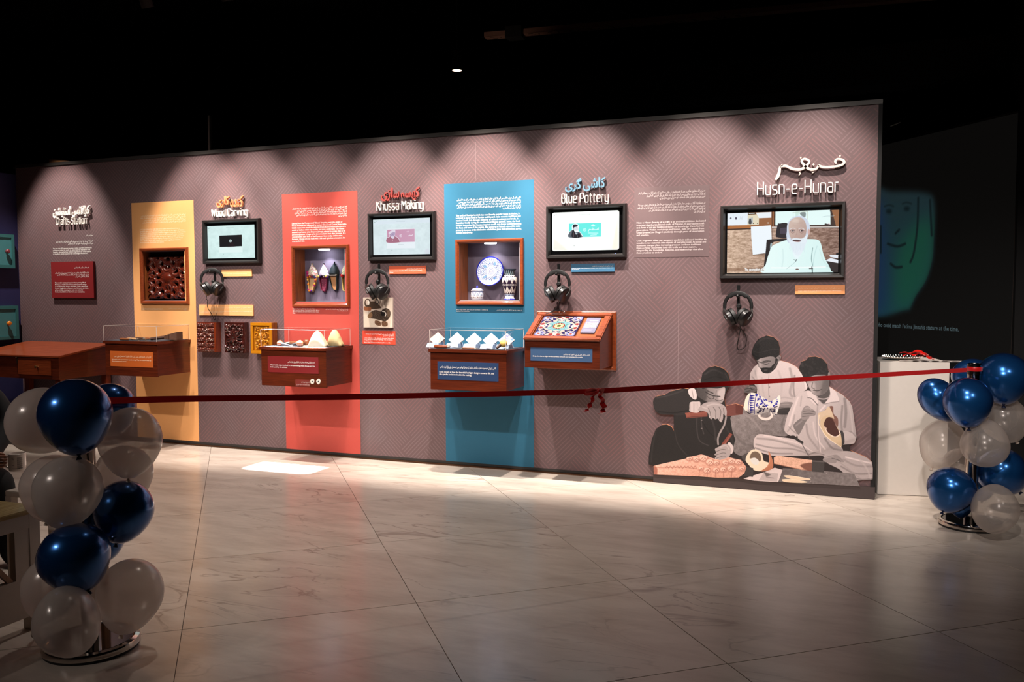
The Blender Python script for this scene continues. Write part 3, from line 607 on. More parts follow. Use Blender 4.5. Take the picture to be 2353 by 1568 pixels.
ptextr(t, ['کاشی گری کے ہنر نے ملتان میں گھر بنا لیا ہے۔ خیال کیا جاتا ہے کہ اس کی جڑیں فارسی اور وسط ایشیائی', 'روایات میں ہیں اور یہ صدیوں کے ثقافتی تبادلے اور تجارت کے ذریعے جنوبی ایشیا پہنچا۔ قرون وسطی', 'اور مغلیہ دور میں یہ مقامی طور پر پروان چڑھا۔ بعد میں مقامی کاریگروں نے فارسی نقش و نگار میں اس', 'خطے کے پھول اور پودے شامل کیے۔ نیلی مٹی کے برتن اپنے نیلے رنگ کی وجہ سے مشہور ہوئے جو پاکیزگی', 'اور خوبصورتی کی علامت ہے۔'], (1197, 450), (1197, 480), (1048, 456.5), Y, WHITETXT, bold=.012)
ptext(t, ['The craft of Kashigari, which has now found a popular home in Multan, is', 'believed to have roots in Persian and Central Asian ceramic traditions and', 'reached South Asia through centuries of cultural exchange and trade. It', 'flourished locally during the medieval and Mughal periods. Later, the local', 'artisans improvised the Persian-inspired motifs and design by incorporating', 'the flora and fauna of this region. Blue pottery in Pakistan earned its name', 'primarily because of the distinctive cobalt blue glaze that symbolises purity,', 'beauty, and divinity.'], (1047.5, 494), (1048, 538.5), (1198, 497), Y, WHITETXT, bold=.012)
ptext(t, ['Every cup, bottle, and vase you see here is crafted by', 'humans, not machines.'], (1048.5, 710.5), (1048.8, 717), (1121, 713), Y, WHITETXT, bold=.01)
ptextr(t, ['یہاں موجود ہر پیالہ بوتل اور گلدان انسانی ہاتھوں کا بنایا ہوا ہے'], (1200, 711), (1200, 715.5), (1141, 712), Y, WHITETXT, bold=.01)
# grey text panel beside the big screen, and the loose text under the first heading
x0, x1, z0, z1 = rect((1457,430.5),(1631,426),(1458,592),(1629,590), 0)
t = thing('text_panel', 'grey-brown text panel with white writing between blue pottery monitor and large television', 'panel', (x0, 0, z0)); put(MB().box(x0, x1, -.002, 0, z0, z1), 'printed_sheet', mat('taupe_print', (104, 84, 85), .55), t)
ptextr(t, ['حسنِ ہنر ایک دستاویزی نمائش ہے جس کا مقصد پاکستان کی روایتی دستکاریوں کو محفوظ کرنا ہے۔ یہ دستکاری کو فن', 'اور روزگار کی صورت میں دیکھتی ہے جس کی بنیاد نسل در نسل منتقل ہونے والے علم پر ہے۔ کارخانوں اور', 'گھروں میں یہ ہنر استاد سے شاگرد کو مشاہدے اور مشق کے ذریعے منتقل ہوتا ہے۔'], (1621, 434.5), (1621, 455), (1467, 438), Y, GRAYTXT, bold=.012)
ptextr(t, ['فن دستکاری کا آغاز تب ہوا جب ہمارے آباؤ اجداد نے اپنی مہارت سے خام مال کو روزمرہ کی چیزوں میں بدلا۔', 'جیسے جیسے سماجی اور معاشی تبدیلیاں ان روایات پر دباؤ ڈالتی ہیں حسنِ ہنر ان ہنروں اور ان کے بنانے والوں', 'کو محفوظ کرتا ہے تاکہ وہ علم اور تاریخ اور رشتے قائم رہیں جو ان روایات کو زندہ رکھتے ہیں', 'اور آگے بڑھاتے ہیں۔'], (1621, 462), (1621, 489), (1464, 467), Y, GRAYTXT, bold=.012)
ptext(t, ['Husn-e-Hunar (beauty of a craft) is an archival exhibition dedicated', 'to preserving the traditional crafts of Pakistan. It approaches craft', 'as a form of art and livelihood based on knowledge shared across', 'generations. Within workshops and homes, skills are passed from', 'Ustad (master) to Shagird (student), through years of observation', 'and practice.'], (1462.5, 510), (1463, 544), (1621.5, 511), Y, GRAYTXT, bold=.014)
ptext(t, ['Craft originated when our ancestors used their skills and intuition to', 'transform raw materials into objects of everyday need. As social and', 'economic changes place increasing pressure on these traditions,', 'Husn-e-Hunar documents both the crafts and their makers,', 'safeguarding the knowledge, histories, and relationships that allow', 'these practices to endure.'], (1462.5, 551.5), (1463, 584.5), (1623, 552), Y, GRAYTXT, bold=.014)
p = W(122, 588); t = thing('wall_text', 'white printed paragraph on the brown wall under the crafts heading', 'text', tuple(p))
ptextr(t, ['خوش آمدید ہنر گھر'], (213, 538.5), (213, 543), (198, 541), -.001, WHITETXT, bold=.012)
ptextr(t, ['اس جگہ آئیں اور خود ہنرمند بنیں۔ بچے اور والدین یہاں مل کر ہنر کو چھو سکتے', 'ہیں آزما سکتے ہیں اور بنا سکتے ہیں۔ مل کر سیکھیں'], (213, 550.5), (213, 561.5), (128, 554), -.001, WHITETXT, bold=.012)
ptext(t, ['Step into this DIY space to become a maker yourself. Children and', 'parents are invited to touch, try, and create the highlighted craft', 'together, discovering how skill and imagination can come together', 'to transform simple materials into a meaningful work of art.'], (121.5, 570), (122, 586.5), (210.5, 568.5), -.001, WHITETXT, bold=.014)
# maroon board (proud of the wall)
x0, x1, z0, z1 = rect((117,602.5),(214.5,600.5),(119,685.5),(215,684.5), -.03)
t = thing('activity_board', 'thick maroon activity board under the paragraph of white wall text', 'board', (x0, 0, z0)); put(MB().box(x0, x1, -.03, -.005, z0, z1), 'board', MAROON, t, bevel=.001); put(MB().box(x0+.05, x1-.05, -.006, 0, z0+.05, z1-.05), 'batten', BLACK, t)
ptextr(t, ['اس ماہ کی سرگرمی بلاک پرنٹنگ ہے'], (203.5, 612.5), (203.5, 617), (171, 614.5), -.031, WHITETXT, bold=.014)
ptextr(t, ['بلاک پرنٹنگ ایک روایتی طریقہ ہے جس میں کندہ شدہ مہروں سے کپڑے پر نقش چھاپے', 'جاتے ہیں۔ ایک سانچہ لیں اور اپنے تخیل کو اڑان دیں۔ یہاں آپ نقش اتار سکتے ہیں', 'اور رنگین کپڑا گھر لے جا سکتے ہیں۔'], (203.5, 624), (203.5, 638), (127, 626.5), -.031, WHITETXT, bold=.014)
ptext(t, ["This month's activity is based on block printing. Block", 'Printing is a traditional technique where carved stamps', 'or stencils imprint designs onto fabric. Grab a stencil and', 'let your imagination overpower you. Here, you can trace,', 'print, and play, creating your very own colourful', 'block-printed fabric to take home as a masterpiece.'], (126, 648.5), (126.5, 673.5), (202.5, 648), -.031, WHITETXT, bold=.016)
# small caption plates
def caption(tl, tr, bl, br, m, lb, ur, en, uc, ec, tm, y=-.012):
    x0, x1, z0, z1 = rect(tl, tr, bl, br, y); t = thing('caption_plate', lb, 'sign', (x0, 0, z0), 'caption plates on the brown wall'); put(MB().box(x0, x1, y, 0, z0, z1), 'plate', m, t)
    w, h = x1-x0, z1-z0
    text(t, [urdu(s) for s in ur], (x1-uc[1]*w, y-.0008, z0+uc[2]*h), (w*(uc[1]-uc[0]), 0, 0), (0, 0, h*(uc[3]-uc[2])), tm, align='RIGHT', bold=.01)
    text(t, en, (x0+ec[0]*w, y-.0008, z0+ec[2]*h), (w*(ec[1]-ec[0]), 0, 0), (0, 0, h*(ec[3]-ec[2])), tm, bold=.012)
    return t
ORL = mat('peach_print', (250, 182, 118), .55, var=.02)
caption((509,620),(578.3,618.5),(509.5,636),(578.3,635), ORL, 'small peach caption plate beside the headphones of the wood carving monitor', ['لکڑی کی کندہ کاری کے مراحل دیکھیں'], ['Listen to the master share the process of wood'], (.06,.5,.62,.74), (.04,.84,.3,.42), CREAMTXT)
caption((457,700.5),(581.3,700.5),(457.5,725),(582,726), ORL, 'long peach caption plate above the three carved wood boxes', ['مختلف لکڑی کے نمونوں کو چھو کر ان کی بناوٹ محسوس کریں'], ['Feel the texture of the carved samples, each block is made from', 'one of three kinds of wood'], (.03,.78,.66,.78), (.03,.98,.24,.42), CREAMTXT)
caption((894,612),(978.5,611),(894,630.5),(978.5,629), mat('coral_print', (226, 100, 66), .5, var=.02), 'small coral caption plate right of the headphones below the shoe making monitor'.replace('right of', 'beside'), ['استاد سے کھسہ بنانے کے عمل کے بارے میں سنیں'], ['Listen to a master artisan from Multan share the process of making', 'khussas.'], (.04,.52,.58,.76), (.02,.9,.16,.44), WHITETXT)
caption((1312,607.3),(1412,605),(1312.5,626),(1412,624), mat('steel_blue_print', (64, 116, 150), .5, var=.02), 'small steel blue caption plate beneath the blue pottery monitor', ['نیلی مٹی کے برتن بنانے والے استاد کی کہانی'], ['Listen to master artist Muhammad Mukhtiar share the process of design and', 'its techniques.'], (.03,.5,.6,.78), (.02,.95,.26,.5), WHITETXT)
caption((1827,655.5),(1941.5,655.5),(1827,676.5),(1941.5,676.5), mat('apricot_print', (232, 150, 92), .5, var=.02), 'apricot caption plate under the large television', ['حسنِ ہنر کے بارے میں مزید جاننے کے لیے یہ ویڈیو دیکھیں'], ['Watch a short film to learn about the history of the craft exhibition', 'and the makers we have met.'], (.05,.94,.6,.74), (.06,.93,.2,.42), CREAMTXT)
# shoe photograph board and the red caption under it
x0, x1, z0, z1 = rect((834.5,684),(901,684),(835.5,753),(901,753.5), -.025)
t = thing('photo_board', 'white board with a photograph of dark curled shoes, hung over a red caption', 'picture', (x0, 0, z0)); put(MB().box(x0, x1, -.025, 0, z0, z1), 'board', mat('foam_white', (222, 206, 190), .5), t)
def shoe_paint():
    def uv(x, y): return ((x-104)/(590-104)*360, (y-672)/(1168-672)*380)
    P = Paint(360, 380, (222, 205, 186), uv); P.k = .75
    P.poly([(100,670),(480,670),(470,830),(300,960),(100,900)], (168, 152, 140), .7, 25)
    def shoe(pts, heel, c): P.poly(pts, c); f = P.full(pts); P.noise(.25, 3, f); return f
    P.poly([(215,750),(300,740),(400,820),(395,850),(220,855)], (62, 46, 34)); P.noise(.05, 4)
    P.ellipse(180, 765, 56, 74, (70, 54, 42)); P.ellipse(178, 752, 34, 44, (186, 170, 156)); P.ellipse(196, 760, 16, 34, (236, 226, 214)); P.poly([(118,822),(165,828),(230,830),(234,884),(180,890),(118,880)], (132, 80, 52))
    b = [(180,965),(240,905),(320,878),(400,900),(440,860),(500,846),(550,880),(564,940),(540,1010),(470,1065),(390,1045),(290,1025),(190,1010)]; P.poly(b, (66, 52, 42)); f = P.full(b); P.noise(.35, 4, f)
    P.poly([(180,965),(235,915),(260,960),(230,1010),(190,1010)], (150, 112, 78), .8); P.ellipse(440, 930, 40, 50, (28, 22, 20)); P.line([(425,900),(470,910),(486,950),(470,980)], 10, (236, 226, 214)); P.ellipse(530, 930, 28, 60, (120, 98, 78), .6, 4)
    for c in ([(300,1055),(340,1052),(392,1075),(400,1130),(350,1135),(300,1105)], [(415,1070),(470,1062),(512,1085),(505,1140),(425,1142)]): P.poly(c, (112, 80, 58)); P.noise(.3, 3, P.full(c))
    return P
put(MB().add([(x0+.004, -.0256, z0+.004), (x1-.004, -.0256, z0+.004), (x1-.004, -.0256, z1-.004), (x0+.004, -.0256, z1-.004)], [(0,1,2,3)]), 'photograph', printmat('shoe_photograph', shoe_paint().image('shoe_photograph'), .4), t, uvf=lambda x, y, z: ((x-x0)/(x1-x0), (z-z0)/(z1-z0)))
caption((832.5,761),(908.5,760.5),(833.5,791.5),(908.5,791.5), mat('scarlet_print', (222, 74, 52), .5, var=.02), 'scarlet caption plate directly below the shoe photograph board', ['شاہی خاندان کے پہنے ہوئے کھسے کا ایک نادر نمونہ جو شہنشاہ', 'جہانگیر سے منسوب ہے'], ['A rare collection of the distinctly decorated Salim Shahi', 'shoes, named after Emperor Jahangir. It is also known', 'as a Mojari shoe.', 'Photo credit: Ministry and National Museum, UK.'], (.04,.9,.6,.82), (.04,.95,.06,.5), WHITETXT, -.003)

# ================================================================== RAISED HEADINGS
ORL3 = mat('orange_letter', (214, 136, 92), .4); RDL3 = mat('red_letter', (176, 78, 72), .4); BLL3 = mat('blue_letter', (116, 158, 180), .4); CRM3 = mat('cream_letter', (226, 208, 196), .4); WHT3 = mat('white_letter', (252, 246, 240), .35)
def sign(lb, en, etl, ebr, um, uw, utl, ubr, dep=.022, z=0):
    a, b = W(*etl, -.03), W(*ebr, -.03); t = thing('wall_heading', lb, 'sign', (a[0], 0, b[2]), 'raised headings on the brown wall')
    heading(t, en, a[0], b[0], b[2], a[2], WHT3, -.036, -.036+dep)
    tot = sum(len(w) for w in uw)
    if uw:
        c, d = W(*utl, -.03), W(*ubr, -.03); X = d[0]; full = d[0]-c[0]; gap = .045*full if len(uw) > 1 else 0; wts = [len(w) for w in uw]; S = sum(wts)
        hs = [1.0]*len(uw)
        for w, q in zip(uw, wts):
            wd = (full-gap*(len(uw)-1))*q/S; text(t, [urdu(w)], (X-wd, -.036+dep, d[2]), (wd, 0, 0), (0, 0, c[2]-d[2]), um, 'urdu_word', depth=dep, bold=.022); X -= wd+gap
    for k in range(3): x = a[0]+(b[0]-a[0])*(.1+.4*k); put(MB().cyl((x, -.02, (a[2]+b[2])/2), (x, .001, (a[2]+b[2])/2), .003, 6), 'mounting_pin', BLACK, t)
    return t
sign('white raised heading reading Crafts Station above the paragraph of wall text', 'Crafts Station', (129.5,501), (199.5,514), WHT3, ['کرافٹس', 'اسٹیشن'], (121.5,476), (206.5,498))
sign('raised heading reading Wood Carving with orange Urdu word above its monitor', 'Wood Carving', (486.5,482), (568.5,495), ORL3, ['کندہ', 'کاری'], (497.5,452), (559,475))
sign('raised heading reading Khussa Making with red Urdu word above its monitor', 'Khussa Making', (866,464), (972,480), RDL3, ['کھسہ', 'سازی'], (876,433), (964,459))
sign('raised heading reading Blue Pottery with pale blue Urdu word above its monitor', 'Blue Pottery', (1291,446), (1398,463), BLL3, ['کاشی', 'گری'], (1299,411), (1391,438))
a, b = W(1741, 419, -.03), W(1926, 441, -.03)
t = thing('wall_heading', 'large raised heading reading Husn-e-Hunar under flowing cream calligraphy', 'sign', (a[0], 0, b[2]), 'raised headings on the brown wall'); heading(t, 'Husn-e-Hunar', a[0], b[0], b[2], a[2], WHT3, -.036, -.012, wt=.10)
def cal(pts, ws, nm='calligraphy_stroke'):
    q = smooth_pts([(1600+x/3.484, 330+y/3.484) for x, y in pts], 5, False); w3 = [W(px, py, -.036) for px, py in q]; n = len(q)
    wl = [np.interp(i/(n-1), np.linspace(0, 1, len(ws)), ws)*.00098 for i in range(n)]; mb = MB(); stroke(mb, [(p[0], p[2]) for p in w3], wl, -.036, -.014); put(mb, nm, CRM3, t)
cal([(1122,160),(1112,140),(1132,122),(1170,130),(1184,150),(1160,172),(1100,184),(1020,188),(975,172)], [10,18,14,18,20,16,17,20,14])
cal([(978,172),(962,200),(920,208),(880,188),(850,155),(843,135),(868,121),(902,138),(893,165),(855,198),(815,208),(760,198),(715,178),(668,186)], [12,16,20,20,18,14,16,16,18,20,20,20,18,14])
cal([(670,184),(664,228),(652,262),(633,290)], [14,22,24,16])
for x, y in ((938,167), (684,176)):
    mb = MB(); p = W(1600+x/3.484, 330+y/3.484, -.036); r = .0095; mb.xprism([(p[0]-r, p[2]), (p[0], p[2]+r), (p[0]+r, p[2]), (p[0], p[2]-r)], -.036, -.014); put(mb, 'dot', CRM3, t)
cal([(838,122),(832,112),(840,108),(836,128)], [5,5,5,3], 'vowel_mark'); cal([(1152,108),(1146,98),(1155,94),(1150,114)], [5,5,5,3], 'vowel_mark'); cal([(822,232),(832,236),(828,246),(820,254)], [7,7,7,4], 'vowel_mark'); cal([(926,236),(936,230),(946,226)], [7,7,7], 'vowel_mark')
for px, py in ((1760,430), (1834,430), (1905,430), (1800,392), (1867,380), (1930,372)): p = W(px, py, -.02); put(MB().cyl((p[0], -.02, p[2]), (p[0], .001, p[2]), .003, 6), 'mounting_pin', BLACK, t)

# ================================================================== SCREENS
FRAMEB = mat('black_frame', (34, 31, 30), .35, var=.05); BEZEL = mat('bezel_black', (8, 8, 9), .12, var=0)
def moulding(parent, x0, x1, z0, z1, w, y0, m, name='frame', lip=.35, yb=0.0):
    """four mitred frame sides with a rounded profile; outer rect given, front at y0 (negative), back on the wall"""
    prof = [(0, yb), (0, y0*.72), (w*.18, y0), (w*.62, y0*.98), (w, y0*lip), (w, yb)]
    for side in range(4):
        mb = MB(); vs = []
        for end in (0, 1):
            for d, yy in prof:
                if side == 0: p = (x0+d if end == 0 else x1-d, yy, z1-d)
                elif side == 1: p = (x1-d, yy, z1-d if end == 0 else z0+d)
                elif side == 2: p = (x1-d if end == 0 else x0+d, yy, z0+d)
                else: p = (x0+d, yy, z0+d if end == 0 else z1-d)
                vs.append(p)
        n = len(prof); mb.add(vs, [tuple(range(n)), tuple(range(2*n-1, n-1, -1))]+[(i, i+n, (i+1) % n+n, (i+1) % n) for i in range(n)])
        put(mb, name, m, parent, smooth=True, angle=30)
def screen(lb, out, inn, paint, name, glow, y0=-.05, w=.036, kind='monitor', group='framed monitors with touch screens'):
    x0, x1, z0, z1 = rect(*out, y0); a0, a1, c0, c1 = rect(*inn, -.012)
    t = thing('wall_monitor' if kind == 'monitor' else 'television', lb, kind, (x0, 0, z0), group)
    moulding(t, x0, x1, z0, z1, w, y0, FRAMEB)
    put(MB().box(x0+w*.9, x1-w*.9, -.011, 0, z0+w*.9, z1-w*.9), 'bezel', BEZEL, t)
    put(MB().box(a0, a1, -.0125, -.010, c0, c1), 'display', printmat(name, paint.image(name), .3, glow), t, uvf=lambda x, y, z: ((x-a0)/(a1-a0), (z-c0)/(c1-c0)))
    return t, (x0, x1, z0, z1)
def scr_base(w, h, quad, bg, warm):
    (tlx, tly), (trx, try_), (blx, bly), (brx, bry) = quad
    def uv(x, y):   # crop-photo quad -> canvas (bilinear inverse, two Newton steps)
        u, v = .5, .5
        for _ in range(6):
            X = (1-u)*(1-v)*tlx+u*(1-v)*trx+(1-u)*v*blx+u*v*brx; Yv = (1-u)*(1-v)*tly+u*(1-v)*try_+(1-u)*v*bly+u*v*bry
            xu = (1-v)*(trx-tlx)+v*(brx-blx); xv = (1-u)*(blx-tlx)+u*(brx-trx); yu = (1-v)*(try_-tly)+v*(bry-bly); yv = (1-u)*(bly-tly)+u*(bry-try_)
            D = xu*yv-xv*yu; du = ((x-X)*yv-(y-Yv)*xv)/D; dv = (xu*(y-Yv)-yu*(x-X))/D; u += du; v += dv
        return u*w, v*h
    P = Paint(w, h, bg, uv); P.k = w/(trx-tlx); P.noise(.05, 40); P.noise(.03, 12)
    return P
def carets(P, pts, c=(90, 130, 110)):
    for x, y in pts: P.ellipse(x, y, 7, 9, c, .8)
Q = ((325,358),(1622,312),(330,1258),(1632,1238)); P = scr_base(440, 300, Q, (214, 240, 238), 0)
P.poly([(325,1258),(325,900),(420,1258)], (190, 216, 208), .6, 20); carets(P, ((368,424), (402,395)))
for k in range(8): P.ellipse(860+k*27, 400, 8, 7, (170, 190, 186), .8)
P.poly([(645,950),(1295,925),(1300,1085),(650,1095)], (228, 248, 246), 1, 3, False); P.poly([(660,620),(1280,595),(1284,915),(664,937)], (10, 12, 18), 1, 0, False); P.poly([(1150,620),(1270,610),(1270,700)], (44, 26, 16), .7, 12); P.poly([(880,930),(1000,760),(1100,920)], (34, 14, 22), .8, 14)
P.ellipse(967, 765, 38, 40, (220, 240, 240)); P.ellipse(967, 765, 26, 28, (16, 18, 24)); P.poly([(955,745),(990,765),(955,787)], (220, 240, 240), 1, 0, False)
for k in range(5): P.ellipse(925+k*22, 992, 7, 5, (186, 204, 202), .8)
P.ellipse(765, 1136, 10, 12, (150, 170, 170), .7)
screen('black framed monitor under the wood carving heading, small black video box on its pale page', ((463,506.5),(594,500.7),(464.5,608.5),(594.8,604)), ((476.8,520),(584.5,516),(477.5,594.5),(585.5,592.7)), P, 'wood_carving_page', .98)
Q = ((288,330),(1698,272),(315,1208),(1718,1172)); P = scr_base(480, 300, Q, (218, 234, 238), 0)
P.poly([(300,360),(1700,300),(1700,390),(310,450)], (222, 234, 244), .8, 3, False); carets(P, ((332,392), (368,366)), (60, 120, 90))
for k in range(9): P.ellipse(880+k*25, 360, 9, 8, (160, 176, 186), .9)
P.poly([(640,560),(1345,535),(1355,1030),(650,1045)], (236, 244, 250), .9, 3, False); P.poly([(650,578),(1330,552),(1338,872),(660,893)], (204, 150, 178), 1, 0, False, ((650,600),(1330,850),(206,160,186)))
man = [(655,893),(655,770),(720,740),(700,680),(690,650),(740,610),(820,580),(850,600),(845,720),(880,745),(930,780),(960,830),(975,885)]; P.poly(man, (170, 112, 132)); P.line(man[1:], 10, (238, 232, 244))
P.poly([(695,645),(750,605),(825,585),(852,605),(848,630),(770,650),(715,690)], (228, 216, 232)); P.poly([(725,690),(770,650),(845,640),(842,720),(820,790),(770,785),(735,740)], (178, 160, 190)); P.poly([(745,740),(830,745),(820,795),(770,790)], (222, 214, 232)); P.line([(780,690),(800,686)], 8, (120,100,136)); P.line([(820,684),(834,684)], 8, (120,100,136)); P.line([(790,820),(790,855)], 9, (226, 200, 216))
P.ellipse(993, 722, 34, 34, (240, 232, 244)); P.ellipse(993, 722, 25, 25, (200, 148, 176)); P.poly([(984,702),(1012,722),(984,742)], (240, 232, 244), 1, 0, False)
P.ellipse(1168, 625, 42, 14, (222, 190, 210), .8); P.ellipse(1170, 608, 16, 14, (222, 190, 210), .8); P.line([(1180,725),(1215,705),(1250,712),(1290,695),(1270,708)], 14, (240, 234, 244))
for k in range(6): P.ellipse(945+k*22, 940, 8, 6, (170, 182, 190), .8)
P.ellipse(780, 1088, 10, 10, (130, 140, 148), .7); P.ellipse(1650, 1120, 60, 80, (214, 214, 228), .5, 16)
screen('black framed monitor under the shoe making heading, pink video card on its pale page', ((843.3,491.3),(997,485),(844,600),(998,597.5)), ((856.5,505.5),(987,500),(859,587),(989,583.3)), P, 'shoe_making_page', .98)
Q = ((303,296),(1918,252),(303,1222),(1918,1200)); P = scr_base(560, 320, Q, (250, 255, 250), 0)
P.poly([(320,1210),(340,900),(700,1215)], (236, 232, 216), .7, 20); P.poly([(1900,1190),(1880,420),(1910,300),(1750,1180)], (240, 232, 208), .6, 20); carets(P, ((356,362), (398,336)), (90, 120, 100))
for k in range(8): P.ellipse(975+k*33, 342, 10, 9, (214, 226, 222), .9)
P.poly([(712,562),(1490,545),(1488,878),(712,892)], (104, 232, 224), 1, 0, False)
man = [(712,892),(712,772),(790,715),(790,650),(805,595),(870,568),(935,590),(950,660),(945,740),(1005,790),(1040,890)]; P.poly(man, (236, 246, 248)); P.line(man[1:], 12, (246, 255, 255))
P.poly([(715,890),(720,785),(800,720),(860,760),(900,760),(975,775),(1015,830),(1025,890)], (96, 104, 114)); P.poly([(790,890),(800,730),(835,720),(870,800),(905,830),(940,800),(960,770),(990,890)], (30, 30, 38)); P.poly([(870,770),(905,800),(890,830)], (210, 220, 226)); P.line([(960,790),(965,880)], 9, (70,40,52)); P.line([(830,780),(832,885)], 8, (110,84,90)); P.line([(740,820),(750,885)], 8, (60,66,76)); P.line([(915,840),(920,885)], 9, (130,138,146))
P.poly([(808,650),(812,600),(860,578),(910,592),(932,620),(895,640),(860,662),(830,665)], (32, 32, 44)); P.poly([(830,665),(900,640),(940,660),(942,730),(900,770),(855,745)], (214, 222, 228)); P.poly([(840,720),(900,725),(938,715),(930,760),(895,772),(855,750)], (240, 246, 250)); P.line([(884,668),(908,664)], 9, (90,96,108)); P.ellipse(826, 692, 12, 18, (130,136,146), .7, 3); P.line([(860,702),(880,722),(900,716)], 6, (150,158,168))
P.ellipse(1097, 716, 38, 37, (214, 255, 250)); P.ellipse(1097, 716, 27, 26, (104, 232, 224)); P.poly([(1086,694),(1120,716),(1086,738)], (214, 255, 250), 1, 0, False)
P.ellipse(1300, 618, 52, 16, (214, 255, 250)); P.ellipse(1300, 602, 26, 20, (214, 255, 250)); P.line([(1432,668),(1405,690),(1430,700),(1340,712),(1300,710),(1275,690),(1290,670),(1320,700),(1280,718),(1215,700),(1195,725),(1178,768)], 15, (226, 255, 252))
for y, x0_, x1_ in ((776, 1190, 1420), (801, 1190, 1420), (838, 1240, 1380)): P.line([(x0_, y+4), (x1_, y-4)], 11 if y < 830 else 16, (214, 255, 250), .95)
P.ellipse(842, 1097, 11, 11, (170, 180, 176), .8)
# rounded black corners of this display
for (cx, cy, sx, sy) in ((303,296,1,1), (1918,252,-1,1), (303,1222,1,-1), (1918,1200,-1,-1)):
    R = 46; arc = [(cx+sx*(R-R*math.cos(a)), cy+sy*(R-R*math.sin(a))) for a in np.linspace(0, PI/2, 8)]; P.poly([(cx-sx*20, cy-sy*20), (cx-sx*20, cy+sy*R)]+arc+[(cx+sx*R, cy-sy*20)], (5, 5, 6), 1, 0, False)
t, (x0, x1, z0, z1) = screen('black framed monitor under the blue pottery heading, turquoise video card on its cream page', ((1253.3,473.5),(1437.5,467.3),(1253.5,594.5),(1438,592.5)), ((1269,488.5),(1422.5,484),(1269,576.8),(1423,574.7)), P, 'blue_pottery_page', 1.1)
p = W(1414, 583, -.012); put(MB().ell((p[0], -.013, p[2]), .004, 8, 6), 'indicator_light', emit('led_blue', (150, 180, 255), 2.0), t)
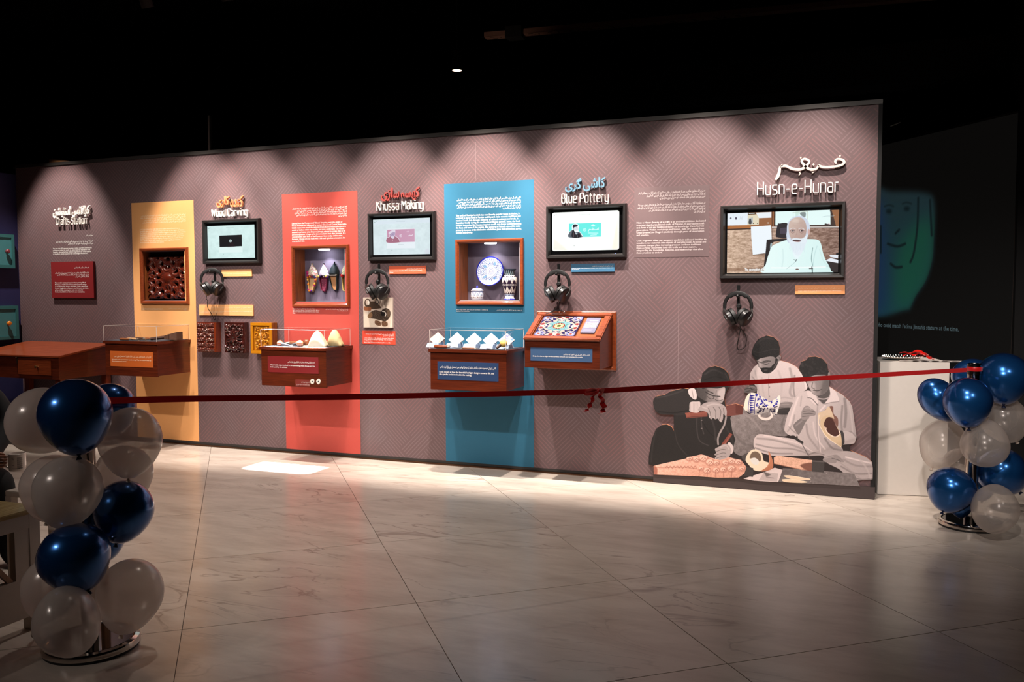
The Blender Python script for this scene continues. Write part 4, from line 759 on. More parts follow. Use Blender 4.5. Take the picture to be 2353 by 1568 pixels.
# large television: a man at his desk talking
def tv_paint():
    Q = ((230,297),(2112,236),(230,1308),(2110,1292)); P = scr_base(760, 432, Q, (188, 152, 128), 0)
    P.poly([(225,290),(2120,225),(2110,700),(230,700)], (150, 98, 62), 1, 0, False); wallp = [(225,570),(1250,535),(2120,530),(2120,1320),(225,1320)]
    P.poly(wallp, (206, 176, 152), 1, 0, False, ((300,900),(2100,900),(128,98,86))); f = P.full(wallp, False); P.noise(.22, 9, f, 3, 1); P.noise(.16, 4, f, 2, 1)
    rr = random.Random(3)
    for k in range(60):
        x, y = rr.uniform(240, 2100), rr.uniform(590, 1290)
        if x > 900 and y > 900 and x < 1850: continue
        P.line([(x, y), (x+rr.uniform(40, 130), y-rr.uniform(0, 6))], rr.uniform(5, 14), rr.choice([(120,86,70),(232,208,186),(150,112,92)]), .35, blur=2)
    P.poly([(230,510),(640,490),(640,545),(230,556)], (176, 110, 60), 1, 0, False); P.line([(230,570),(640,552)], 22, (54, 36, 30), .9)
    P.poly([(230,300),(585,285),(582,495),(230,502)], (232, 240, 248), 1, 0, False); P.ellipse(288, 380, 14, 18, (110, 108, 120)); P.ellipse(380, 382, 16, 22, (84, 76, 96)); P.line([(330,300),(332,400)], 4, (206,214,226)); P.line([(445,400),(460,345),(478,400)], 4, (180,190,200)); P.line([(490,345),(490,400)], 4, (180,190,200))
    P.poly([(590,290),(715,285),(715,312),(590,316)], (50, 40, 36), 1, 0, False); P.poly([(600,292),(705,288),(705,302),(600,306)], (220,226,226), 1, 0, False)
    P.poly([(586,322),(780,312),(776,490),(582,495)], (226, 216, 190), 1, 0, False); P.poly([(600,380),(672,362),(675,470),(592,470)], (180, 186, 186), 1, 0, False); P.poly([(604,470),(610,400),(640,392),(650,470)], (70, 72, 76)); P.ellipse(684, 464, 9, 9, (60,50,44)); P.ellipse(752, 466, 7, 7, (60,50,44))
    P.poly([(720,285),(990,275),(990,370),(780,378)], (234, 240, 246), 1, 0, False); P.ellipse(936, 458, 14, 12, (196, 176, 160)); P.line([(1000,270),(1005,520)], 18, (100, 62, 38))
    P.poly([(1035,262),(2120,225),(2120,240),(1975,245),(2045,520),(1035,510)], (58, 40, 34), 1, 0, False); P.poly([(1058,268),(1970,240),(1975,490),(1060,500)], (228, 250, 248), 1, 0, False); P.poly([(1400,262),(1470,258),(1440,330),(1400,360)], (196,224,214), .7, 6); P.poly([(1470,290),(1560,280),(1558,360),(1500,340)], (110,120,120), .8, 3)
    for l in ([(1355,285),(1358,380)], [(1595,268),(1598,400)], [(1350,280),(1600,268)]): P.line(l, 7, (196, 206, 190))
    P.line([(1975,250),(2050,520)], 30, (62, 42, 36), sm=False); P.line([(1830,360),(1900,345),(2020,342),(2024,325)], 5, (170,190,196)); P.ellipse(1948, 488, 20, 20, (220,190,196)); P.line([(1890,480),(2000,505)], 26, (48,38,36)); P.poly([(1000,520),(2120,515),(2120,545),(1000,550)], (202, 192, 186), 1, 0, False); P.line([(1000,548),(2115,540)], 8, (60,44,40))
    P.poly([(640,520),(985,498),(1002,735),(1000,968),(680,995),(650,700)], (238, 246, 252), 1, 0, False); P.line([(690,1002),(880,975)], 16, (96,70,56), .7, blur=3); P.line([(1003,560),(1006,740)], 7, (90,70,64))
    P.poly([(1100,480),(1130,468),(1270,475),(1290,700),(1100,700),(1068,660)], (40, 34, 40)); P.poly([(1145,545),(1260,535),(1262,640),(1140,640)], (70, 62, 76), 1, 0, False)
    P.poly([(870,1310),(905,900),(915,770),(950,738),(1280,728),(1280,790),(1000,810),(960,1310)], (36, 31, 33)); P.poly([(975,900),(980,810),(1010,800),(1000,860)], (150,170,176))
    P.poly([(1880,1080),(2110,1060),(2110,1310),(1940,1310)], (40, 32, 34), 1, 0, False); P.poly([(1965,1000),(2110,995),(2105,1060),(1980,1035)], (226,232,240), 1, 0, False); P.poly([(1900,1090),(1990,1055),(2110,1085),(2110,1140),(1930,1105)], (230,236,244), 1, 0, False); P.ellipse(2095, 985, 24, 18, (24,22,26))
    body = [(885,1308),(905,1160),(960,960),(1010,850),(1080,810),(1270,745),(1620,730),(1770,745),(1820,800),(1860,960),(1900,1070),(1960,1180),(1995,1270),(1960,1308)]; P.poly(body, (232, 252, 250), 1, 0, True, ((900,1000),(1950,1000),(214,242,240)))
    f = P.full(body); P.line([(1190,900),(1200,1060),(1180,1200)], 20, (206,230,230), .6, blur=6, clip=f); P.line([(1690,880),(1670,1060),(1695,1190),(1690,1300)], 12, (120,150,150), .8, blur=3, clip=f); P.line([(1760,850),(1720,1000),(1700,1170)], 14, (190,220,220), .7, blur=4, clip=f); P.line([(1800,900),(1870,1100),(1960,1200)], 16, (200,228,226), .6, blur=6, clip=f); P.line([(1700,1190),(1960,1190)], 8, (160,190,190), .5, blur=3, clip=f)
    P.line([(1000,1215),(1420,1215),(1900,1200)], 26, (246,252,252), .8, blur=3, clip=f); P.line([(1260,1235),(1400,1120),(1420,1090)], 4, (150,176,176)); P.line([(1380,1078),(1405,1088),(1425,1076),(1410,1108)], 9, (66,74,82)); P.ellipse(1438, 1242, 28, 12, (120,96,90)); P.line([(1640,1230),(1690,1228)], 16, (90,84,84)); P.line([(1680,1200),(1690,1300)], 14, (50,56,60))
    P.poly([(1340,780),(1530,780),(1520,900),(1460,1060),(1390,1040),(1350,900)], (232, 246, 250), 1, 6)
    head = [(1262,560),(1268,480),(1310,400),(1400,352),(1490,352),(1570,400),(1615,480),(1620,580),(1590,690),(1540,790),(1440,830),(1340,790),(1280,690)]
    P.poly([(1255,600),(1262,480),(1330,380),(1430,340),(1530,355),(1610,430),(1640,560),(1600,700),(1560,800),(1300,800),(1250,690)], (206, 216, 232)); P.poly([(1285,560),(1292,460),(1350,390),(1440,362),(1520,390),(1570,470),(1585,580),(1560,690),(1500,770),(1390,780),(1310,690)], (206, 182, 170), 1, 2, True, ((1320,500),(1600,700),(176,148,140)))
    f = P.full(head); P.ellipse(1620, 610, 20, 50, (206,170,164), 1, 3); P.ellipse(1400, 430, 60, 40, (222,204,192), .7, 12, clip=f)
    for y in (440, 465, 490): P.line([(1350,y+10),(1440,y),(1520,y+8)], 5, (176,150,140), .5, blur=2, clip=f)
    for x, s in ((1352, 1), (1500, -1)):
        P.ellipse(x, 592, 46, 30, (168,134,128), .7, 6, clip=f); P.line([(x-45,560+4*s),(x,546),(x+42,560-6*s)], 12, (222,216,216), .9, blur=2); P.ellipse(x+2, 592, 27, 11, (230,220,216)); P.ellipse(x+6, 592, 13, 11, (52,40,42)); P.line([(x-34,588),(x,578),(x+34,590)], 7, (98,74,72), .9); P.line([(x-34,612),(x,632),(x+36,612)], 6, (142,110,104), .8, blur=2)
    P.line([(1432,560),(1420,640),(1392,690)], 10, (166,132,124), .6, blur=4); P.poly([(1385,680),(1425,660),(1470,682),(1455,706),(1395,706)], (190,160,150), 1, 3); P.line([(1388,706),(1425,716),(1462,706)], 7, (122,92,88), .8, blur=2); P.line([(1360,700),(1330,740)], 7, (170,140,132), .7, blur=3)
    P.poly([(1330,760),(1350,720),(1420,712),(1500,722),(1560,690),(1600,660),(1590,760),(1560,860),(1500,980),(1440,1010),(1380,960),(1310,820),(1270,700),(1300,720)], (228, 238, 246), .95, 4); P.line([(1345,755),(1400,738),(1470,748),(1500,760)], 16, (216,226,236), 1, blur=2); P.poly([(1352,752),(1420,742),(1492,756),(1470,778),(1400,775)], (84, 56, 58), 1, 2); P.line([(1370,768),(1440,775),(1480,768)], 7, (196,146,140), .8)
    for k in range(22): x = 1310+k*12; P.line([(x, 800), (x+(k % 5-2)*6, 900+(k*37 % 60))], 4, (200,214,226), .5, blur=1)
    P.poly([(230,1222),(880,1212),(875,1270),(230,1278)], (120, 84, 62), .5, 4, False)
    return P
t, (x0, x1, z0, z1) = screen('large black framed television showing a white-bearded man talking at his desk', ((1652.5,473.8),(1942,461.5),(1655.5,642.5),(1943,638.5)), ((1671,490.3),(1927,482.2),(1671,628),(1927,625.8)), tv_paint(), 'interview_video', 1.0, -.055, .04, 'television', None)
a, b, c = W(1711, 616, -.014), W(1711, 623, -.014), W(1759.5, 618, -.014)
wtext(t, ['The connection of Ar'], a[0], c[0], a[2], b[2], -.0135, emit('subtitle_white', (245, 248, 248), 1.0), name='subtitle', bold=.03)

# ================================================================== NICHES
LINING = mat('niche_grey', (92, 84, 96), .7); LINB = wood('niche_side_wood', (124, 62, 28), (160, 88, 44), .4, .1, 2)
def niche(k, outer, lb, depth, lit, back):
    h0, h1, v0, v1 = NICHE[k]; x0, x1, z0, z1 = rect(*outer, -.03); t = thing('display_niche', lb, 'niche', (h0, 0, z0), 'framed niches in the wall panels')
    moulding(t, x0, x1, z0, z1, max(h0-x0, .03)+.004, -.032, FRAMEW, lip=.5, yb=-.0028)
    put(MB().box(h0, h1, depth, depth+.012, v0, v1), 'back_panel', back, t)
    put(MB().box(h0, h0+.004, .002, depth, v0, v1), 'side_panel', LINB, t); put(MB().box(h1-.004, h1, .002, depth, v0, v1), 'side_panel', LINB, t)
    put(MB().box(h0, h1, .002, depth, v1-.004, v1), 'top_panel', LINING, t); put(MB().box(h0, h1, .002, depth, v0, v0+.004), 'bottom_panel', LINING, t)
    if lit:
        put(MB().box(h0+.004, h1-.004, .006, .010, v0+.004, v1-.004), 'glass_pane', GLASS, t)
        e = .006; mb = MB()
        for q in ((h0, h0+e, v0, v1), (h1-e, h1, v0, v1), (h0, h1, v0, v0+e), (h0, h1, v1-e, v1)): mb.box(q[0], q[1], -.002, .005, q[2], q[3])
        put(mb, 'silver_bead', mat('silver_bead', (220, 212, 206), .3, .6), t)
        lx, ly = lit; f = put(MB().lathe([(.001, 0), (.05, 0), (.056, .004), (.056, .012), (.001, .012)], 24, (lx, ly, v1-.016)), 'light_fitting', emit('niche_lamp', (238, 242, 255), 14.0), t, smooth=True)
        l = spot(lx, ly, v1-.02, lx+.02, depth-.02, v0+.12, 7.0, 100, .5, (.86, .9, 1.0), .03)
    return t
niche('o', ((319.5,571),(429,568),(322,700),(431.5,698)), 'wood framed niche in the orange panel holding a pierced carved lattice', .13, None, mat('niche_dark', (40, 30, 28), .8))
niche('r', ((668.5,566),(800.5,560.6),(670.3,706),(801,706)), 'wood framed glass niche in the red panel, lit over hanging embroidered shoes', .17, (W(745,571,.07)[0], .07), mat('niche_mauve', (120, 108, 124), .7))
niche('b', ((1044.5,551),(1201,546.6),(1046.8,702),(1201.8,700.3)), 'wood framed glass niche in the blue panel, lit over blue and white pottery', .19, (W(1127,558,.08)[0], .08), mat('niche_plum', (108, 94, 104), .7))

# ================================================================== CARVED WOOD (real relief)
def spiral_field(X, Z, cx, cz, r, turns, hand, start=0):
    dx, dz = X-cx, Z-cz; R = np.hypot(dx, dz)/r; A = np.arctan2(dz, dx*hand)+start
    ph = (R*turns - A/(2*PI)) % 1.0
    return np.clip(1-np.abs(ph-.5)*2.6, 0, 1)*np.clip((1.05-R)*6, 0, 1), R
def leaf_field(X, Z, cx, cz, L, wd, ang):
    c, s = math.cos(ang), math.sin(ang); u = ((X-cx)*c+(Z-cz)*s)/L; v = (-(X-cx)*s+(Z-cz)*c)/wd
    e = (u*2-1)**2+(v*2/np.maximum(.25, 1-.6*u))**2; h = np.clip(1-e, 0, 1)**.6; return h*(1-.35*np.exp(-(v*14)**2))
def motif(w, h, n, kind):
    nx = int(n*w/h); X, Z = np.meshgrid(np.linspace(0, 1, nx), np.linspace(0, h/w, n)); H = np.zeros_like(X); T = h/w; Xm = np.abs(X-.5)+.5
    def sp(cx, cz, r, t, hd, st=0, am=1.0):
        nonlocal H; f, R = spiral_field(Xm, Z, cx, cz, r, t, hd, st); H = np.maximum(H, f*am)
    def lf(cx, cz, L, wd, a, am=1.0):
        nonlocal H; H = np.maximum(H, leaf_field(Xm, Z, cx, cz, L, wd, a)*am)
    def bd(cx, cz, r, am=1.0):
        nonlocal H; H = np.maximum(H, np.sqrt(np.clip(1-((Xm-cx)**2+(Z-cz)**2)/r**2, 0, 1))*am)
    if kind == 'fine':
        for i in range(4):
            for j in range(6): sp(.56+.13*(i % 4), T*(.08+.168*j), .082, 1.6, 1 if (i+j) % 2 else -1, i+j*1.3, .9)
        for k in range(5): lf(.5, T*(.12+.17*k), .16, .07, .7+.3*(k % 3), 1.0); lf(.5, T*(.12+.17*k), .14, .06, 2.0, 1)
        for k in range(12): bd(.975, T*(k+.5)/12, .016, .8)
    elif kind == 'bold':
        for k in range(5): lf(.5, T*.47, .40, .13, -.5+.42*k, 1.0)
        lf(.5, T*.55, .38, .20, PI/2, 1.15); lf(.5, T*.45, .3, .16, -PI/2, 1.1)
        sp(.80, T*.30, .15, 1.5, 1, .4, 1.0); sp(.78, T*.10, .14, 1.5, -1, 1.2, 1.0); bd(.5, T*.14, .10, 1.0); bd(.66, T*.17, .07, .9); bd(.93, T*.19, .06, .9)
        for i in range(3):
            for j in range(3): lf(.62+.14*i, T*(.66+.11*j), .15, .07, .5+i*.8+j, .75); bd(.60+.15*i, T*(.7+.1*j), .035, .8)
        lf(.70, T*.55, .26, .10, .3, .9); lf(.66, T*.62, .2, .09, 1.1, .8)
    elif kind == 'framed':
        sp(.82, T*.90, .12, 1.5, 1, 0, 1); sp(.64, T*.88, .07, 1.3, -1, 1, .9); bd(.5, T*.87, .06, 1); bd(.58, T*.82, .045, .9); bd(.72, T*.80, .05, .9)
        lf(.5, T*.5, .3, .12, .9, 1); lf(.5, T*.5, .3, .12, .2, .9); lf(.5, T*.5, .3, .12, -.6, 1); lf(.5, T*.44, .26, .14, -PI/2, 1); lf(.5, T*.56, .24, .14, PI/2, 1)
        sp(.80, T*.66, .13, 1.5, -1, .8, 1); sp(.80, T*.34, .13, 1.5, 1, .8, 1); sp(.80, T*.12, .12, 1.5, 1, 2, 1); bd(.6, T*.14, .06, .9); bd(.5, T*.10, .05, .9); bd(.66, T*.24, .05, .9); bd(.92, T*.5, .04, .8)
    else:   # pierced lattice
        Zm = np.abs(Z-T/2)+T/2
        def sp2(cx, cz, r, t, hd, st, am):
            nonlocal H; f, R = spiral_field(Xm, Zm, cx, cz, r, t, hd, st); H = np.maximum(H, f*am)
        def lf2(cx, cz, L, wd, a, am):
            nonlocal H; H = np.maximum(H, leaf_field(Xm, Zm, cx, cz, L, wd, a)*am)
        bd(.5, T*.5, .14, 1.15)
        for k in range(6): lf2(.5, T*.5, .30, .08, .12+k*.28, .95)
        for (a, b) in ((.70, .66), (.88, .60), (.66, .84), (.86, .80), (.5, .76), (.5, .93), (.97, .92), (.76, .94), (.97, .70)):
            d = np.hypot(Xm-a, (Zm-T*b)); r = .085; H = np.maximum(H, np.clip(1-np.abs(d-r)/.042, 0, 1)**.5*.9)
        for (a, b, g) in ((.62, .72, .8), (.78, .72, 1.2), (.80, .55, .1), (.7, .9, .4), (.9, .88, .9)): lf2(a, T*b, .18, .07, g, 1)
        H[H < .12] = -1.0
    return X, Z, H
def relief(parent, x0, x1, z0, z1, yb, amp, n, kind, m, name='carved_face', cut=False):
    X, Z, H = motif(x1-x0, z1-z0, n, kind); ny, nx = H.shape; P = Paint.blur(np.where(H < 0, 0, H), 1)
    vs = [(x0+X[j,i]*(x1-x0), yb-P[j,i]*amp, z0+Z[j,i]*(x1-x0)) for j in range(ny) for i in range(nx)]
    fs = []
    for j in range(ny-1):
        for i in range(nx-1):
            if cut and min(H[j,i], H[j,i+1], H[j+1,i+1], H[j+1,i]) < 0: continue
            fs.append((j*nx+i, j*nx+i+1, (j+1)*nx+i+1, (j+1)*nx+i))
    o = put(MB().add(vs, fs), name, m, parent, smooth=True, angle=180)
    if cut: s = o.modifiers.new('thickness', 'SOLIDIFY'); s.thickness = .012; s.offset = -1
    return o
VARN = mat('varnished_red_wood', (88, 30, 16), .14, 0, .7, var=.15, scale=12); VARD = mat('varnished_dark_wood', (58, 22, 18), .12, 0, .8, var=.2, scale=12); YEL = mat('varnished_yellow_wood', (190, 122, 22), .2, 0, .6, var=.1, scale=12)
h0, h1, v0, v1 = NICHE['o']
t = thing('carved_lattice', 'glossy red-brown pierced carved wood lattice inside the orange panel niche', 'carving', (h0, .06, v0)); relief(t, h0+.02, h1-.018, v0+.02, v1-.06, .098, .05, 170, 'pierced', VARN, 'lattice_face', True)
put(MB().box(h0+.02, h1-.02, .118, .1295, v0+.01, v0+.03).box(h0+.02, h1-.02, .118, .1295, v1-.075, v1-.055), 'mounting_rail', mat('niche_dark', (0,0,0)), t)
for tl, br, kind, m, sm, lb, d in (((450,741),(495,810),'fine',VARN,wood('box_red_wood', (104,38,18), (136,56,26), .25, .4, 2),'red carved wood box with fine scroll face on brown wall beside orange panel',.09), ((513,741),(560,812),'bold',VARD,wood('box_dark_wood', (62,24,18), (88,36,22), .25, .4, 2),'dark carved wood box with bold flower face, middle of the three wood boxes',.085), ((575.5,741.5),(626,814),'framed',YEL,wood('box_yellow_wood', (150,84,20), (190,112,30), .25, .4, 2),'yellow carved wood box with plain rim, behind the corner of the red panel showcase',.085)):
    a, b = W(*tl, -d), W(*br, -d); x0, x1, z0, z1 = a[0], b[0], b[2], a[2]; t = thing('carved_box', lb, 'carving', (x0, 0, z0), 'carved wood sample boxes')
    put(MB().box(x0, x1, -d+.014, 0, z0, z1), 'box_body', sm, t, bevel=.002); rim = .03 if kind == 'framed' else .0
    if rim:
        mb = MB()
        for q in ((x0, x1, z1-rim, z1), (x0, x1, z0, z0+rim), (x0, x0+rim, z0+rim, z1-rim), (x1-rim, x1, z0+rim, z1-rim)): mb.box(q[0], q[1], -d-.004, -d+.014, q[2], q[3])
        put(mb, 'rim', YEL, t, bevel=.002)
    relief(t, x0+rim+.002, x1-rim-.002-(.02 if kind == 'fine' else 0), z0+rim+.002, z1-rim-.002, -d+.013, .022 if kind != 'bold' else .03, 150, kind, m)

# ================================================================== HEADPHONES ON HOOKS
def earcup(mb_add, c, n, r, t0, t1, seg=24):   # short drum around centre c, axis n
    q = Vector(n).normalized().to_track_quat('Z', 'Y').to_matrix().to_4x4(); mb = MB().lathe([(.001, t0), (r*.9, t0), (r, t0+.004), (r, t1-.006), (r*.86, t1), (.001, t1)], seg); mb.xf(Matrix.Translation(Vector(c)) @ q); return mb
def headphones(px, py, topy, wpx, lb, yawz, cord, hook):
    c = W(px, py, -.10); top = W(px, topy, -.10); Rb = abs(W(px+wpx/2, py, -.10)[0]-c[0]); Rz = Rb
    t = thing('headphones', lb, 'headphones', tuple(c), 'black headphones hanging on the wall', (0, 0, yawz)); L = lambda p: p
    H0 = top[2]-c[2]-Rz   # centre of the band arc above the cups
    band = [(Rb*math.sin(a), 0, H0+Rz*math.cos(a)) for a in np.linspace(-1.75, 1.75, 28)]
    put(MB().tube(band, [.0075]*28, 8, True, 1.9), 'headband', PLASTIC, t, smooth=True, local=True)
    put(MB().tube([(Rb*.96*math.sin(a), 0, H0+Rz*.95*math.cos(a)) for a in np.linspace(-.75, .75, 14)], .0085, 8, True, 2.1), 'headband_pad', RUBBER, t, smooth=True, local=True)
    for s in (-1, 1):
        e = Vector((s*Rb*.40, -.004, H0-Rz*.80)); nrm = Vector((s*.80, -.36, -.46)); r = Rb*.66
        y = put(MB().tube([(s*Rb*.99, 0, H0-Rz*.16), (s*Rb*1.06, -.004, H0-Rz*.42), (s*Rb*.98, -.012, H0-Rz*.72), tuple(e+nrm*.05)], .0055, 8, True, 1.6), 'yoke', mat('yoke_metal', (70, 68, 66), .3, .6), t, smooth=True, local=True)
        cp = put(earcup(None, e, nrm, r, .008, .046), 'earcup', mat('earcup_black', (26, 25, 25), .3), t, smooth=True, local=True)
        cu = put(earcup(None, e, nrm, r*.98, -.026, .008), 'ear_cushion', RUBBER, cp, smooth=True, local=True)
    put(MB().tube([Vector(p) for p in smooth_pts(cord, 8, False)], .0032, 6), 'cable', RUBBER, t, smooth=True, local=True)
    a, b = hook; h = W(*a, -.01); k = W(*b, -.01); hk = thing('wall_hook', hook_lb[0], 'hook', tuple(k), 'headphone hooks')
    put(MB().box(h[0]-.011, h[0]+.011, -.008, 0, min(h[2], k[2])-.10, h[2]), 'strap_plate', PLASTIC, hk, bevel=.001)
    zt = top[2]-.030; put(MB().cyl((h[0], -.006, zt), (c[0], -.125, zt), .009, 10).ell((c[0], -.128, zt+.004), .013, 10, 6), 'peg', PLASTIC, hk, smooth=True)
    so = W(b[0], b[1], -.004); put(MB().lathe([(.001, 0), (.02, 0), (.02, .01), (.012, .02), (.001, .02)], 16).xf(Matrix.Translation((so[0], 0, so[2])) @ Matrix.Rotation(PI/2, 4, 'X')), 'jack_socket', RUBBER, hk, smooth=True)
    return t
hook_lb = ['black hook under the wood carving monitor']
headphones(487, 652, 619, 39, 'black headphones turned sideways, hanging under the wood carving monitor', .45, [(-.04,0,-.06),(-.06,0,-.15),(-.05,.01,-.17),(-.055,.03,-.24),(-.02,.06,-.32),(.0,.075,-.37),(.02,.06,-.30)], ((492,622),(490,648)))
hook_lb = ['black hook under the shoe making monitor']
headphones(866.5, 652, 621, 47, 'black headphones hanging over the shoe photograph board', .12, [(.0,0,-.10),(-.005,0,-.14),(-.02,.0,-.17),(-.005,.0,-.20),(.012,.0,-.17),(-.002,.0,-.14)], ((870,607),(868,648)))
hook_lb = ['black hook under the blue pottery monitor']
headphones(1280.5, 654, 623, 55, 'black headphones with cable trailing onto the sloping puzzle box', 0, [(.01,0,-.12),(.015,.01,-.17),(-.01,.02,-.20),(-.06,.0,-.235),(-.09,-.02,-.25),(-.02,.01,-.225),(.03,.01,-.22),(.07,.0,-.24),(.08,-.01,-.245)], ((1283,607),(1284,653)))
hook_lb = ['black hook under the large television']
headphones(1695.5, 710, 673, 63, 'black headphones hanging under the large television above the printed craftsmen', -.1, [(.02,0,-.10),(.02,.01,-.15),(.06,.03,-.22),(.05,.05,-.30),(.0,.06,-.33),(-.015,.06,-.30),(.005,.03,-.22),(.02,.02,-.15)], ((1697,656),(1698,704)))

# ================================================================== SHOWCASES
FELT = mat('charcoal_felt', (58, 60, 68), .95, bump=.4, scale=300)
CREAM = mat('cream_leather', (232, 210, 176), .6, bump=.1)
def showcase(lb, x0, x1, d, z0, zl, zt, ax0, ax1, lid_over, plate_m, txt_fn, plate_px):
    t = thing('wall_showcase', lb, 'showcase', (x0, 0, z0), 'wooden showcases with clear covers'); th = .028
    mb = MB().box(x0, x1, -d, -d+.018, z0, zl-th).box(x0+.001, x1-.001, -d+.018, 0, z0+.012, z0+.03)
    put(mb, 'front_panel', WOODX, t, bevel=.001); put(MB().box(x1-.018, x1, -d+.018, 0, z0+.01, zl-th), 'side_panel', WOODY, t); put(MB().box(x0, x0+.018, -d+.018, 0, z0+.01, zl-th), 'side_panel', WOODY, t)
    put(MB().box(x0-lid_over, x1+lid_over, -d-lid_over, 0, zl-th, zl), 'lid_board', WOODX, t, bevel=.002); put(MB().box(ax0+.008, ax1-.008, -d+.012, -.006, zl, zl+.003), 'felt_mat', FELT, t)
    g = .005; pz = zl+.0005
    for nm, q in (('acrylic_pane', (ax0, ax1, -d, -d+g, pz, zt)), ('acrylic_pane', (ax0, ax1, -.006, -.001, pz, zt)), ('acrylic_pane', (ax0, ax0+g, -d+g, -.006, pz, zt)), ('acrylic_pane', (ax1-g, ax1, -d+g, -.006, pz, zt)), ('acrylic_pane', (ax0, ax1, -d, -.001, zt, zt+g))): put(MB().box(*q), nm, ACRYL, t)
    e = .0028; mb = MB(); zz = zt+g
    for q in ((ax0, ax1, -d-.0004, -d+e, zz-e, zz+.0004), (ax1-e, ax1+.0004, -d, -.001, zz-e, zz+.0004), (ax0-.0004, ax0+e, -d, -.001, zz-e, zz+.0004), (ax0-.0004, ax0+e, -d-.0004, -d+e, pz, zz), (ax1-e, ax1+.0004, -d-.0004, -d+e, pz, zz), (ax1-e, ax1+.0004, -.004, -.001, pz, zz), (ax0, ax0+e, -.004, -.001, pz, zz), (ax0, ax1, -.004, -.001, zz-e, zz)): mb.box(*q)
    put(mb, 'edge_gleam', EDGE, t)
    tl, tr, bl, br = plate_px; a0, a1, c0, c1 = rect(tl, tr, bl, br, -d-.001); pl = put(MB().box(a0, a1, -d-.002, -d, c0, c1), 'label_plate', plate_m, t); txt_fn(pl, a0, a1, c0, c1, -d-.003)
    return t
def lab(ur, en, uc, ec, tm):
    def f(pl, a0, a1, c0, c1, y):
        w, h = a1-a0, c1-c0
        text(pl, [urdu(s) for s in ur], (a0+uc[0]*w, y, c0+uc[2]*h), (w*(uc[1]-uc[0]), 0, 0), (0, 0, h*(uc[3]-uc[2])), tm, align='RIGHT', bold=.012)
        text(pl, en, (a0+ec[0]*w, y, c0+ec[2]*h), (w*(ec[1]-ec[0]), 0, 0), (0, 0, h*(ec[3]-ec[2])), tm, bold=.014)
    return f
ZO, ZR, ZB = 1.113, 1.092, 1.110
showcase('wooden showcase with chisels under a clear cover, on the orange panel', -7.053, -6.378, .458, .763, ZO, 1.262, -7.069, -6.380, .015, mat('burnt_orange_print', (212, 104, 40), .5, var=.02), lab(['لکڑی کی کندہ کاری میں کئی نازک اوزار استعمال ہوتے ہیں'], ['No metal tools are involved in wood carving. They are custom made by', 'the carpenters and carvers.'], (.10,.96,.58,.74), (.04,.96,.27,.50), CREAMTXT), ((253,806),(351,810),(254,841),(352,846)))
# the plate sits on the front face
showcase('wooden showcase with shoe tools and leather soles under a clear cover, on red panel', -5.147, -4.433, .437, .727, ZR, 1.250, -5.149, -4.446, .013, MAROON, lab(['کھسہ بنانے کے مختلف مراحل اور کاریگروں کے اوزار دیکھیں'], ['Observe the steps involved in the assembling of the khussa and the', 'tools used by the artisans.'], (.40,.93,.60,.74), (.05,.93,.26,.50), WHITETXT), ((615,817.5),(731.5,822),(616,856),(732.5,859)))
showcase('wooden showcase with tile steps and brush under a clear cover, on blue panel', -3.381, -2.672, .424, .757, ZB, 1.270, -3.388, -2.676, .014, NAVYP, lab(['کاشی گری کے خوبصورت نقش و نگار کی تخلیق کے مراحل اور اس میں استعمال ہونے والے اوزار دیکھیں'], ['Look closely at how the beautiful kashigari designs come to life, and', 'the specific tools involved in the making.'], (.04,.96,.62,.78), (.03,.93,.22,.48), WHITETXT), ((1005,830.5),(1145.5,835),(1006,872.5),(1145.5,877)))
# small print and two round badges on the front of the red showcase
p = W(681, 877, -.437); q = W(710, 882, -.437); t = thing('small_notice', 'small maroon notice with white print low on the red panel showcase', 'sign', (p[0], -.437, q[2]))
put(MB().box(p[0]-.01, q[0]+.01, -.439, -.437, q[2]-.03, p[2]+.02), 'notice_sheet', mat('maroon_film', (122, 44, 36), .5, var=.02), t)
wtext(t, [urdu('ہاتھ سے بنے کھسے کی تصویر')], p[0]+.055, q[0]+.008, W(0,872,-.437)[2]*0+p[2]+.006, p[2]-.012, -.4398, GRAYTXT, bold=.01); wtext(t, ['Scan these badges to hear about the artisan', 'at work'], p[0], q[0]+.008, p[2]-.022, p[2]-.044, -.4398, GRAYTXT, bold=.01)
for px, lb in ((718.5, 'round white badge with a dark motif beside the maroon notice'), (732.5, 'scalloped white badge with a dark motif near the corner of the red panel showcase')):
    c = W(px, 877, -.437); t = thing('round_badge', lb, 'badge', (c[0], -.437, c[2])); R = .021; k = 40; sc = px > 725
    pts = [(c[0]+R*(1+(.12*max(0, math.cos(4*a)) if sc else 0))*math.cos(a)*.95, c[2]+R*1.12*(1+(.1*max(0, math.cos(4*a)) if sc else 0))*math.sin(a)) for a in np.linspace(0, 2*PI, k, endpoint=False)]
    put(MB().xprism(pts, -.446, -.437), 'badge_body', mat('ivory', (240, 230, 216), .4), t); put(MB().xprism([(c[0]-.009, c[2]-.004), (c[0]-.002, c[2]+.004), (c[0]+.004, c[2]+.006), (c[0]+.010, c[2]+.003), (c[0]+.006, c[2]-.004), (c[0]-.002, c[2]-.007)], -.4465, -.4455), 'motif', BLACK, t)

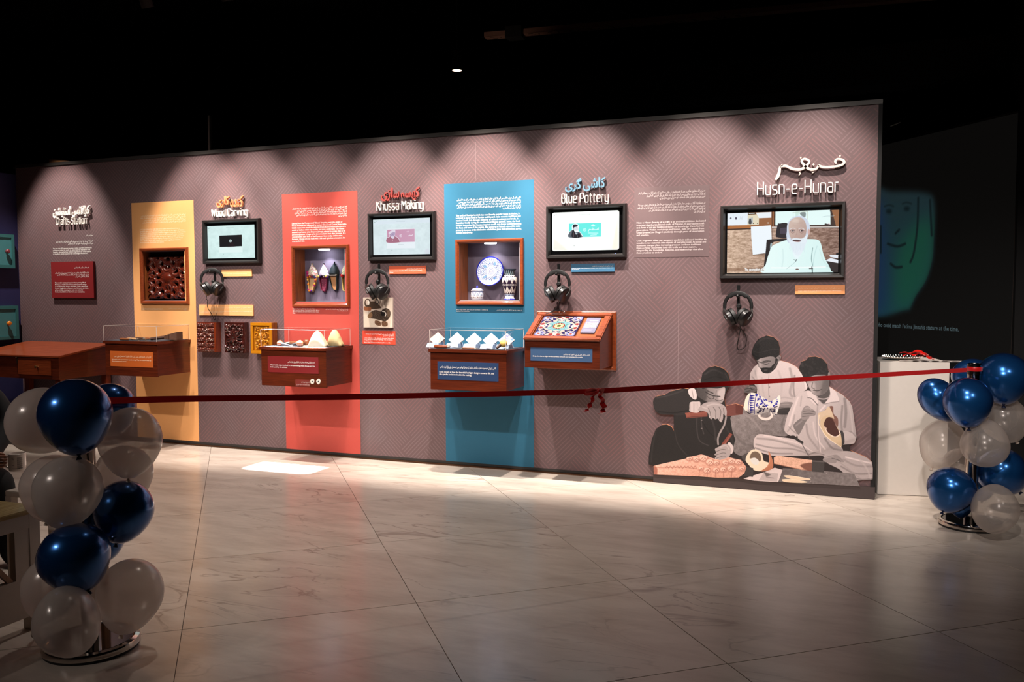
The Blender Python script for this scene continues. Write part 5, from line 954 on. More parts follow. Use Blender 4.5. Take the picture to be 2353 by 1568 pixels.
# ---- contents of the orange showcase: chisels and brush-like mallet
WH = wood('tool_handle', (120, 66, 36), (158, 96, 56), .4, .1, 0); IRON = mat('dull_steel', (120, 118, 116), .35, .8); DKW = wood('dark_tool_wood', (54, 30, 20), (86, 52, 36), .5, 0, 0)
def chisel(z, y, xa, xb, lb, m=WH, grp='carving chisels', split=.5, r=.011):
    t = thing('chisel', lb, 'tool', (xa, y, z), grp); L = xb-xa; xm = xa+L*split
    put(MB().tube([(xa, y, z+r), (xa+L*.1, y, z+r), (xm-.01, y, z+r), (xm, y, z+r)], [r*.8, r, r*.9, r*.6], 10), 'handle', m, t, smooth=True)
    put(MB().tube([(xm-.004, y, z+r), (xm+.02, y, z+r)], [r*.75, r*.65], 10), 'ferrule', mat('bright_ferrule', (226, 214, 196), .25, .8), t, smooth=True)
    put(MB().hexa([(xm+.01, y-.005, z+r-.003), (xb, y-.008, z+.001), (xb, y+.008, z+.001), (xm+.01, y+.005, z+r-.003)], [(xm+.01, y-.005, z+r+.003), (xb, y-.008, z+.003), (xb, y+.008, z+.003), (xm+.01, y+.005, z+r+.003)]), 'blade', IRON, t)
z = ZO+.003
chisel(z, -.40, W(276,782,-.40)[0], W(321,782,-.40)[0], 'chisel with a brown handle lying nearest the front of the orange showcase', WH, split=.5, r=.013)
chisel(z, -.34, W(292,778,-.34)[0], W(337,778,-.34)[0], 'chisel with a pale handle lying second from the front in the orange showcase', wood('pale_handle', (190,140,96),(214,168,120),.4,.1,0), r=.013)
chisel(z, -.28, W(309,776,-.28)[0], W(352,779,-.28)[0], 'chisel with a dark handle lying behind the pale one in the orange showcase', DKW, r=.014)
chisel(z, -.22, W(330,779,-.22)[0], W(362,780,-.22)[0], 'short chisel lying at the back next to the wooden mallet', WH, r=.012)
a, b = W(350, 783, -.30), W(414, 775, -.22); t = thing('wooden_mallet', 'rough dark wooden mallet with a thick square head in the orange showcase', 'tool', (a[0], -.30, z))
put(MB().tube([(a[0], -.32, z+.016), (a[0]+(b[0]-a[0])*.55, -.27, z+.034)], [.014, .02], 10), 'handle', DKW, t, smooth=True)
x = a[0]+(b[0]-a[0])*.5; put(MB().hexa([(x, -.295, z+.012), (b[0], -.27, z+.001), (b[0], -.18, z+.001), (x, -.23, z+.012)], [(x, -.295, z+.05), (b[0], -.27, z+.088), (b[0], -.18, z+.088), (x, -.23, z+.05)]), 'head', mat('rough_wood', (88, 56, 40), .8, var=.35, scale=60, bump=.8), t, bevel=.004)
# ---- red showcase: hammers, awls, leather soles
z = ZR+.003; TW = mat('turned_wood', (134, 76, 48), .35, 0, .2, var=.12)
def hammer(pa, pb, lb, r=.026):
    A, B = pa, pb; t = thing('shoe_hammer', lb, 'tool', (A[0], A[1], z), 'shoemaker tools'); d = (Vector(B)-Vector(A)).normalized(); A = Vector((A[0], A[1], z)); B = Vector((B[0], B[1], z))
    mb = MB().ell((A.x, A.y, z+r), (r*1.15, r, r), 14, 8); put(mb, 'bulb_handle', TW, t, smooth=True)
    put(MB().tube([A+d*r*.7+Vector((0,0,r)), A+d*(r*2)+Vector((0,0,r)), B+Vector((0,0,.006))], [.010, .007, .003], 8), 'shaft', IRON, t, smooth=True); return t
hammer((W(643,788,-.36)[0], -.36, 0), (W(672,790,-.40)[0], -.40, 0), 'awl with round knob lying at the front edge of the red showcase')
hammer((W(644,785,-.25)[0], -.25, 0), (W(680,789,-.30)[0], -.30, 0), 'awl with round knob lying just behind the front awl')
hammer((W(689,787,-.36)[0], -.36, 0), (W(664,789,-.33)[0], -.33, 0), 'awl with large brown knob in the middle of the red showcase', .03)
hammer((W(704,784,-.25)[0], -.25, 0), (W(682,788,-.23)[0], -.23, 0), 'awl with large brown knob in front of the wooden rolling stick', .032)
a, b = W(661, 783, -.18), W(726, 783, -.18); t = thing('wooden_stick', 'long brown wooden stick with pale end lying at the back of the red showcase', 'tool', (a[0], -.18, z)); put(MB().tube([(a[0]+.03, -.18, z+.018), (b[0], -.18, z+.018)], [.018, .018], 12), 'rod', WH, t, smooth=True); put(MB().tube([(a[0]-.06, -.2, z+.012), (a[0]+.032, -.18, z+.018)], [.008, .015], 10), 'pale_tip', mat('pale_tip', (214,206,196), .4), t, smooth=True)
def sole(px0, px1, y, peak, lb, m):
    a, b = W(px0, 797, y), W(px1, 797, y); t = thing('leather_upper', lb, 'leather', (a[0], y, z), 'cream leather shoe pieces'); n, k = 20, 9; L = b[0]-a[0]; vs = []
    for i in range(n+1):
        s = i/n; hh = peak*(math.sin(PI*min(1, max(0, (s-.28)/.72))**.75) if s > .28 else 0)*(1-.15*s)+.004; wd = .055*math.sin(PI*min(1, .12+s*.8))**.6+.01
        for j in range(k+1):
            q = -1+2*j/k; vs.append((a[0]+s*L, y+q*wd, z+.002+max(0, hh)*math.sqrt(max(0, 1-q*q))))
    o = put(MB().add(vs, [(i*(k+1)+j, (i+1)*(k+1)+j, (i+1)*(k+1)+j+1, i*(k+1)+j+1) for i in range(n) for j in range(k)]), 'upper', m, t, smooth=True, angle=60); s_ = o.modifiers.new('thickness', 'SOLIDIFY'); s_.thickness = .003
    return t
sole(700, 753.5, -.30, .155, 'smooth cream leather upper standing nearer the corner post of the red showcase', CREAM)
sole(745, 788.5, -.16, .165, 'yellowish leather upper standing near the back of the red showcase', mat('yellow_leather', (236, 216, 160), .6, var=.12, bump=.3))
# ---- blue showcase: tile steps, gouge, brush
z = ZB+.003; CARD = mat('card_blue_grey', (150, 168, 194), .6)
def tile_paint(kind):
    P = Paint(160, 160, (236, 236, 232)); P.k = 1
    if kind:
        for k in range(40): P.ellipse(RNG.rand()*160, RNG.rand()*160, 4+RNG.rand()*10, 3+RNG.rand()*6, [(34,62,150),(60,110,180),(24,40,110)][k % 3], .85, 0, RNG.rand()*3)
        for k in range(8): a = k*PI/4; P.line([(80,80),(80+50*math.cos(a+.4),80+50*math.sin(a+.4)),(80+70*math.cos(a),80+70*math.sin(a))], 4, (24,44,120))
        P.ellipse(80,80,14,14,(240,240,240)); P.ellipse(80,80,7,7,(40,70,160))
    return P
PAT = printmat('blue_tile_pattern', tile_paint(1).image('blue_tile_pattern'), .25)
for i, (px, py, m, lb) in enumerate(((1002.5,782,mat('bisque_tile',(196,170,156),.6),'plain beige clay tile tilted on its corner, first in the blue showcase'), (1047,781,mat('cream_tile',(246,238,224),.5),'cream glazed tile tilted on its corner next to the beige tile'), (1087,782.5,mat('white_tile',(246,242,236),.4),'white tile with faint pencil drawing, middle of the tile row'), (1126,786,mat('bright_tile',(250,250,250),.35),'bright white tile tilted beside the painted tile'), (1162,787,PAT,'painted blue and white tile behind the yellow brush'))):
    c = W(px, py, -.21); s = .056; t = thing('sample_tile', lb, 'tile', (c[0], -.21, z), 'tiles in the blue showcase'); tilt = Matrix.Translation((c[0], -.19, z+.066)) @ Matrix.Rotation(math.radians(-38), 4, 'X') @ Matrix.Rotation(math.radians(38), 4, 'Y')
    put(MB().box(-s, s, -.005, .006, -s*.9, s*.9).xf(tilt), 'tile_body', m, t, uvf=(lambda x, y, q, c=c: ((x-c[0])/.16+.5, (q-z-.066)/.14+.5)) if i == 4 else None)
    put(MB().hexa([(c[0]-.06, -.30, z), (c[0]+.06, -.30, z), (c[0]+.06, -.22, z), (c[0]-.06, -.22, z)], [(c[0]-.052, -.28, z+.036), (c[0]+.058, -.28, z+.036), (c[0]+.058, -.225, z+.036), (c[0]-.052, -.225, z+.036)]), 'card_stand', CARD, t)
    put(MB().hexa([(c[0]-.045, -.19, z), (c[0]+.045, -.19, z), (c[0]+.045, -.12, z), (c[0]-.045, -.12, z)], [(c[0]-.02, -.165, z+.07), (c[0]+.02, -.165, z+.07), (c[0]+.02, -.15, z+.07), (c[0]-.02, -.15, z+.07)]), 'easel', CARD, t)
chisel(z, -.385, W(998.5,797,-.385)[0], W(1063,799,-.385)[0], 'gouge with a red-brown handle lying along the front of the blue showcase', wood('cherry_handle',(128,58,30),(160,82,46),.3,.3,0), None, .48, .016)
chisel(z, -.392, W(1063,800,-.39)[0], W(1115,800,-.39)[0], 'thin scraper with a copper shaft lying in front of the white tiles', mat('copper_handle',(150,96,66),.4,.3), None, .55, .007)
chisel(z, -.395, W(1118,800,-.39)[0], W(1138,800,-.39)[0], 'small dark pick lying near the brush in the blue showcase', DKW, None, .5, .006)
a, b = W(1146, 801, -.36), W(1156, 790, -.33); t = thing('round_brush', 'brush with yellow round head and brown handle in the blue showcase', 'brush', (a[0], -.36, z)); put(MB().tube([(a[0]-.01, -.38, z+.012), (b[0]-.015, -.35, z+.04)], [.011, .015], 10), 'handle', DKW, t, smooth=True); put(MB().ell((b[0]+.005, -.335, z+.052), (.032, .03, .034), 16, 10), 'head', mat('brush_yellow', (240, 206, 110), .6, bump=.3), t, smooth=True)
for k in range(9): put(MB().cyl((b[0]+.004+.002*k, -.30, z+.07), (b[0]-.03+.011*k, -.27, z+.13+.006*(k % 3)), .0009, 5), 'bristle', mat('bristle_grey', (150, 156, 190), .6), t)

# ================================================================== PUZZLE BOX
x0, x1, d = -2.516, -1.872, .404; zb, zf, zk = .972, 1.197, 1.40
t = thing('puzzle_box', 'red-brown sloping puzzle box with framed top beside blue showcase', 'box', (x0, 0, zb))
moulding(t, -2.545, -1.838, .931, 1.431, .04, -.02, FRAMEW, 'back_frame'); put(MB().box(-2.52, -1.86, -.008, 0, .95, 1.41), 'back_board', WOODX, t)
put(MB().box(x0, x1, -d, -d+.018, zb, zf), 'front_panel', WOODX, t, bevel=.001)
for xs in (x0, x1-.018): put(MB().hexa([(xs, -d+.018, zb), (xs+.018, -d+.018, zb), (xs+.018, -.008, zb), (xs, -.008, zb)], [(xs, -d+.018, zf), (xs+.018, -d+.018, zf), (xs+.018, -.008, zk-.01), (xs, -.008, zk-.01)]), 'side_panel', WOODY, t)
put(MB().box(x0+.018, x1-.018, -d+.018, -.008, zb+.02, zb+.035), 'bottom_panel', WOODX, t)
SLP = math.atan2(zk-zf, d-.02); SL_ = math.hypot(zk-zf, d-.02)
def sl(u, v, o=0): return (x0+u, -d-.006+v*math.cos(SLP)-o*math.sin(SLP), zf+v*math.sin(SLP)+o*math.cos(SLP))
def slab(u0, u1, v0, v1, o0, o1): return MB().hexa([sl(u0,v0,o0), sl(u1,v0,o0), sl(u1,v1,o0), sl(u0,v1,o0)], [sl(u0,v0,o1), sl(u1,v0,o1), sl(u1,v1,o1), sl(u0,v1,o1)])
FW = x1-x0; fr = .045; e = .008
for q in ((-e, FW+e, -.006, fr), (-e, FW+e, SL_-fr, SL_), (-e, fr, fr, SL_-fr), (FW-fr, FW+e, fr, SL_-fr)): put(slab(*q, 0, .026), 'top_frame', FRAMEW, t, bevel=.007)
put(slab(fr-.01, FW-fr+.01, fr-.01, SL_-fr+.01, -.012, .0), 'tray_board', wood('tray_wood', (120, 60, 28), (158, 86, 44), .4, .1, 0), t)
pl = rect((1219,799),(1361.5,801.5),(1219,829.5),(1361,832.5), -d-.001); pp = put(MB().box(pl[0], pl[1], -d-.002, -d, pl[2], pl[3]), 'label_plate', mat('slate_print', (62, 92, 130), .5, var=.02), t)
lab(['نقش مکمل کرنے کے لیے ٹائلوں کو سرکائیں'], ['Swipe the tiles to align the blue pottery artwork and complete the puzzle.'], (.54,.96,.46,.60), (.04,.85,.28,.40), WHITETXT)(pp, pl[0], pl[1], pl[2], pl[3], -d-.003)
def puzzle_paint():
    P = Paint(420, 420, (34, 32, 96)); P.k = 1; C = 210
    def sym(fn):
        for k in range(4): fn(k*PI/2)
    def R(pts, a, mir=1): c, s = math.cos(a), math.sin(a); return [(C+(x*mir)*c-y*s, C+(x*mir)*s+y*c) for x, y in pts]
    for mir in (1, -1):
        sym(lambda a: P.poly(R([(0,60),(60,70),(90,110),(70,150),(95,185),(40,200),(0,190)], a, mir), (208, 180, 170)))
        sym(lambda a: P.poly(R([(110,120),(150,110),(195,120),(200,195),(130,200),(112,160)], a, mir), (150, 150, 196)))
    P.poly(R([(0,130),(60,90),(110,60),(130,0),(110,-60),(60,-90),(0,-130),(-60,-90),(-110,-60),(-130,0),(-110,60),(-60,90)], 0), (132, 178, 188)); sym(lambda a: P.poly(R([(0,90),(34,110),(46,150),(0,196),(-46,150),(-34,110)], a), (214, 186, 176))); sym(lambda a: P.poly(R([(0,120),(18,140),(0,186),(-18,140)], a), (232, 216, 214)))
    for mir in (1, -1):
        sym(lambda a: P.line(R([(0,60),(40,90),(34,130),(60,160)], a, mir), 7, (44, 130, 112))); sym(lambda a: P.line(R([(60,150),(90,120),(130,130),(150,160),(130,185)], a, mir), 10, (26, 24, 60))); sym(lambda a: P.line(R([(80,190),(110,165),(100,130),(130,110)], a, mir), 6, (236, 214, 176))); sym(lambda a: P.poly(R([(30,160),(60,170),(50,196),(20,190)], a, mir), (150, 40, 44)))
        sym(lambda a: P.poly(R([(14,112),(40,118),(30,136),(8,126)], a, mir), (26, 26, 92)))
    sym(lambda a: P.ellipse(*R([(165,165)], a)[0], 24, 24, (226, 214, 214))); sym(lambda a: P.ellipse(*R([(165,165)], a)[0], 14, 14, (170, 60, 56))); sym(lambda a: P.ellipse(*R([(0,150)], a)[0], 9, 9, (180, 52, 48)))
    P.ellipse(C, C, 62, 62, (146, 34, 36))
    for k in range(12): a = k*PI/6; P.poly([(C+14*math.cos(a-.3), C+14*math.sin(a-.3)), (C+44*math.cos(a-.2), C+44*math.sin(a-.2)), (C+56*math.cos(a), C+56*math.sin(a)), (C+44*math.cos(a+.2), C+44*math.sin(a+.2)), (C+14*math.cos(a+.3), C+14*math.sin(a+.3))], (240, 220, 168))
    P.ellipse(C, C, 22, 22, (76, 96, 40)); P.noise(.12, 4); return P
PZP = puzzle_paint(); PZP.a *= .72; PZ = printmat('puzzle_artwork', PZP.image('puzzle_artwork'), .25); u0, u1, v0_, v1_ = .065, .420, fr+.002, SL_-fr-.012  # artwork dimmed overall; the shade over the box is put in its colour
t2 = thing('puzzle_tiles', 'square of patterned blue floral puzzle tiles lying in the sloping puzzle box', 'puzzle', sl(u0, v0_, .001)); iy = math.cos(SLP)
for i in range(3):
    for j in range(3):
        a0, a1 = u0+(u1-u0)*i/3, u0+(u1-u0)*(i+1)/3; b0, b1 = v0_+(v1_-v0_)*j/3, v0_+(v1_-v0_)*(j+1)/3
        put(slab(a0, a1-.0008, b0, b1-.0008, .001, .02), 'puzzle_tile', PZ, t2, uvf=lambda x, y, z: ((x-x0-u0)/(u1-u0), ((y+d+.006)*math.cos(SLP)+(z-zf)*math.sin(SLP)-v0_)/(v1_-v0_)))
def card_paint():
    P = Paint(140, 200, (112, 110, 132)); P.k = 1
    for k in range(420): P.ellipse(12+RNG.rand()*116, 66+RNG.rand()*68, 3, 3, [(196,120,110),(226,206,200),(150,150,190),(180,160,160)][k % 4], .9)
    P.line([(40,40),(120,40)], 7, (226,222,226)); P.line([(20,160),(110,160)], 3, (150,150,166)); P.line([(20,170),(100,170)], 3, (150,150,166)); return P
t3 = thing('puzzle_card', 'small grey card with a picture of the finished pattern beside the puzzle tiles', 'card', sl(.455, .15, .002)); ca, cb, cv0, cv1 = .452, .572, .12, SL_-fr-.025
put(slab(ca, cb, cv0, cv1, .001, .014), 'card_board', printmat('puzzle_card_print', card_paint().image('puzzle_card_print'), .5), t3, uvf=lambda x, y, z: ((x-x0-ca)/(cb-ca), ((y+d+.006)*math.cos(SLP)+(z-zf)*math.sin(SLP)-cv0)/(cv1-cv0)))

# ================================================================== NICHE CONTENTS
def shoe(px0, py0, L, lb, parts, bend=.0):
    h0, h1, v0, v1 = NICHE['r']; c = W(px0, py0, .13); t = thing('embroidered_shoe', lb, 'shoe', (c[0], .13, c[2]), 'shoes in the red panel niche'); wd = L*.17; yb = .165
    def half(s): return wd*(math.sin(PI*min(1, .10+s*.95))**.55)*(.82+.36*math.exp(-((s-.68)/.22)**2)) * (1 if s < .82 else max(.02, (1-(s-.82)/.2)))
    def cx(s): return c[0]+bend*L*math.sin(PI*s)*.5+bend*L*(s-.5)*.3
    N = 26; rim = [(cx(i/N), half(i/N), c[2]-L/2+L*i/N) for i in range(N+1)]
    pts = [(a+w, z) for a, w, z in rim]+[(a-w, z) for a, w, z in rim[::-1]]
    put(MB().xprism(pts, yb-.012, yb-.002), 'sole', parts['sole'], t); ins = [(a+w*.86, z) for a, w, z in rim[1:20]]+[(a-w*.86, z) for a, w, z in rim[1:20][::-1]]
    put(MB().xprism(ins, yb-.016, yb-.011), 'insole', parts['insole'], t)
    vs, k = [], 10                                   # toe cap
    for i in range(N+1):
        s = .55+.45*i/N; w = half(s); hh = .045*(1-(s-.55)/.5)**.6
        for j in range(k+1): q = -1+2*j/k; vs.append((cx(s)+q*w*1.04, yb-.012-hh*math.sqrt(max(0, 1-q*q)), c[2]-L/2+L*s-(.06*L*(1-q*q) if i == 0 else 0)*-1))
    put(MB().add(vs, [(i*(k+1)+j, i*(k+1)+j+1, (i+1)*(k+1)+j+1, (i+1)*(k+1)+j) for i in range(N) for j in range(k)]), 'toe_cap', parts['toe'], t, smooth=True, angle=80)
    vs = []                                          # low back rim round the heel
    idx = list(range(14, 0, -1))+list(range(0, 15)); path = [(rim[i][0]-rim[i][1]*1.02, rim[i][2]) for i in idx[:14]]+[(rim[i][0]+rim[i][1]*1.02, rim[i][2]) for i in idx[14:]]
    for q in path: vs += [(q[0], yb-.006, q[1]), (q[0]+(cx(.3)-q[0])*.07, yb-.038, q[1]+.003)]
    o = put(MB().add(vs, [(2*i, 2*i+2, 2*i+3, 2*i+1) for i in range(len(path)-1)]), 'heel_rim', parts.get('heel', parts['toe']), t, smooth=True, angle=80); s_ = o.modifiers.new('thickness', 'SOLIDIFY'); s_.thickness = .003
    for (s, side, r, m) in parts.get('pom', ()):
        i = int(s*N); put(MB().ell((rim[i][0]+side*rim[i][1], yb-.036, rim[i][2]), r, 10, 7), 'pompom', m, t, smooth=True)
    for n_ in parts.get('studs', ()): p = (cx(n_[1])+n_[0]*half(n_[1]), yb-.018, c[2]-L/2+L*n_[1]); put(MB().ell(p, .0024, 6, 4), 'stud', mat('stud_white', (250, 236, 220), .3), t)
    put(MB().cyl((c[0], yb-.004, c[2]), (c[0], .1695, c[2]), .004, 6), 'wall_peg', BLACK, t)
    return t
def speck(name, basec, cols, n=200):
    P = Paint(128, 128, basec); P.k = 1
    for k in range(n): P.ellipse(RNG.rand()*128, RNG.rand()*128, 2+RNG.rand()*5, 2+RNG.rand()*3, cols[k % len(cols)], .9, 0, RNG.rand()*3)
    m = printmat(name, P.image(name), .6); nt = m.node_tree; tc = nd(nt, 'ShaderNodeTexCoord'); mp = nd(nt, 'ShaderNodeMapping'); mp.inputs['Scale'].default_value = (9, 9, 9); mp.inputs['Rotation'].default_value = (PI/2, 0, 0)
    im = [n for n in nt.nodes if n.type == 'TEX_IMAGE'][0]; im.extension = 'REPEAT'; im.projection = 'FLAT'; nt.links.new(tc.outputs['Object'], mp.inputs[0]); nt.links.new(mp.outputs[0], im.inputs[0]); return m
PK, OR, PU, YL, GN = (mat('pompom_'+n, c, .8, bump=.5, scale=80) for n, c in (('magenta', (170, 24, 96)), ('orange', (240, 136, 30)), ('purple', (74, 36, 120)), ('yellow', (236, 196, 90)), ('green', (40, 92, 84))))
TAN = mat('tan_insole', (206, 164, 112), .6, var=.12, scale=14); 
shoe(713.5, 638, .285, 'cream embroidered shoe ringed with coloured pompoms, first in the red niche', dict(sole=TAN, insole=mat('sand_insole', (200, 168, 120), .6, var=.1), toe=speck('embroidery_cream', (232, 214, 190), [(206, 120, 90), (190, 70, 110), (120, 150, 96), (240, 236, 220)]), heel=mat('heel_gold', (216, 164, 96), .5), pom=[(.60,-.9,.014,PK),(.66,-1,.013,PK),(.72,-1,.012,PK),(.56,-.4,.012,OR),(.56,.1,.012,PK),(.55,.5,.011,GN),(.52,.8,.012,PU),(.45,1,.012,OR),(.40,1,.011,PK),(.5,-1,.011,OR),(.44,-1,.011,YL),(.3,1,.010,OR),(.24,1,.010,PK),(.28,-1,.009,OR),(.1,-1,.010,PK),(.06,-.6,.010,OR),(.06,.1,.010,PK),(.05,.5,.010,PU)]), .10)
shoe(742, 638, .28, 'white toed shoe with studded maroon insole, second in the red niche', dict(sole=mat('maroon_leather', (120, 36, 62), .5), insole=mat('maroon_insole', (128, 44, 72), .5), toe=speck('embroidery_white', (240, 232, 238), [(190, 130, 180), (226, 206, 226), (140, 110, 160)], 90), heel=mat('maroon_leather', (0,0,0)), pom=[(.56,-1,.012,YL),(.57,-.5,.011,PU),(.57,.2,.010,mat('pompom_white',(240,236,240),.8)),(.57,.7,.012,YL),(.53,1,.010,PU)], studs=[(s, .08+.06*k) for s in (-.4, .35) for k in range(8)]), 0)
shoe(767.5, 635, .285, 'black velvet toed shoe with tan insole and white fringe, third in the red niche', dict(sole=mat('black_velvet', (22, 36, 40), .6), insole=mat('brown_insole', (188, 132, 84), .55, var=.15, scale=10), toe=mat('black_velvet', (0,0,0)), heel=mat('black_velvet', (0,0,0)), pom=[(.57,-1+.22*k,.008,mat('fringe_white', (226, 232, 220), .8)) for k in range(9)]), -.10)
shoe(792.5, 636, .30, 'gold embroidered shoe with a red bead, partly behind the niche frame', dict(sole=mat('olive_sole', (150, 124, 64), .5), insole=mat('dark_insole', (112, 76, 46), .55), toe=speck('embroidery_gold', (214, 206, 168), [(176, 150, 70), (120, 130, 60), (236, 230, 200)]), heel=mat('heel_straw', (206, 184, 110), .5), pom=[(.56,-.75,.017,mat('bead_red', (200, 30, 30), .3)), (.6,-1,.010,mat('bead_dark',(60,20,24),.4))]), .06)
# plate, vase and jar
def plate_paint():
    P = Paint(512, 512, (40, 44, 150)); P.k = 1; C = 256; P.ellipse(C, C, 236, 236, (240, 242, 250))
    for k in range(34): a = k*2*PI/34; P.ellipse(C+214*math.cos(a), C+214*math.sin(a), 15, 11, (30, 34, 120), 1, 0, a+PI/4); P.ellipse(C+214*math.cos(a), C+214*math.sin(a), 7, 5, (236, 240, 250)); P.ellipse(C+228*math.cos(a+.09), C+228*math.sin(a+.09), 5, 4, (30,34,120))
    P.ellipse(C, C, 192, 192, (34, 40, 120)); P.ellipse(C, C, 187, 187, (238, 242, 250))
    for k in range(9):
        a = k*2*PI/9+.3; x, y = C+142*math.cos(a), C+142*math.sin(a); P.ellipse(x, y, 32, 26, (26, 30, 84), .9, 0, a); P.ellipse(x, y, 27, 21, (150, 190, 216) if k % 2 else (226, 236, 246), 1, 0, a); P.ellipse(x, y, 10, 8, (40, 60, 140), .8, 0, a)
        b = a+2*PI/18; P.line([(C+106*math.cos(b), C+106*math.sin(b)), (C+130*math.cos(b+.14), C+130*math.sin(b+.14)), (C+182*math.cos(b-.05), C+182*math.sin(b-.05))], 6, (28, 32, 96))
        for q in range(5): d_ = b-.12+q*.06; P.ellipse(C+(120+14*q)*math.cos(d_), C+(120+14*q)*math.sin(d_), 9, 4, (30, 38, 104), 1, 0, d_+q)
    P.ellipse(C, C, 100, 100, (30, 36, 96)); P.ellipse(C, C, 95, 95, (240, 243, 250)); P.ellipse(C, C, 82, 82, (200, 214, 236)); P.ellipse(C, C, 78, 78, (240, 243, 250))
    for k in range(20): a = k*2*PI/20; P.ellipse(C+58*math.cos(a), C+58*math.sin(a), 5, 5, (110, 60, 110)); P.ellipse(C+44*math.cos(a), C+44*math.sin(a), 4, 4, (70, 80, 160))
    P.ellipse(C, C, 34, 34, (90, 60, 120)); P.ellipse(C, C, 28, 28, (240, 243, 250)); P.ellipse(C, C, 8, 8, (150, 60, 90)); return P
c = W(1125, 623.5, .13); R = abs(W(1156.5, 623, .13)[0]-c[0])*1.0; t = thing('pottery_plate', 'round blue and white patterned plate standing at the back of the pottery niche', 'plate', (c[0], .13, c[2]-R))
mb = MB().lathe([(.001, .012), (R*.5, .010), (R*.62, .004), (R*.96, -.016), (R, -.016), (R, -.010), (R*.64, .012), (.001, .018)], 40); mb.xf(Matrix.Translation((c[0], .15, c[2])) @ Matrix.Rotation(math.radians(-8), 4, 'X') @ Matrix.Rotation(-PI/2, 4, 'X'))
put(mb, 'plate_body', printmat('plate_glaze', plate_paint().image('plate_glaze'), .12, spec=.5), t, smooth=True, uvf=lambda x, y, z: ((x-c[0])/(2*R)+.5, (z-c[2])/(2*R)+.5))
put(MB().tube([(c[0]-.05, .15, c[2]-R-.004), (c[0]-.05, .175, c[2]-R+.03), (c[0]-.04, .1855, c[2])], .003, 6).tube([(c[0]+.05, .15, c[2]-R-.004), (c[0]+.05, .175, c[2]-R+.03), (c[0]+.04, .1855, c[2])], .003, 6), 'wire_hanger', STEEL, t)
v0 = NICHE['b'][2]+.0046
def pot_paint(kind):
    P = Paint(512, 256, (236, 232, 226)); P.k = 1
    if kind == 'vase':
        P.poly([(0,0),(512,0),(512,52),(0,52)], (44, 60, 72), 1, 0, False)
        for k in range(16):
            x = k*32+16; P.line([(x-12,46),(x,14),(x+12,46)], 4, (206, 210, 196)); P.ellipse(x, 30, 5, 9, (110, 160, 180))
        P.poly([(0,58),(512,58),(512,206),(0,206)], (46, 34, 52), 1, 0, False)
        for k in range(9):
            x = k*57
            for dy, s in ((84, 1), (176, -1)):
                P.poly([(x+28, dy-24*s), (x+46, dy), (x+36, dy+26*s), (x+28, dy+36*s), (x+20, dy+26*s), (x+10, dy)], (226, 214, 198)); P.line([(x+28, dy-10*s), (x+28, dy+24*s)], 4, (46,34,52)); P.ellipse(x+2, dy-8*s, 11, 17, (214, 200, 190), 1, 0, .3); P.ellipse(x+55, dy-8*s, 11, 17, (214,200,190), 1, 0, -.3)
            for q in range(4): P.poly([(x+q*14+7, 121), (x+q*14+13, 130), (x+q*14+7, 139), (x+q*14+1, 130)], (232, 226, 216), 1, 0, False)
        P.poly([(0,206),(512,206),(512,222),(0,222)], (206, 214, 224), 1, 0, False)
        for k in range(24): P.ellipse(k*22, 214, 7, 5, (40, 60, 110))
        P.poly([(0,238),(512,238),(512,256),(0,256)], (44, 44, 140), 1, 0, False)
        for k in range(20): P.ellipse(k*26, 238, 9, 7, (236,238,246))
    else:
        for k in range(10):
            x = k*51; P.line([(x,180),(x+20,120),(x+44,140),(x+40,180),(x+20,170)], 6, (50, 60, 110)); P.ellipse(x+26, 150, 9, 7, (90, 170, 190)); P.ellipse(x+8, 120, 8, 5, (60,70,130)); P.ellipse(x+40, 200, 10, 6, (150, 110, 80)); P.line([(x,210),(x+25,196),(x+50,210)], 4, (70,60,90))
        P.poly([(0,92),(512,92),(512,104),(0,104)], (60, 90, 150), 1, 0, False); P.poly([(0,62),(512,62),(512,78),(0,78)], (70, 76, 160), .8, 3, False)
        for k in range(20): P.ellipse(k*26, 40, 6, 10, (90,96,170), .7)
    return P
def lathe_uv(c, z0, z1): return lambda x, y, z: ((math.atan2(x-c[0], -(y-c[1]))/(2*PI)+.5)*.999, (z-z0)/(z1-z0))
c = W(1171, 690, .10); s = .105; hV = W(1171, 618.5, .10)[2]-v0; t = thing('pottery_vase', 'tall dark patterned vase with flared neck in the pottery niche', 'vase', (c[0], .10, v0)); k = hV
prof = [(.001, 0), (.19*k, 0), (.19*k, .02*k), (.155*k, .07*k), (.14*k, .11*k), (.155*k, .17*k), (.205*k, .36*k), (.245*k, .55*k), (.25*k, .64*k), (.22*k, .73*k), (.165*k, .79*k), (.155*k, .82*k), (.165*k, .9*k), (.215*k, .985*k), (.215*k, k), (.19*k, .985*k), (.14*k, .85*k)]
put(MB().lathe(prof, 40, (c[0], .10, v0)), 'vase_body', printmat('vase_glaze', pot_paint('vase').image('vase_glaze'), .15, spec=.5), t, smooth=True, uvf=lathe_uv((c[0], .10), v0, v0+k))
c = W(1096.5, 690, .08); k = W(1096, 657, .08)[2]-v0; t = thing('pottery_jar', 'small lidded blue and white jar at the bottom of the pottery niche', 'jar', (c[0], .08, v0)); GJ = printmat('jar_glaze', pot_paint('jar').image('jar_glaze'), .15, spec=.5); uvj = lathe_uv((c[0], .08), v0, v0+k)
put(MB().lathe([(.001, 0), (.34*k, 0), (.42*k, .12*k), (.45*k, .3*k), (.43*k, .48*k), (.41*k, .6*k), (.43*k, .64*k), (.39*k, .64*k), (.37*k, .58*k)], 32, (c[0], .08, v0)), 'jar_body', GJ, t, smooth=True, uvf=uvj)
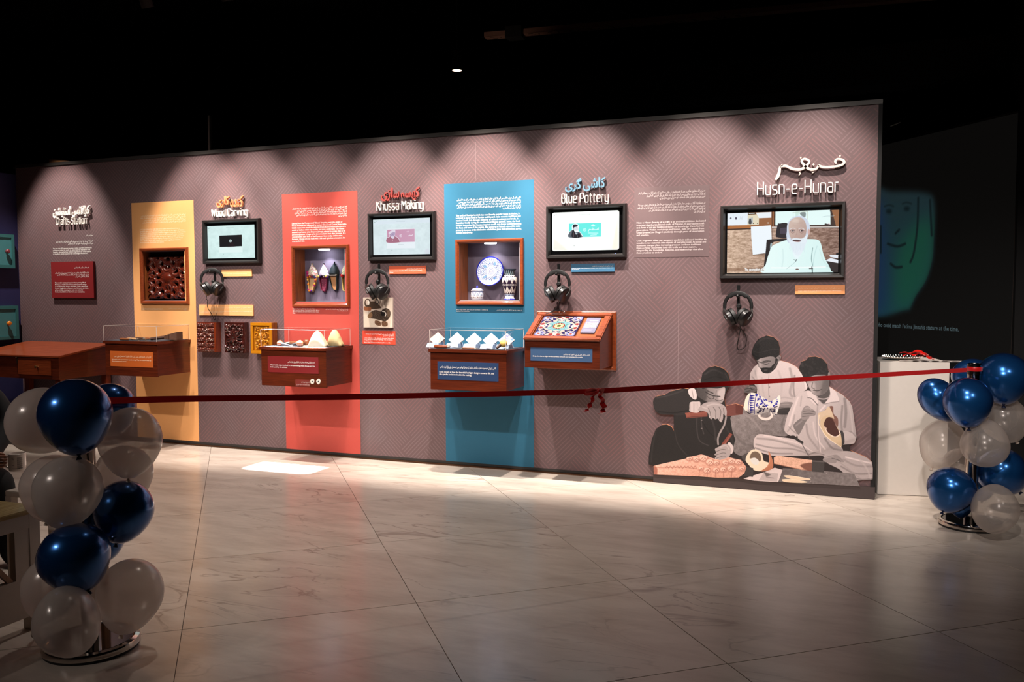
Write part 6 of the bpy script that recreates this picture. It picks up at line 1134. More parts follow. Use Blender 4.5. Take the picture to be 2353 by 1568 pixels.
ld = put(MB().lathe([(.43*k, .645*k), (.44*k, .67*k), (.36*k, .76*k), (.2*k, .83*k), (.001, .85*k)], 32, (c[0], .08, v0)), 'lid', GJ, t, smooth=True, uvf=uvj)
put(MB().ell((c[0], .08, v0+.92*k), (.075*k, .075*k, .09*k), 12, 8), 'knob', mat('cobalt_glaze', (60, 64, 170), .15), ld, smooth=True)

# ================================================================== DESK IN THE CORNER
x0, x1, yf, zb = -8.655, -7.42, -.70, .722
t = thing('wooden_desk', 'red-brown wooden desk with sloping lid in the corner before navy wall', 'desk', (x0, -.35, 0)); zf, zk = .945, 1.035
def dsk(u0, u1, v0_, v1_, o0, o1):   # on the sloping top, v from front to back
    s = (zk-zf)/(.66); f = lambda u, v, o: (u, yf+v, zf+s*v+o); return MB().hexa([f(u0,v0_,o0), f(u1,v0_,o0), f(u1,v1_,o0), f(u0,v1_,o0)], [f(u0,v0_,o1), f(u1,v0_,o1), f(u1,v1_,o1), f(u0,v1_,o1)])
put(dsk(x0-.012, x1+.012, -.012, .685, 0, .018), 'lid', wood('desk_top_wood', (128, 56, 28), (160, 76, 42), .3, .2, 0), t, bevel=.003)
put(MB().box(x0, x1, yf, yf+.02, zb, zf+.002), 'front_panel', WOODX, t)
for xs in (x0, x1-.02): put(MB().hexa([(xs, yf+.02, zb), (xs+.02, yf+.02, zb), (xs+.02, -.03, zb), (xs, -.03, zb)], [(xs, yf+.02, zf+.002), (xs+.02, yf+.02, zf+.002), (xs+.02, -.03, zk), (xs, -.03, zk)]), 'side_panel', WOODY, t)
put(MB().box(x0+.02, x1-.02, yf+.02, -.03, zb+.005, zb+.02), 'bottom_panel', WOODX, t); put(MB().box(x0, x1, -.045, -.03, zb, zk), 'back_panel', WOODX, t)
for xs in (x0+.01, x1-.08):
    for ys in (yf+.02, -.10): put(MB().box(xs, xs+.07, ys, ys+.06, 0, zb+.004), 'leg', WOODZ, t)
for cx_ in ((x1-.12+x1-.56)/2,): 
    d0, d1 = x1-.56, x1-.10; dr = put(MB().box(d0, d1, yf-.008, yf+.002, zb+.04, zf-.03), 'drawer', wood('drawer_wood', (112, 46, 20), (146, 66, 32), .3, .2, 0), t, bevel=.002)
    p = W(86, 843, yf-.01); put(MB().lathe([(.006, 0), (.006, .014), (.014, .02), (.014, .028), (.001, .03)], 12).xf(Matrix.Translation((p[0], yf-.008, p[2])) @ Matrix.Rotation(PI/2, 4, 'X')), 'knob', mat('brass', (200, 160, 100), .25, .9), dr, smooth=True)
p = W(40, 822, yf); put(MB().box(p[0]-.012, p[0]+.012, yf-.006, yf, p[2]-.06, p[2]+.01).cyl((p[0]-.01, yf-.012, p[2]), (p[0]+.01, yf-.012, p[2]), .006, 8), 'latch', mat('latch_brass', (120, 90, 70), .35, .8), t)

# ================================================================== PRINTED CUT-OUT OF THREE CRAFTSMEN (flat printed board on the wall)
MY = -.022
def mpt(x, y): return W(1440+x/3.7333, 740+y/3.7333, MY)
MX0, MX1, MZ0, MZ1 = -1.66, .19, .05, 1.28
def mural():
    KX = 820.0
    def tf(x, y): p = mpt(x, y); return ((p[0]-MX0)*KX, (MZ1-p[2])*KX)
    P = Paint(int((MX1-MX0)*KX), int((MZ1-MZ0)*KX), (44, 36, 36), tf); P.k = .75
    g = lambda v: (min(255, v*1.03), v*.945, v*.935)
    L, Q = P.line, P.poly
    # ---- lap cloth behind everything
    cl = [(1000,745),(1060,790),(1290,760),(1420,780),(1390,870),(1360,900),(1372,980),(1165,968),(1100,1010),(1090,1095),(1040,1155),(920,1115),(905,950),(890,820)]
    Q(cl, g(132), grad=((1000,780),(1100,1100),g(112))); f = P.full(cl); P.noise(.09, 3, f); P.noise(.10, 14, f)
    L([(1005,790),(1080,840),(1150,930)], 16, g(152), .6, blur=6, clip=f); L([(930,960),(990,1040),(1080,1060)], 18, g(100), .6, blur=6, clip=f); L([(1360,800),(1330,880),(1350,960)], 16, g(96), .6, blur=5, clip=f); L([(1150,840),(1250,800),(1380,790)], 10, g(90), .7, blur=4, clip=f)
    # ---- middle man
    sh = [(1055,505),(1060,440),(1090,390),(1130,355),(1200,430),(1260,400),(1310,330),(1400,355),(1475,400),(1515,480),(1550,570),(1450,640),(1420,745),(1290,762),(1190,700),(1120,650),(1115,560)]
    Q(sh, g(200), grad=((1250,400),(1200,760),g(180))); f = P.full(sh)
    for l, w, v, a in (([(1100,420),(1120,520),(1135,640)], 14, 168, .7), ([(1400,400),(1420,500),(1400,600),(1420,640)], 20, 150, .7), ([(1440,460),(1430,560),(1440,640)], 14, 128, .7), ([(1300,420),(1330,520),(1320,660)], 18, 182, .8), ([(1160,480),(1170,600),(1190,690)], 14, 178, .8), ([(1075,470),(1100,500),(1115,560)], 10, 140, .7), ([(1240,700),(1330,650),(1420,660)], 12, 160, .6), ([(1490,430),(1530,520),(1540,570)], 14, 222, .7), ([(1300,700),(1380,680)], 8, 150, .6)): L(l, w, g(v), a, blur=4, clip=f)
    Q([(1215,425),(1262,400),(1275,410),(1226,450)], g(215)); L([(1222,440),(1215,520),(1220,660)], 5, g(146), .8, blur=1)
    for y in (560, 640): P.ellipse(1224, y, 6, 7, g(120)); P.ellipse(1222, y-2, 3, 3, g(220))
    Q([(1040,445),(1120,400),(1130,550),(1060,550)], g(186), .0)
    face = [(1112,322),(1160,310),(1230,296),(1280,292),(1300,330),(1278,390),(1240,432),(1190,440),(1150,408),(1132,370)]
    Q(face, g(142), grad=((1130,340),(1290,380),g(112))); f = P.full(face)
    Q([(1112,322),(1150,318),(1160,380),(1140,385)], g(160), .8, 4, clip=f); L([(1118,335),(1160,350),(1210,342)], 8, g(60), .8, blur=2, clip=f); L([(1170,358),(1195,364),(1220,356)], 6, g(44), .9, blur=1.5, clip=f); L([(1168,340),(1200,334),(1232,336)], 7, g(50), .9, blur=1.5, clip=f); L([(1128,352),(1134,385),(1150,392)], 7, g(92), .8, blur=2)
    Q([(1292,325),(1282,300),(1310,285),(1325,298),(1318,330),(1300,338)], g(126)); L([(1300,300),(1312,305),(1306,325)], 5, g(80), .8, blur=1)
    beard = [(1278,312),(1272,350),(1250,372),(1232,392),(1190,392),(1152,402),(1162,430),(1192,442),(1225,440),(1255,420),(1285,385),(1300,330)]; Q(beard, g(36)); L([(1150,402),(1180,396),(1210,404)], 9, g(30)); L([(1180,414),(1205,412)], 5, g(96), .8)
    Q([(1290,335),(1300,340),(1262,402),(1222,436),(1240,432)], g(96), .8, 3)
    hair = [(1070,268),(1078,240),(1090,200),(1130,145),(1200,117),(1260,130),(1300,165),(1313,220),(1310,275),(1296,296),(1270,312),(1262,300),(1210,296),(1150,312),(1112,332),(1095,305)]; Q(hair, g(34)); f = P.full(hair); P.noise(.05, 3, f)
    L([(1085,250),(1140,262),(1230,240),(1305,235)], 6, g(52), .7, blur=2, clip=f); L([(1110,190),(1180,140),(1260,150)], 14, g(52), .6, blur=5, clip=f); L([(1075,270),(1110,300),(1160,305)], 10, g(22), .8, blur=2)
    # hands and jug
    Q([(1005,590),(1025,555),(1060,545),(1105,552),(1118,590),(1060,612),(1018,612)], g(92)); 
    for l in ([(1012,578),(1050,570),(1085,580)], [(1020,598),(1060,590)], [(1060,556),(1075,590)]): L(l, 5, g(52), .9, blur=1)
    L([(1050,560),(1080,556),(1108,572)], 9, g(128), .7, blur=2)
    Q([(1270,712),(1330,694),(1400,688),(1428,700),(1420,752),(1330,750),(1285,742)], g(128)); L([(1290,722),(1340,708),(1390,706)], 8, g(156), .7, blur=3); L([(1300,738),(1350,730)], 4, g(80), .8, blur=1)
    Q([(1310,745),(1420,740),(1410,790),(1300,790)], g(44), .9, 3)
    jug = [(1003,742),(1012,690),(1022,652),(1050,614),(1085,608),(1130,622),(1190,660),(1225,680),(1262,668),(1308,632),(1320,658),(1310,720),(1285,795),(1262,800),(1225,770),(1130,798),(1060,784)]
    Q(jug, (232, 220, 212)); f = P.full(jug); rr = random.Random(5); Q([(1000,742),(1020,640),(1050,612),(1066,616),(1040,690),(1036,780)], (236, 222, 206), 1, 0, clip=f)
    L([(1135,800),(1150,822),(1190,834),(1228,824),(1246,800),(1240,772)], 22, (226, 212, 204)); L([(1150,812),(1190,820),(1224,812)], 6, (150, 130, 126), .8, blur=1)
    for k in range(8):
        y0 = 626+k*20; x = 1058+(0 if k < 3 else -4); Q([(x, y0), (x+46, y0+8), (x+4, y0+18)], (38, 36, 128), 1, 0, False, clip=f); 
    L([(1062,612),(1046,700),(1042,790)], 4, (40,38,120), clip=f); L([(1112,616),(1098,700),(1094,792)], 5, (38,36,120), clip=f)
    for k in range(120):
        x, y = rr.uniform(1112, 1310), rr.uniform(612, 798); c = (44, 44, 150) if y < 720 else (34, 30, 62); P.ellipse(x, y, rr.uniform(6, 13), rr.uniform(4, 8), c, .95, 0, rr.uniform(0, 3), clip=f)
    for k in range(40): x, y = rr.uniform(1115, 1300), rr.uniform(620, 790); L([(x, y), (x+rr.uniform(-14, 14), y+rr.uniform(6, 18))], 4, (236, 228, 220), .9, clip=f)
    Q([(1030,760),(1140,750),(1270,740),(1265,800),(1130,800),(1050,790)], (30, 24, 30), .35, 8, clip=f); Q([(1288,640),(1318,640),(1314,720),(1290,790),(1278,780),(1300,700)], (238,226,216), .9, 0, clip=f)
    # ---- left man
    body = [(186,1222),(190,1150),(215,1010),(250,920),(300,885),(345,880),(385,900),(404,935),(404,797),(420,700),(540,600),(600,560),(700,560),(850,600),(870,700),(905,930),(932,1010),(905,1110),(790,1130),(600,1150),(500,1180),(230,1236)]
    Q(body, g(42), grad=((600,700),(450,1150),g(34)), sm=False); f = P.full(body, False)
    arm = [(225,690),(232,660),(255,640),(330,625),(380,595),(480,572),(545,580),(600,650),(560,695),(545,780),(520,775),(480,800),(310,797),(262,780),(235,745)]; Q(arm, g(46)); L([(260,650),(360,630),(480,590)], 12, g(64), .7, blur=5); L([(270,770),(400,780),(520,760)], 12, g(30), .8, blur=4)
    L([(620,700),(600,860),(620,1010),(700,1060)], 10, g(64), .8, blur=3, clip=f); L([(645,700),(640,860),(660,960)], 8, g(84), .6, blur=3, clip=f); L([(640,840),(700,940),(760,990)], 8, g(30), .9, blur=3, clip=f); L([(700,760),(750,900),(760,1010)], 14, g(72), .5, blur=5, clip=f); L([(410,930),(440,1050),(520,1150)], 8, g(54), .7, blur=4, clip=f); L([(250,930),(220,1080),(210,1200)], 12, g(52), .6, blur=5, clip=f); L([(850,900),(900,1000),(915,1060)], 14, g(54), .7, blur=5, clip=f)
    for y in (845, 915): P.ellipse(643, y, 7, 6, g(120), .8)
    face = [(610,560),(690,565),(780,566),(842,562),(838,640),(822,690),(790,700),(760,715),(700,690),(640,660),(600,620)]; Q(face, g(158), grad=((820,600),(620,640),g(96))); f = P.full(face)
    Q([(600,560),(680,560),(690,640),(660,690),(600,640)], g(60), .7, 8, clip=f); Q([(780,600),(842,575),(838,650),(800,680)], g(186), .8, 6, clip=f); L([(676,600),(730,630),(800,640)], 9, g(54), .9, blur=2, clip=f); L([(690,590),(740,612)], 9, g(60), .9, blur=2, clip=f); L([(770,590),(765,625),(772,650)], 8, g(122), .8, blur=2, clip=f)
    L([(690,640),(720,660),(745,655),(740,635)], 4, g(40), .9); L([(760,668),(790,676),(822,668)], 4, g(40), .9); L([(690,612),(670,600)], 4, g(50), .9)
    P.ellipse(628, 505, 14, 18, g(120)); Q([(530,580),(580,572),(600,620),(596,664),(570,660),(536,626)], g(205)); L([(560,590),(572,650)], 8, g(150), .8, blur=2)
    hair = [(636,500),(650,440),(700,392),(760,378),(830,400),(870,440),(886,500),(884,545),(850,610),(842,560),(780,572),(700,566),(650,575),(640,540)]; Q(hair, g(38)); f = P.full(hair); L([(670,450),(740,410),(820,440)], 14, g(58), .7, blur=6, clip=f); L([(840,440),(872,500),(868,560)], 8, g(56), .7, blur=3, clip=f); L([(660,500),(760,470),(860,500)], 8, g(28), .8, blur=3, clip=f)
    P.ellipse(810, 700, 26, 20, g(120), .0)
    # mallet, cuff, hand
    Q([(848,722),(934,704),(1000,724),(993,794),(850,812)], (112, 66, 60), sm=False); Q([(934,704),(1000,724),(993,794),(936,786)], (96, 52, 46), sm=False); Q([(500,782),(690,764),(694,812),(516,826)], (128, 72, 62), sm=False); Q([(500,782),(540,776),(552,822),(516,826)], (140, 80, 68), sm=False); L([(540,790),(690,780)], 4, (150, 92, 80), .8); L([(520,818),(692,806)], 5, (70, 36, 32), .8)
    Q([(546,690),(600,684),(632,692),(618,775),(545,770),(538,740)], g(192))
    for k in range(7): L([(548+12*k, 692), (546+12*k, 768)], 3, g(146), .8)
    hand = [(616,742),(660,700),(720,686),(780,690),(836,718),(858,760),(856,806),(846,806),(830,790),(826,830),(812,862),(796,850),(782,830),(760,836),(742,826),(724,836),(706,816),(694,780),(650,762),(618,760)]; Q(hand, g(160)); f = P.full(hand)
    for l in ([(700,740),(716,780),(722,828)], [(742,730),(764,770),(762,828)], [(790,730),(808,770),(796,838)], [(830,740),(836,790)]): L(l, 6, g(98), .9, blur=1.5, clip=f)
    for l in ([(690,720),(740,705),(800,712)], [(650,730),(690,745)]): L(l, 12, g(188), .7, blur=4, clip=f)
    for x, y in ((712,815),(752,820),(800,846)): P.ellipse(x, y, 8, 6, g(190), .7, 1)
    L([(852,815),(838,880),(800,950),(782,1000),(784,1050)], 16, g(136)); L([(850,830),(835,890),(798,960)], 5, g(170), .8)
    # chisel and lower hand
    Q([(886,950),(908,966),(846,1056),(808,1064),(820,1040)], (124, 66, 56), sm=False); L([(896,962),(836,1050)], 5, (160, 96, 82), .8)
    Q([(866,1042),(888,1036),(916,1075),(908,1124),(890,1128),(880,1080)], g(200)); L([(880,1060),(898,1110)], 4, g(150), .8)
    hand = [(760,1088),(796,1068),(842,1046),(872,1056),(892,1100),(884,1150),(850,1176),(790,1190),(756,1170),(772,1150),(752,1140),(768,1122),(760,1104)]; Q(hand, g(158)); f = P.full(hand)
    for l in ([(772,1110),(820,1094),(850,1098)], [(766,1142),(820,1124),(850,1126)], [(770,1170),(820,1152),(846,1152)]): L(l, 5, g(92), .9, blur=1.5, clip=f)
    L([(800,1076),(850,1060),(876,1090)], 10, g(188), .7, blur=4, clip=f)
    # ---- right man: trousers
    legs = [(1090,1020),(1105,985),(1135,964),(1185,966),(1300,985),(1440,1008),(1520,1050),(1600,1110),(1700,1130),(1850,1108),(1960,1120),(2060,1165),(2105,1205),(2112,1260),(2110,1350),(1990,1362),(1900,1330),(1820,1262),(1720,1210),(1680,1150),(1560,1152),(1400,1150),(1270,1152),(1150,1120),(1095,1085)]
    Q(legs, g(194), grad=((1400,1000),(1500,1180),g(164))); f = P.full(legs)
    for l, w, v, a in (([(1120,1000),(1240,1010),(1400,1050),(1560,1110)], 16, 146, .8), ([(1110,1050),(1250,1080),(1420,1090),(1560,1130)], 14, 140, .8), ([(1100,1080),(1250,1125),(1420,1130)], 12, 128, .8), ([(1300,1000),(1460,1040),(1600,1110)], 10, 214, .7), ([(1180,975),(1330,1000)], 10, 220, .8), ([(1860,1180),(1960,1230),(2100,1240)], 16, 138, .8), ([(1840,1240),(1960,1300),(2100,1300)], 14, 124, .8), ([(1880,1160),(2000,1190),(2090,1210)], 12, 214, .8), ([(1800,1180),(1900,1260),(2000,1340)], 10, 150, .8), ([(1900,1310),(2000,1350),(2108,1345)], 10, 112, .8), ([(2000,1180),(2060,1260),(2090,1340)], 14, 176, .7), ([(1560,1140),(1620,1120),(1690,1140)], 10, 116, .8)): L(l, w, g(v), a, blur=4, clip=f)
    # torso
    to = [(1545,590),(1610,625),(1650,640),(1700,610),(1742,556),(1790,590),(1850,625),(1910,680),(1936,730),(1950,830),(1972,990),(1955,1042),(1845,1060),(1850,1112),(1700,1132),(1600,1112),(1520,1050),(1445,980),(1400,975),(1360,944),(1354,905),(1380,800),(1430,690),(1460,630)]
    Q(to, g(192), grad=((1500,700),(1900,1000),g(158))); f = P.full(to)
    for l, w, v, a in (([(1470,650),(1430,760),(1390,900)], 16, 218, .7), ([(1500,640),(1490,720)], 10, 160, .7), ([(1440,800),(1420,880),(1380,940)], 12, 150, .7), ([(1870,660),(1880,780),(1870,900)], 22, 118, .7), ([(1910,720),(1930,850),(1940,980)], 12, 180, .8), ([(1850,720),(1840,860),(1850,950)], 16, 130, .8), ([(1540,880),(1560,980),(1640,1090)], 16, 144, .8), ([(1600,860),(1620,980),(1700,1090)], 12, 206, .7), ([(1640,700),(1630,860),(1650,1080)], 10, 150, .7), ([(1700,1000),(1760,1080),(1840,1100)], 16, 120, .8), ([(1500,900),(1520,1000),(1560,1060)], 12, 176, .8), ([(1700,720),(1660,760)], 14, 216, .7), ([(1860,960),(1920,940),(1960,980)], 8, 130, .8), ([(1390,900),(1420,930),(1460,960)], 8, 128, .8)): L(l, w, g(v), a, blur=4, clip=f)
    Q([(1640,640),(1740,556),(1752,600),(1700,700),(1660,680)], g(70), .9, 3); L([(1640,655),(1690,662),(1735,650)], 10, g(176), .9, blur=1); Q([(1548,590),(1600,610),(1640,680),(1620,712),(1560,650)], g(206)); Q([(1742,556),(1790,592),(1822,680),(1760,690),(1700,700),(1745,640)], g(206)); L([(1552,650),(1590,660),(1640,716)], 6, g(96), .9); L([(1820,684),(1760,690),(1700,704)], 5, g(120), .9)
    face = [(1525,470),(1620,455),(1720,455),(1740,480),(1738,560),(1700,612),(1650,634),(1600,622),(1565,565),(1545,520)]; Q(face, g(152), grad=((1560,540),(1735,520),g(108))); f = P.full(face)
    Q([(1560,535),(1610,520),(1620,600),(1590,600)], g(180), .7, 6, clip=f); L([(1596,520),(1588,560),(1612,576)], 8, g(112), .9, blur=2, clip=f); L([(1600,586),(1640,590),(1674,576)], 7, g(66), .9, blur=1.5, clip=f); L([(1606,600),(1640,604)], 6, g(120), .8, blur=2, clip=f); Q([(1690,500),(1740,480),(1738,560),(1700,612),(1660,632)], g(88), .7, 8, clip=f); L([(1556,500),(1590,498)], 7, g(54), .9, blur=1, clip=f); L([(1630,496),(1680,490)], 7, g(54), .9, blur=1, clip=f)
    P.ellipse(1738, 452, 12, 22, g(126)); hair = [(1482,420),(1478,392),(1500,340),(1540,330),(1560,302),(1620,296),(1680,316),(1718,360),(1728,420),(1722,462),(1700,455),(1690,440),(1600,462),(1530,482),(1512,446),(1496,438)]; Q(hair, g(36)); f = P.full(hair)
    for k in range(46): x, y = rr.uniform(1485, 1720), rr.uniform(300, 460); P.ellipse(x, y, 12, 8, g(52), .6, 2, rr.uniform(0, 3), clip=f)
    # raised hand
    Q([(1432,905),(1440,870),(1500,825),(1550,830),(1530,870),(1490,950),(1470,966)], g(116)); L([(1450,890),(1500,850)], 12, g(150), .7, blur=4)
    hand = [(1498,800),(1504,760),(1530,724),(1560,722),(1580,742),(1612,760),(1622,780),(1616,802),(1570,812),(1560,832),(1505,838)]; Q(hand, g(138)); f = P.full(hand)
    for l in ([(1516,766),(1570,762),(1610,772)], [(1512,788),(1570,784),(1612,792)], [(1508,812),(1560,806)]): L(l, 5, g(84), .9, blur=1.5, clip=f)
    L([(1530,740),(1560,736),(1580,750)], 8, g(170), .8, blur=3, clip=f)
    # shoe in his other hand
    Q([(1838,950),(1900,940),(1962,990),(1950,1040),(1870,1046),(1838,1030)], g(176)); Q([(1830,940),(1860,950),(1868,1040),(1836,1050)], g(60))
    Q([(1736,728),(1770,728),(1776,790),(1812,830),(1808,900),(1760,830),(1690,780)], (120, 84, 74)); Q([(1640,790),(1700,760),(1738,728),(1780,830),(1742,806),(1690,810),(1665,850)], (204, 178, 152))
    shoe = [(1660,860),(1690,812),(1745,806),(1790,880),(1836,960),(1842,1072),(1790,1042),(1710,985),(1676,930)]; Q(shoe, (200, 172, 140)); Q([(1694,868),(1720,822),(1760,826),(1800,900),(1826,960),(1790,985),(1736,960),(1704,930)], (72, 42, 36)); L([(1700,900),(1722,950),(1784,986),(1828,964),(1822,940)], 9, (228, 206, 186)); L([(1690,910),(1712,912)], 8, (210,180,160)); L([(1650,800),(1645,860),(1660,900),(1720,990),(1838,1072)], 6, (226, 206, 182)); L([(1642,860),(1645,960),(1655,1050),(1665,1120)], 4, g(212))
    # awl, lower hand
    L([(1452,1000),(1478,1020),(1504,1034)], 22, g(48)); L([(1460,980),(1464,1004)], 10, g(60)); L([(1500,1040),(1570,1168)], 5, g(70))
    hand = [(1686,1172),(1740,1150),(1800,1140),(1836,1166),(1866,1200),(1840,1202),(1806,1190),(1790,1212),(1720,1206),(1690,1196)]; Q(hand, g(136)); L([(1760,1170),(1800,1180),(1836,1196)], 5, g(84), .9, blur=1); L([(1700,1170),(1770,1156)], 8, g(164), .7, blur=3)
    # ---- foreground: clay carving, leather, boards
    Q([(1000,1345),(1190,1285),(1270,1250),(1340,1270),(1300,1376),(1090,1362)], g(206), sm=False); Q([(1180,1290),(1300,1300),(1290,1370),(1130,1360)], g(176), 1, 0, False); Q([(1170,1280),(1240,1310),(1200,1330)], g(90), .9, 2); L([(1196,1330),(1260,1340)], 8, g(140))
    Q([(1340,1255),(1500,1262),(1952,1302),(2002,1412),(1700,1394),(1304,1374)], g(98), sm=False, grad=((1350,1270),(1950,1400),g(116))); f = P.full([(1340,1255),(1500,1262),(1952,1302),(2002,1412),(1700,1394),(1304,1374)], False); P.noise(.08, 10, f)
    for k in range(14): P.ellipse(rr.uniform(1360, 1950), rr.uniform(1285, 1390), 4, 3, g(160), .8, clip=f)
    for q in ([(1346,1322),(1400,1318),(1570,1346),(1540,1358),(1420,1350)], [(1336,1352),(1420,1350),(1550,1372),(1500,1382),(1360,1374)]): Q(q, (222, 196, 168)); L(q[:3], 4, (240, 220, 196), .8)
    Q([(1262,1165),(1290,1148),(1592,1186),(1594,1276),(1500,1270),(1420,1250),(1264,1216)], (220, 172, 148), sm=False); f = P.full([(1262,1165),(1290,1148),(1592,1186),(1594,1276),(1500,1270),(1264,1216)], False); P.noise(.12, 5, f); L([(1264,1216),(1420,1250),(1590,1276)], 6, (150, 96, 76), .8); Q([(1490,1228),(1594,1210),(1594,1276),(1540,1270)], (110, 70, 58), .9, 2)
    Q([(1592,1188),(1697,1194),(1692,1292),(1588,1284)], g(62), 1, 0, False); Q([(1592,1188),(1697,1194),(1697,1206),(1592,1200)], g(88), 1, 0, False)
    Q([(985,1160),(1040,1124),(1060,1150),(1030,1200)], g(70)); Q([(1020,1185),(1040,1130),(1080,1096),(1120,1098),(1160,1130),(1176,1190),(1220,1210),(1218,1250),(1150,1280),(1090,1270),(1050,1230)], (224, 206, 182)); Q([(1056,1170),(1072,1124),(1110,1112),(1146,1140),(1150,1190),(1110,1200),(1086,1170)], (112, 92, 78), 1, 1); Q([(1062,1180),(1100,1166),(1136,1196),(1120,1226),(1080,1216)], (214, 208, 202))
    Q([(1216,1110),(1240,1150),(1258,1228),(1236,1268),(1150,1282),(1206,1240),(1222,1190)], (180, 116, 88)); L([(1218,1120),(1226,1190),(1208,1236)], 6, (210,150,120), .8)
    clay = [(230,1236),(300,1218),(510,1172),(520,1160),(560,1154),(600,1146),(640,1136),(690,1150),(720,1164),(800,1186),(880,1160),(920,1172),(980,1184),(1028,1246),(1010,1300),(960,1336),(780,1338),(620,1326),(232,1310)]
    Q(clay, (222, 172, 154), sm=False, grad=((500,1180),(560,1330),(206,152,132))); f = P.full(clay, False); P.noise(.10, 6, f)
    L([(240,1240),(300,1252),(420,1248),(600,1256)], 5, (166,110,94), .8, blur=1, clip=f); Q([(230,1240),(262,1256),(258,1312),(232,1310)], (150, 86, 70), .8, 2, clip=f)
    for k in range(9): x = 330+30*k; L([(x, 1250+k % 3*4), (x+16, 1236), (x+26, 1252)], 5, (150, 96, 82), .8, blur=1, clip=f)
    for x, y, r in ((540,1176,30),(600,1180,36),(660,1170,44),(716,1206,42),(772,1212,30),(850,1210,34),(905,1196,40),(960,1206,36),(990,1262,30),(900,1260,40),(830,1270,34),(770,1274,34),(690,1276,38),(640,1262,26)):
        P.ellipse(x, y, r, r*.8, (176, 120, 104), .8, 3, clip=f); P.ellipse(x-4, y-5, r*.74, r*.56, (236, 190, 172), .9, 3, clip=f); L([(x-r*.5, y+r*.2), (x, y-r*.25), (x+r*.5, y+r*.15)], 5, (150, 92, 78), .8, blur=1, clip=f); L([(x-r*.2, y+r*.4), (x+r*.3, y-r*.1)], 4, (120, 70, 60), .7, blur=1, clip=f)
    for k in range(5): x = 620+70*k; L([(x, 1330), (x+4, 1276), (x+24, 1256)], 6, (160, 104, 90), .8, blur=2, clip=f)
    Q([(1028,1244),(1086,1254),(1084,1330),(1000,1322),(1016,1290)], g(58), 1, 0, False)
    P.noise(.03, 2); return P
sil = [(230,1236),(188,1224),(190,1150),(215,1010),(250,920),(300,885),(345,880),(385,900),(404,935),(404,797),(310,797),(262,780),(235,745),(225,690),(232,660),(255,640),(330,625),(380,595),(480,572),(530,575),(612,520),(620,492),(640,488),(650,440),(700,392),(760,378),(830,400),(870,440),(886,500),(884,545),(850,612),(838,660),(848,722),(934,703),(1000,724),(1004,735),(1012,680),(1024,645),(1040,612),(1012,608),(1005,590),(1022,556),(1052,545),(1055,500),(1060,440),(1090,390),(1128,358),(1112,332),(1092,305),(1070,268),(1078,240),(1090,200),(1130,145),(1200,117),(1260,130),(1300,165),(1313,220),(1310,276),(1325,298),(1318,332),(1400,355),(1462,390),(1490,430),(1478,392),(1500,340),(1540,328),(1560,302),(1620,296),(1680,316),(1718,360),(1728,420),(1745,432),(1748,460),(1738,490),(1738,556),(1790,590),(1850,625),(1910,680),(1936,730),(1950,830),(1972,990),(1955,1042),(1912,1062),(1920,1105),(2000,1140),(2060,1165),(2105,1205),(2112,1260),(2110,1352),(1985,1362),(2002,1412),(1700,1394),(1304,1376),(1090,1364),(1000,1346),(960,1336),(780,1338),(620,1326),(232,1310)]
S3 = [mpt(*p) for p in sil]; n = len(S3)
t = thing('craftsmen_cutout', 'flat printed cut-out of three seated craftsmen on the wall behind the red ribbon', 'mural', (-.7, 0, .1))
def tri_cap(y, nm, m, uvf=None):
    me = MB().add([(p[0], y, p[2]) for p in S3], [tuple(range(n))] if sum(S3[i][0]*S3[(i+1)%n][2]-S3[(i+1)%n][0]*S3[i][2] for i in range(n)) > 0 else [tuple(range(n-1, -1, -1))]); return put(me, nm, m, t, uvf=uvf)
tri_cap(MY, 'printed_face', printmat('craftsmen_print', mural().image('craftsmen_print'), .55), lambda x, y, z: ((x-MX0)/(MX1-MX0), (z-MZ0)/(MZ1-MZ0)))
vs = [(p[0], MY+.0004, p[2]) for p in S3]+[(p[0], -.001, p[2]) for p in S3]
put(MB().add(vs, [(i, (i+1) % n, (i+1) % n+n, i+n) for i in range(n)]), 'board_edge', mat('board_edge', (176, 112, 76), .6), t)
# dark board strip the cut-out stands on
p, q = W(1501, 1091, -.014), W(2004, 1126, -.014)
o = put(MB().box(p[0], q[0]+.02, -.014, -.0005, .004, .098), 'plinth_strip', mat('plinth_strip', (62, 50, 49), .6), None); tag(o, 'low dark brown strip along the wall foot under the craftsmen cut-out', 'board')

# ================================================================== STANCHIONS, RIBBON, BALLOONS
LB, RB = FL(211, 1488), FL(2229, 1209)
def stanchion(p, lb, hgt, rb, rp):
    t = thing('stanchion_post', lb, 'stanchion', (p[0], p[1], 0), 'steel ribbon posts')
    put(MB().lathe([(.001, 0), (rb*.97, 0), (rb*.97, .012), (.001, .012)], 48, (p[0], p[1], 0)), 'rubber_ring', RUBBER, t)
    put(MB().lathe([(rb*.97, .012), (rb, .014), (rb, .034), (rb*.985, .042), (rb*.90, .046), (rb*.86, .042), (.001, .041)], 64, (p[0], p[1], 0)), 'base', STEEL, t, smooth=True)
    put(MB().lathe([(.001, .0425), (rb*.85, .0425), (rb*.85, .0435), (.001, .0435)], 48, (p[0], p[1], 0)), 'base_inlay', mat('black_mirror', (8, 8, 9), .08, 0, .5), t)
    put(MB().lathe([(rp, .043), (rp, hgt), (.001, hgt)], 32, (p[0], p[1], 0)), 'pole', STEEL, t, smooth=True)
    put(MB().lathe([(.001, hgt-.06), (rp*1.06, hgt-.06), (rp*1.06, hgt+.008), (rp*.9, hgt+.014), (rp*.85, hgt+.006), (.001, hgt+.006)], 32, (p[0], p[1], 0)), 'cap', mat('dark_steel', (96, 90, 86), .22, 1.0), t, smooth=True)
zR = AD(2229, 838, (RB-CAMP)@AF)[2]; zL = AD(211, 902, (LB-CAMP)@AF)[2]
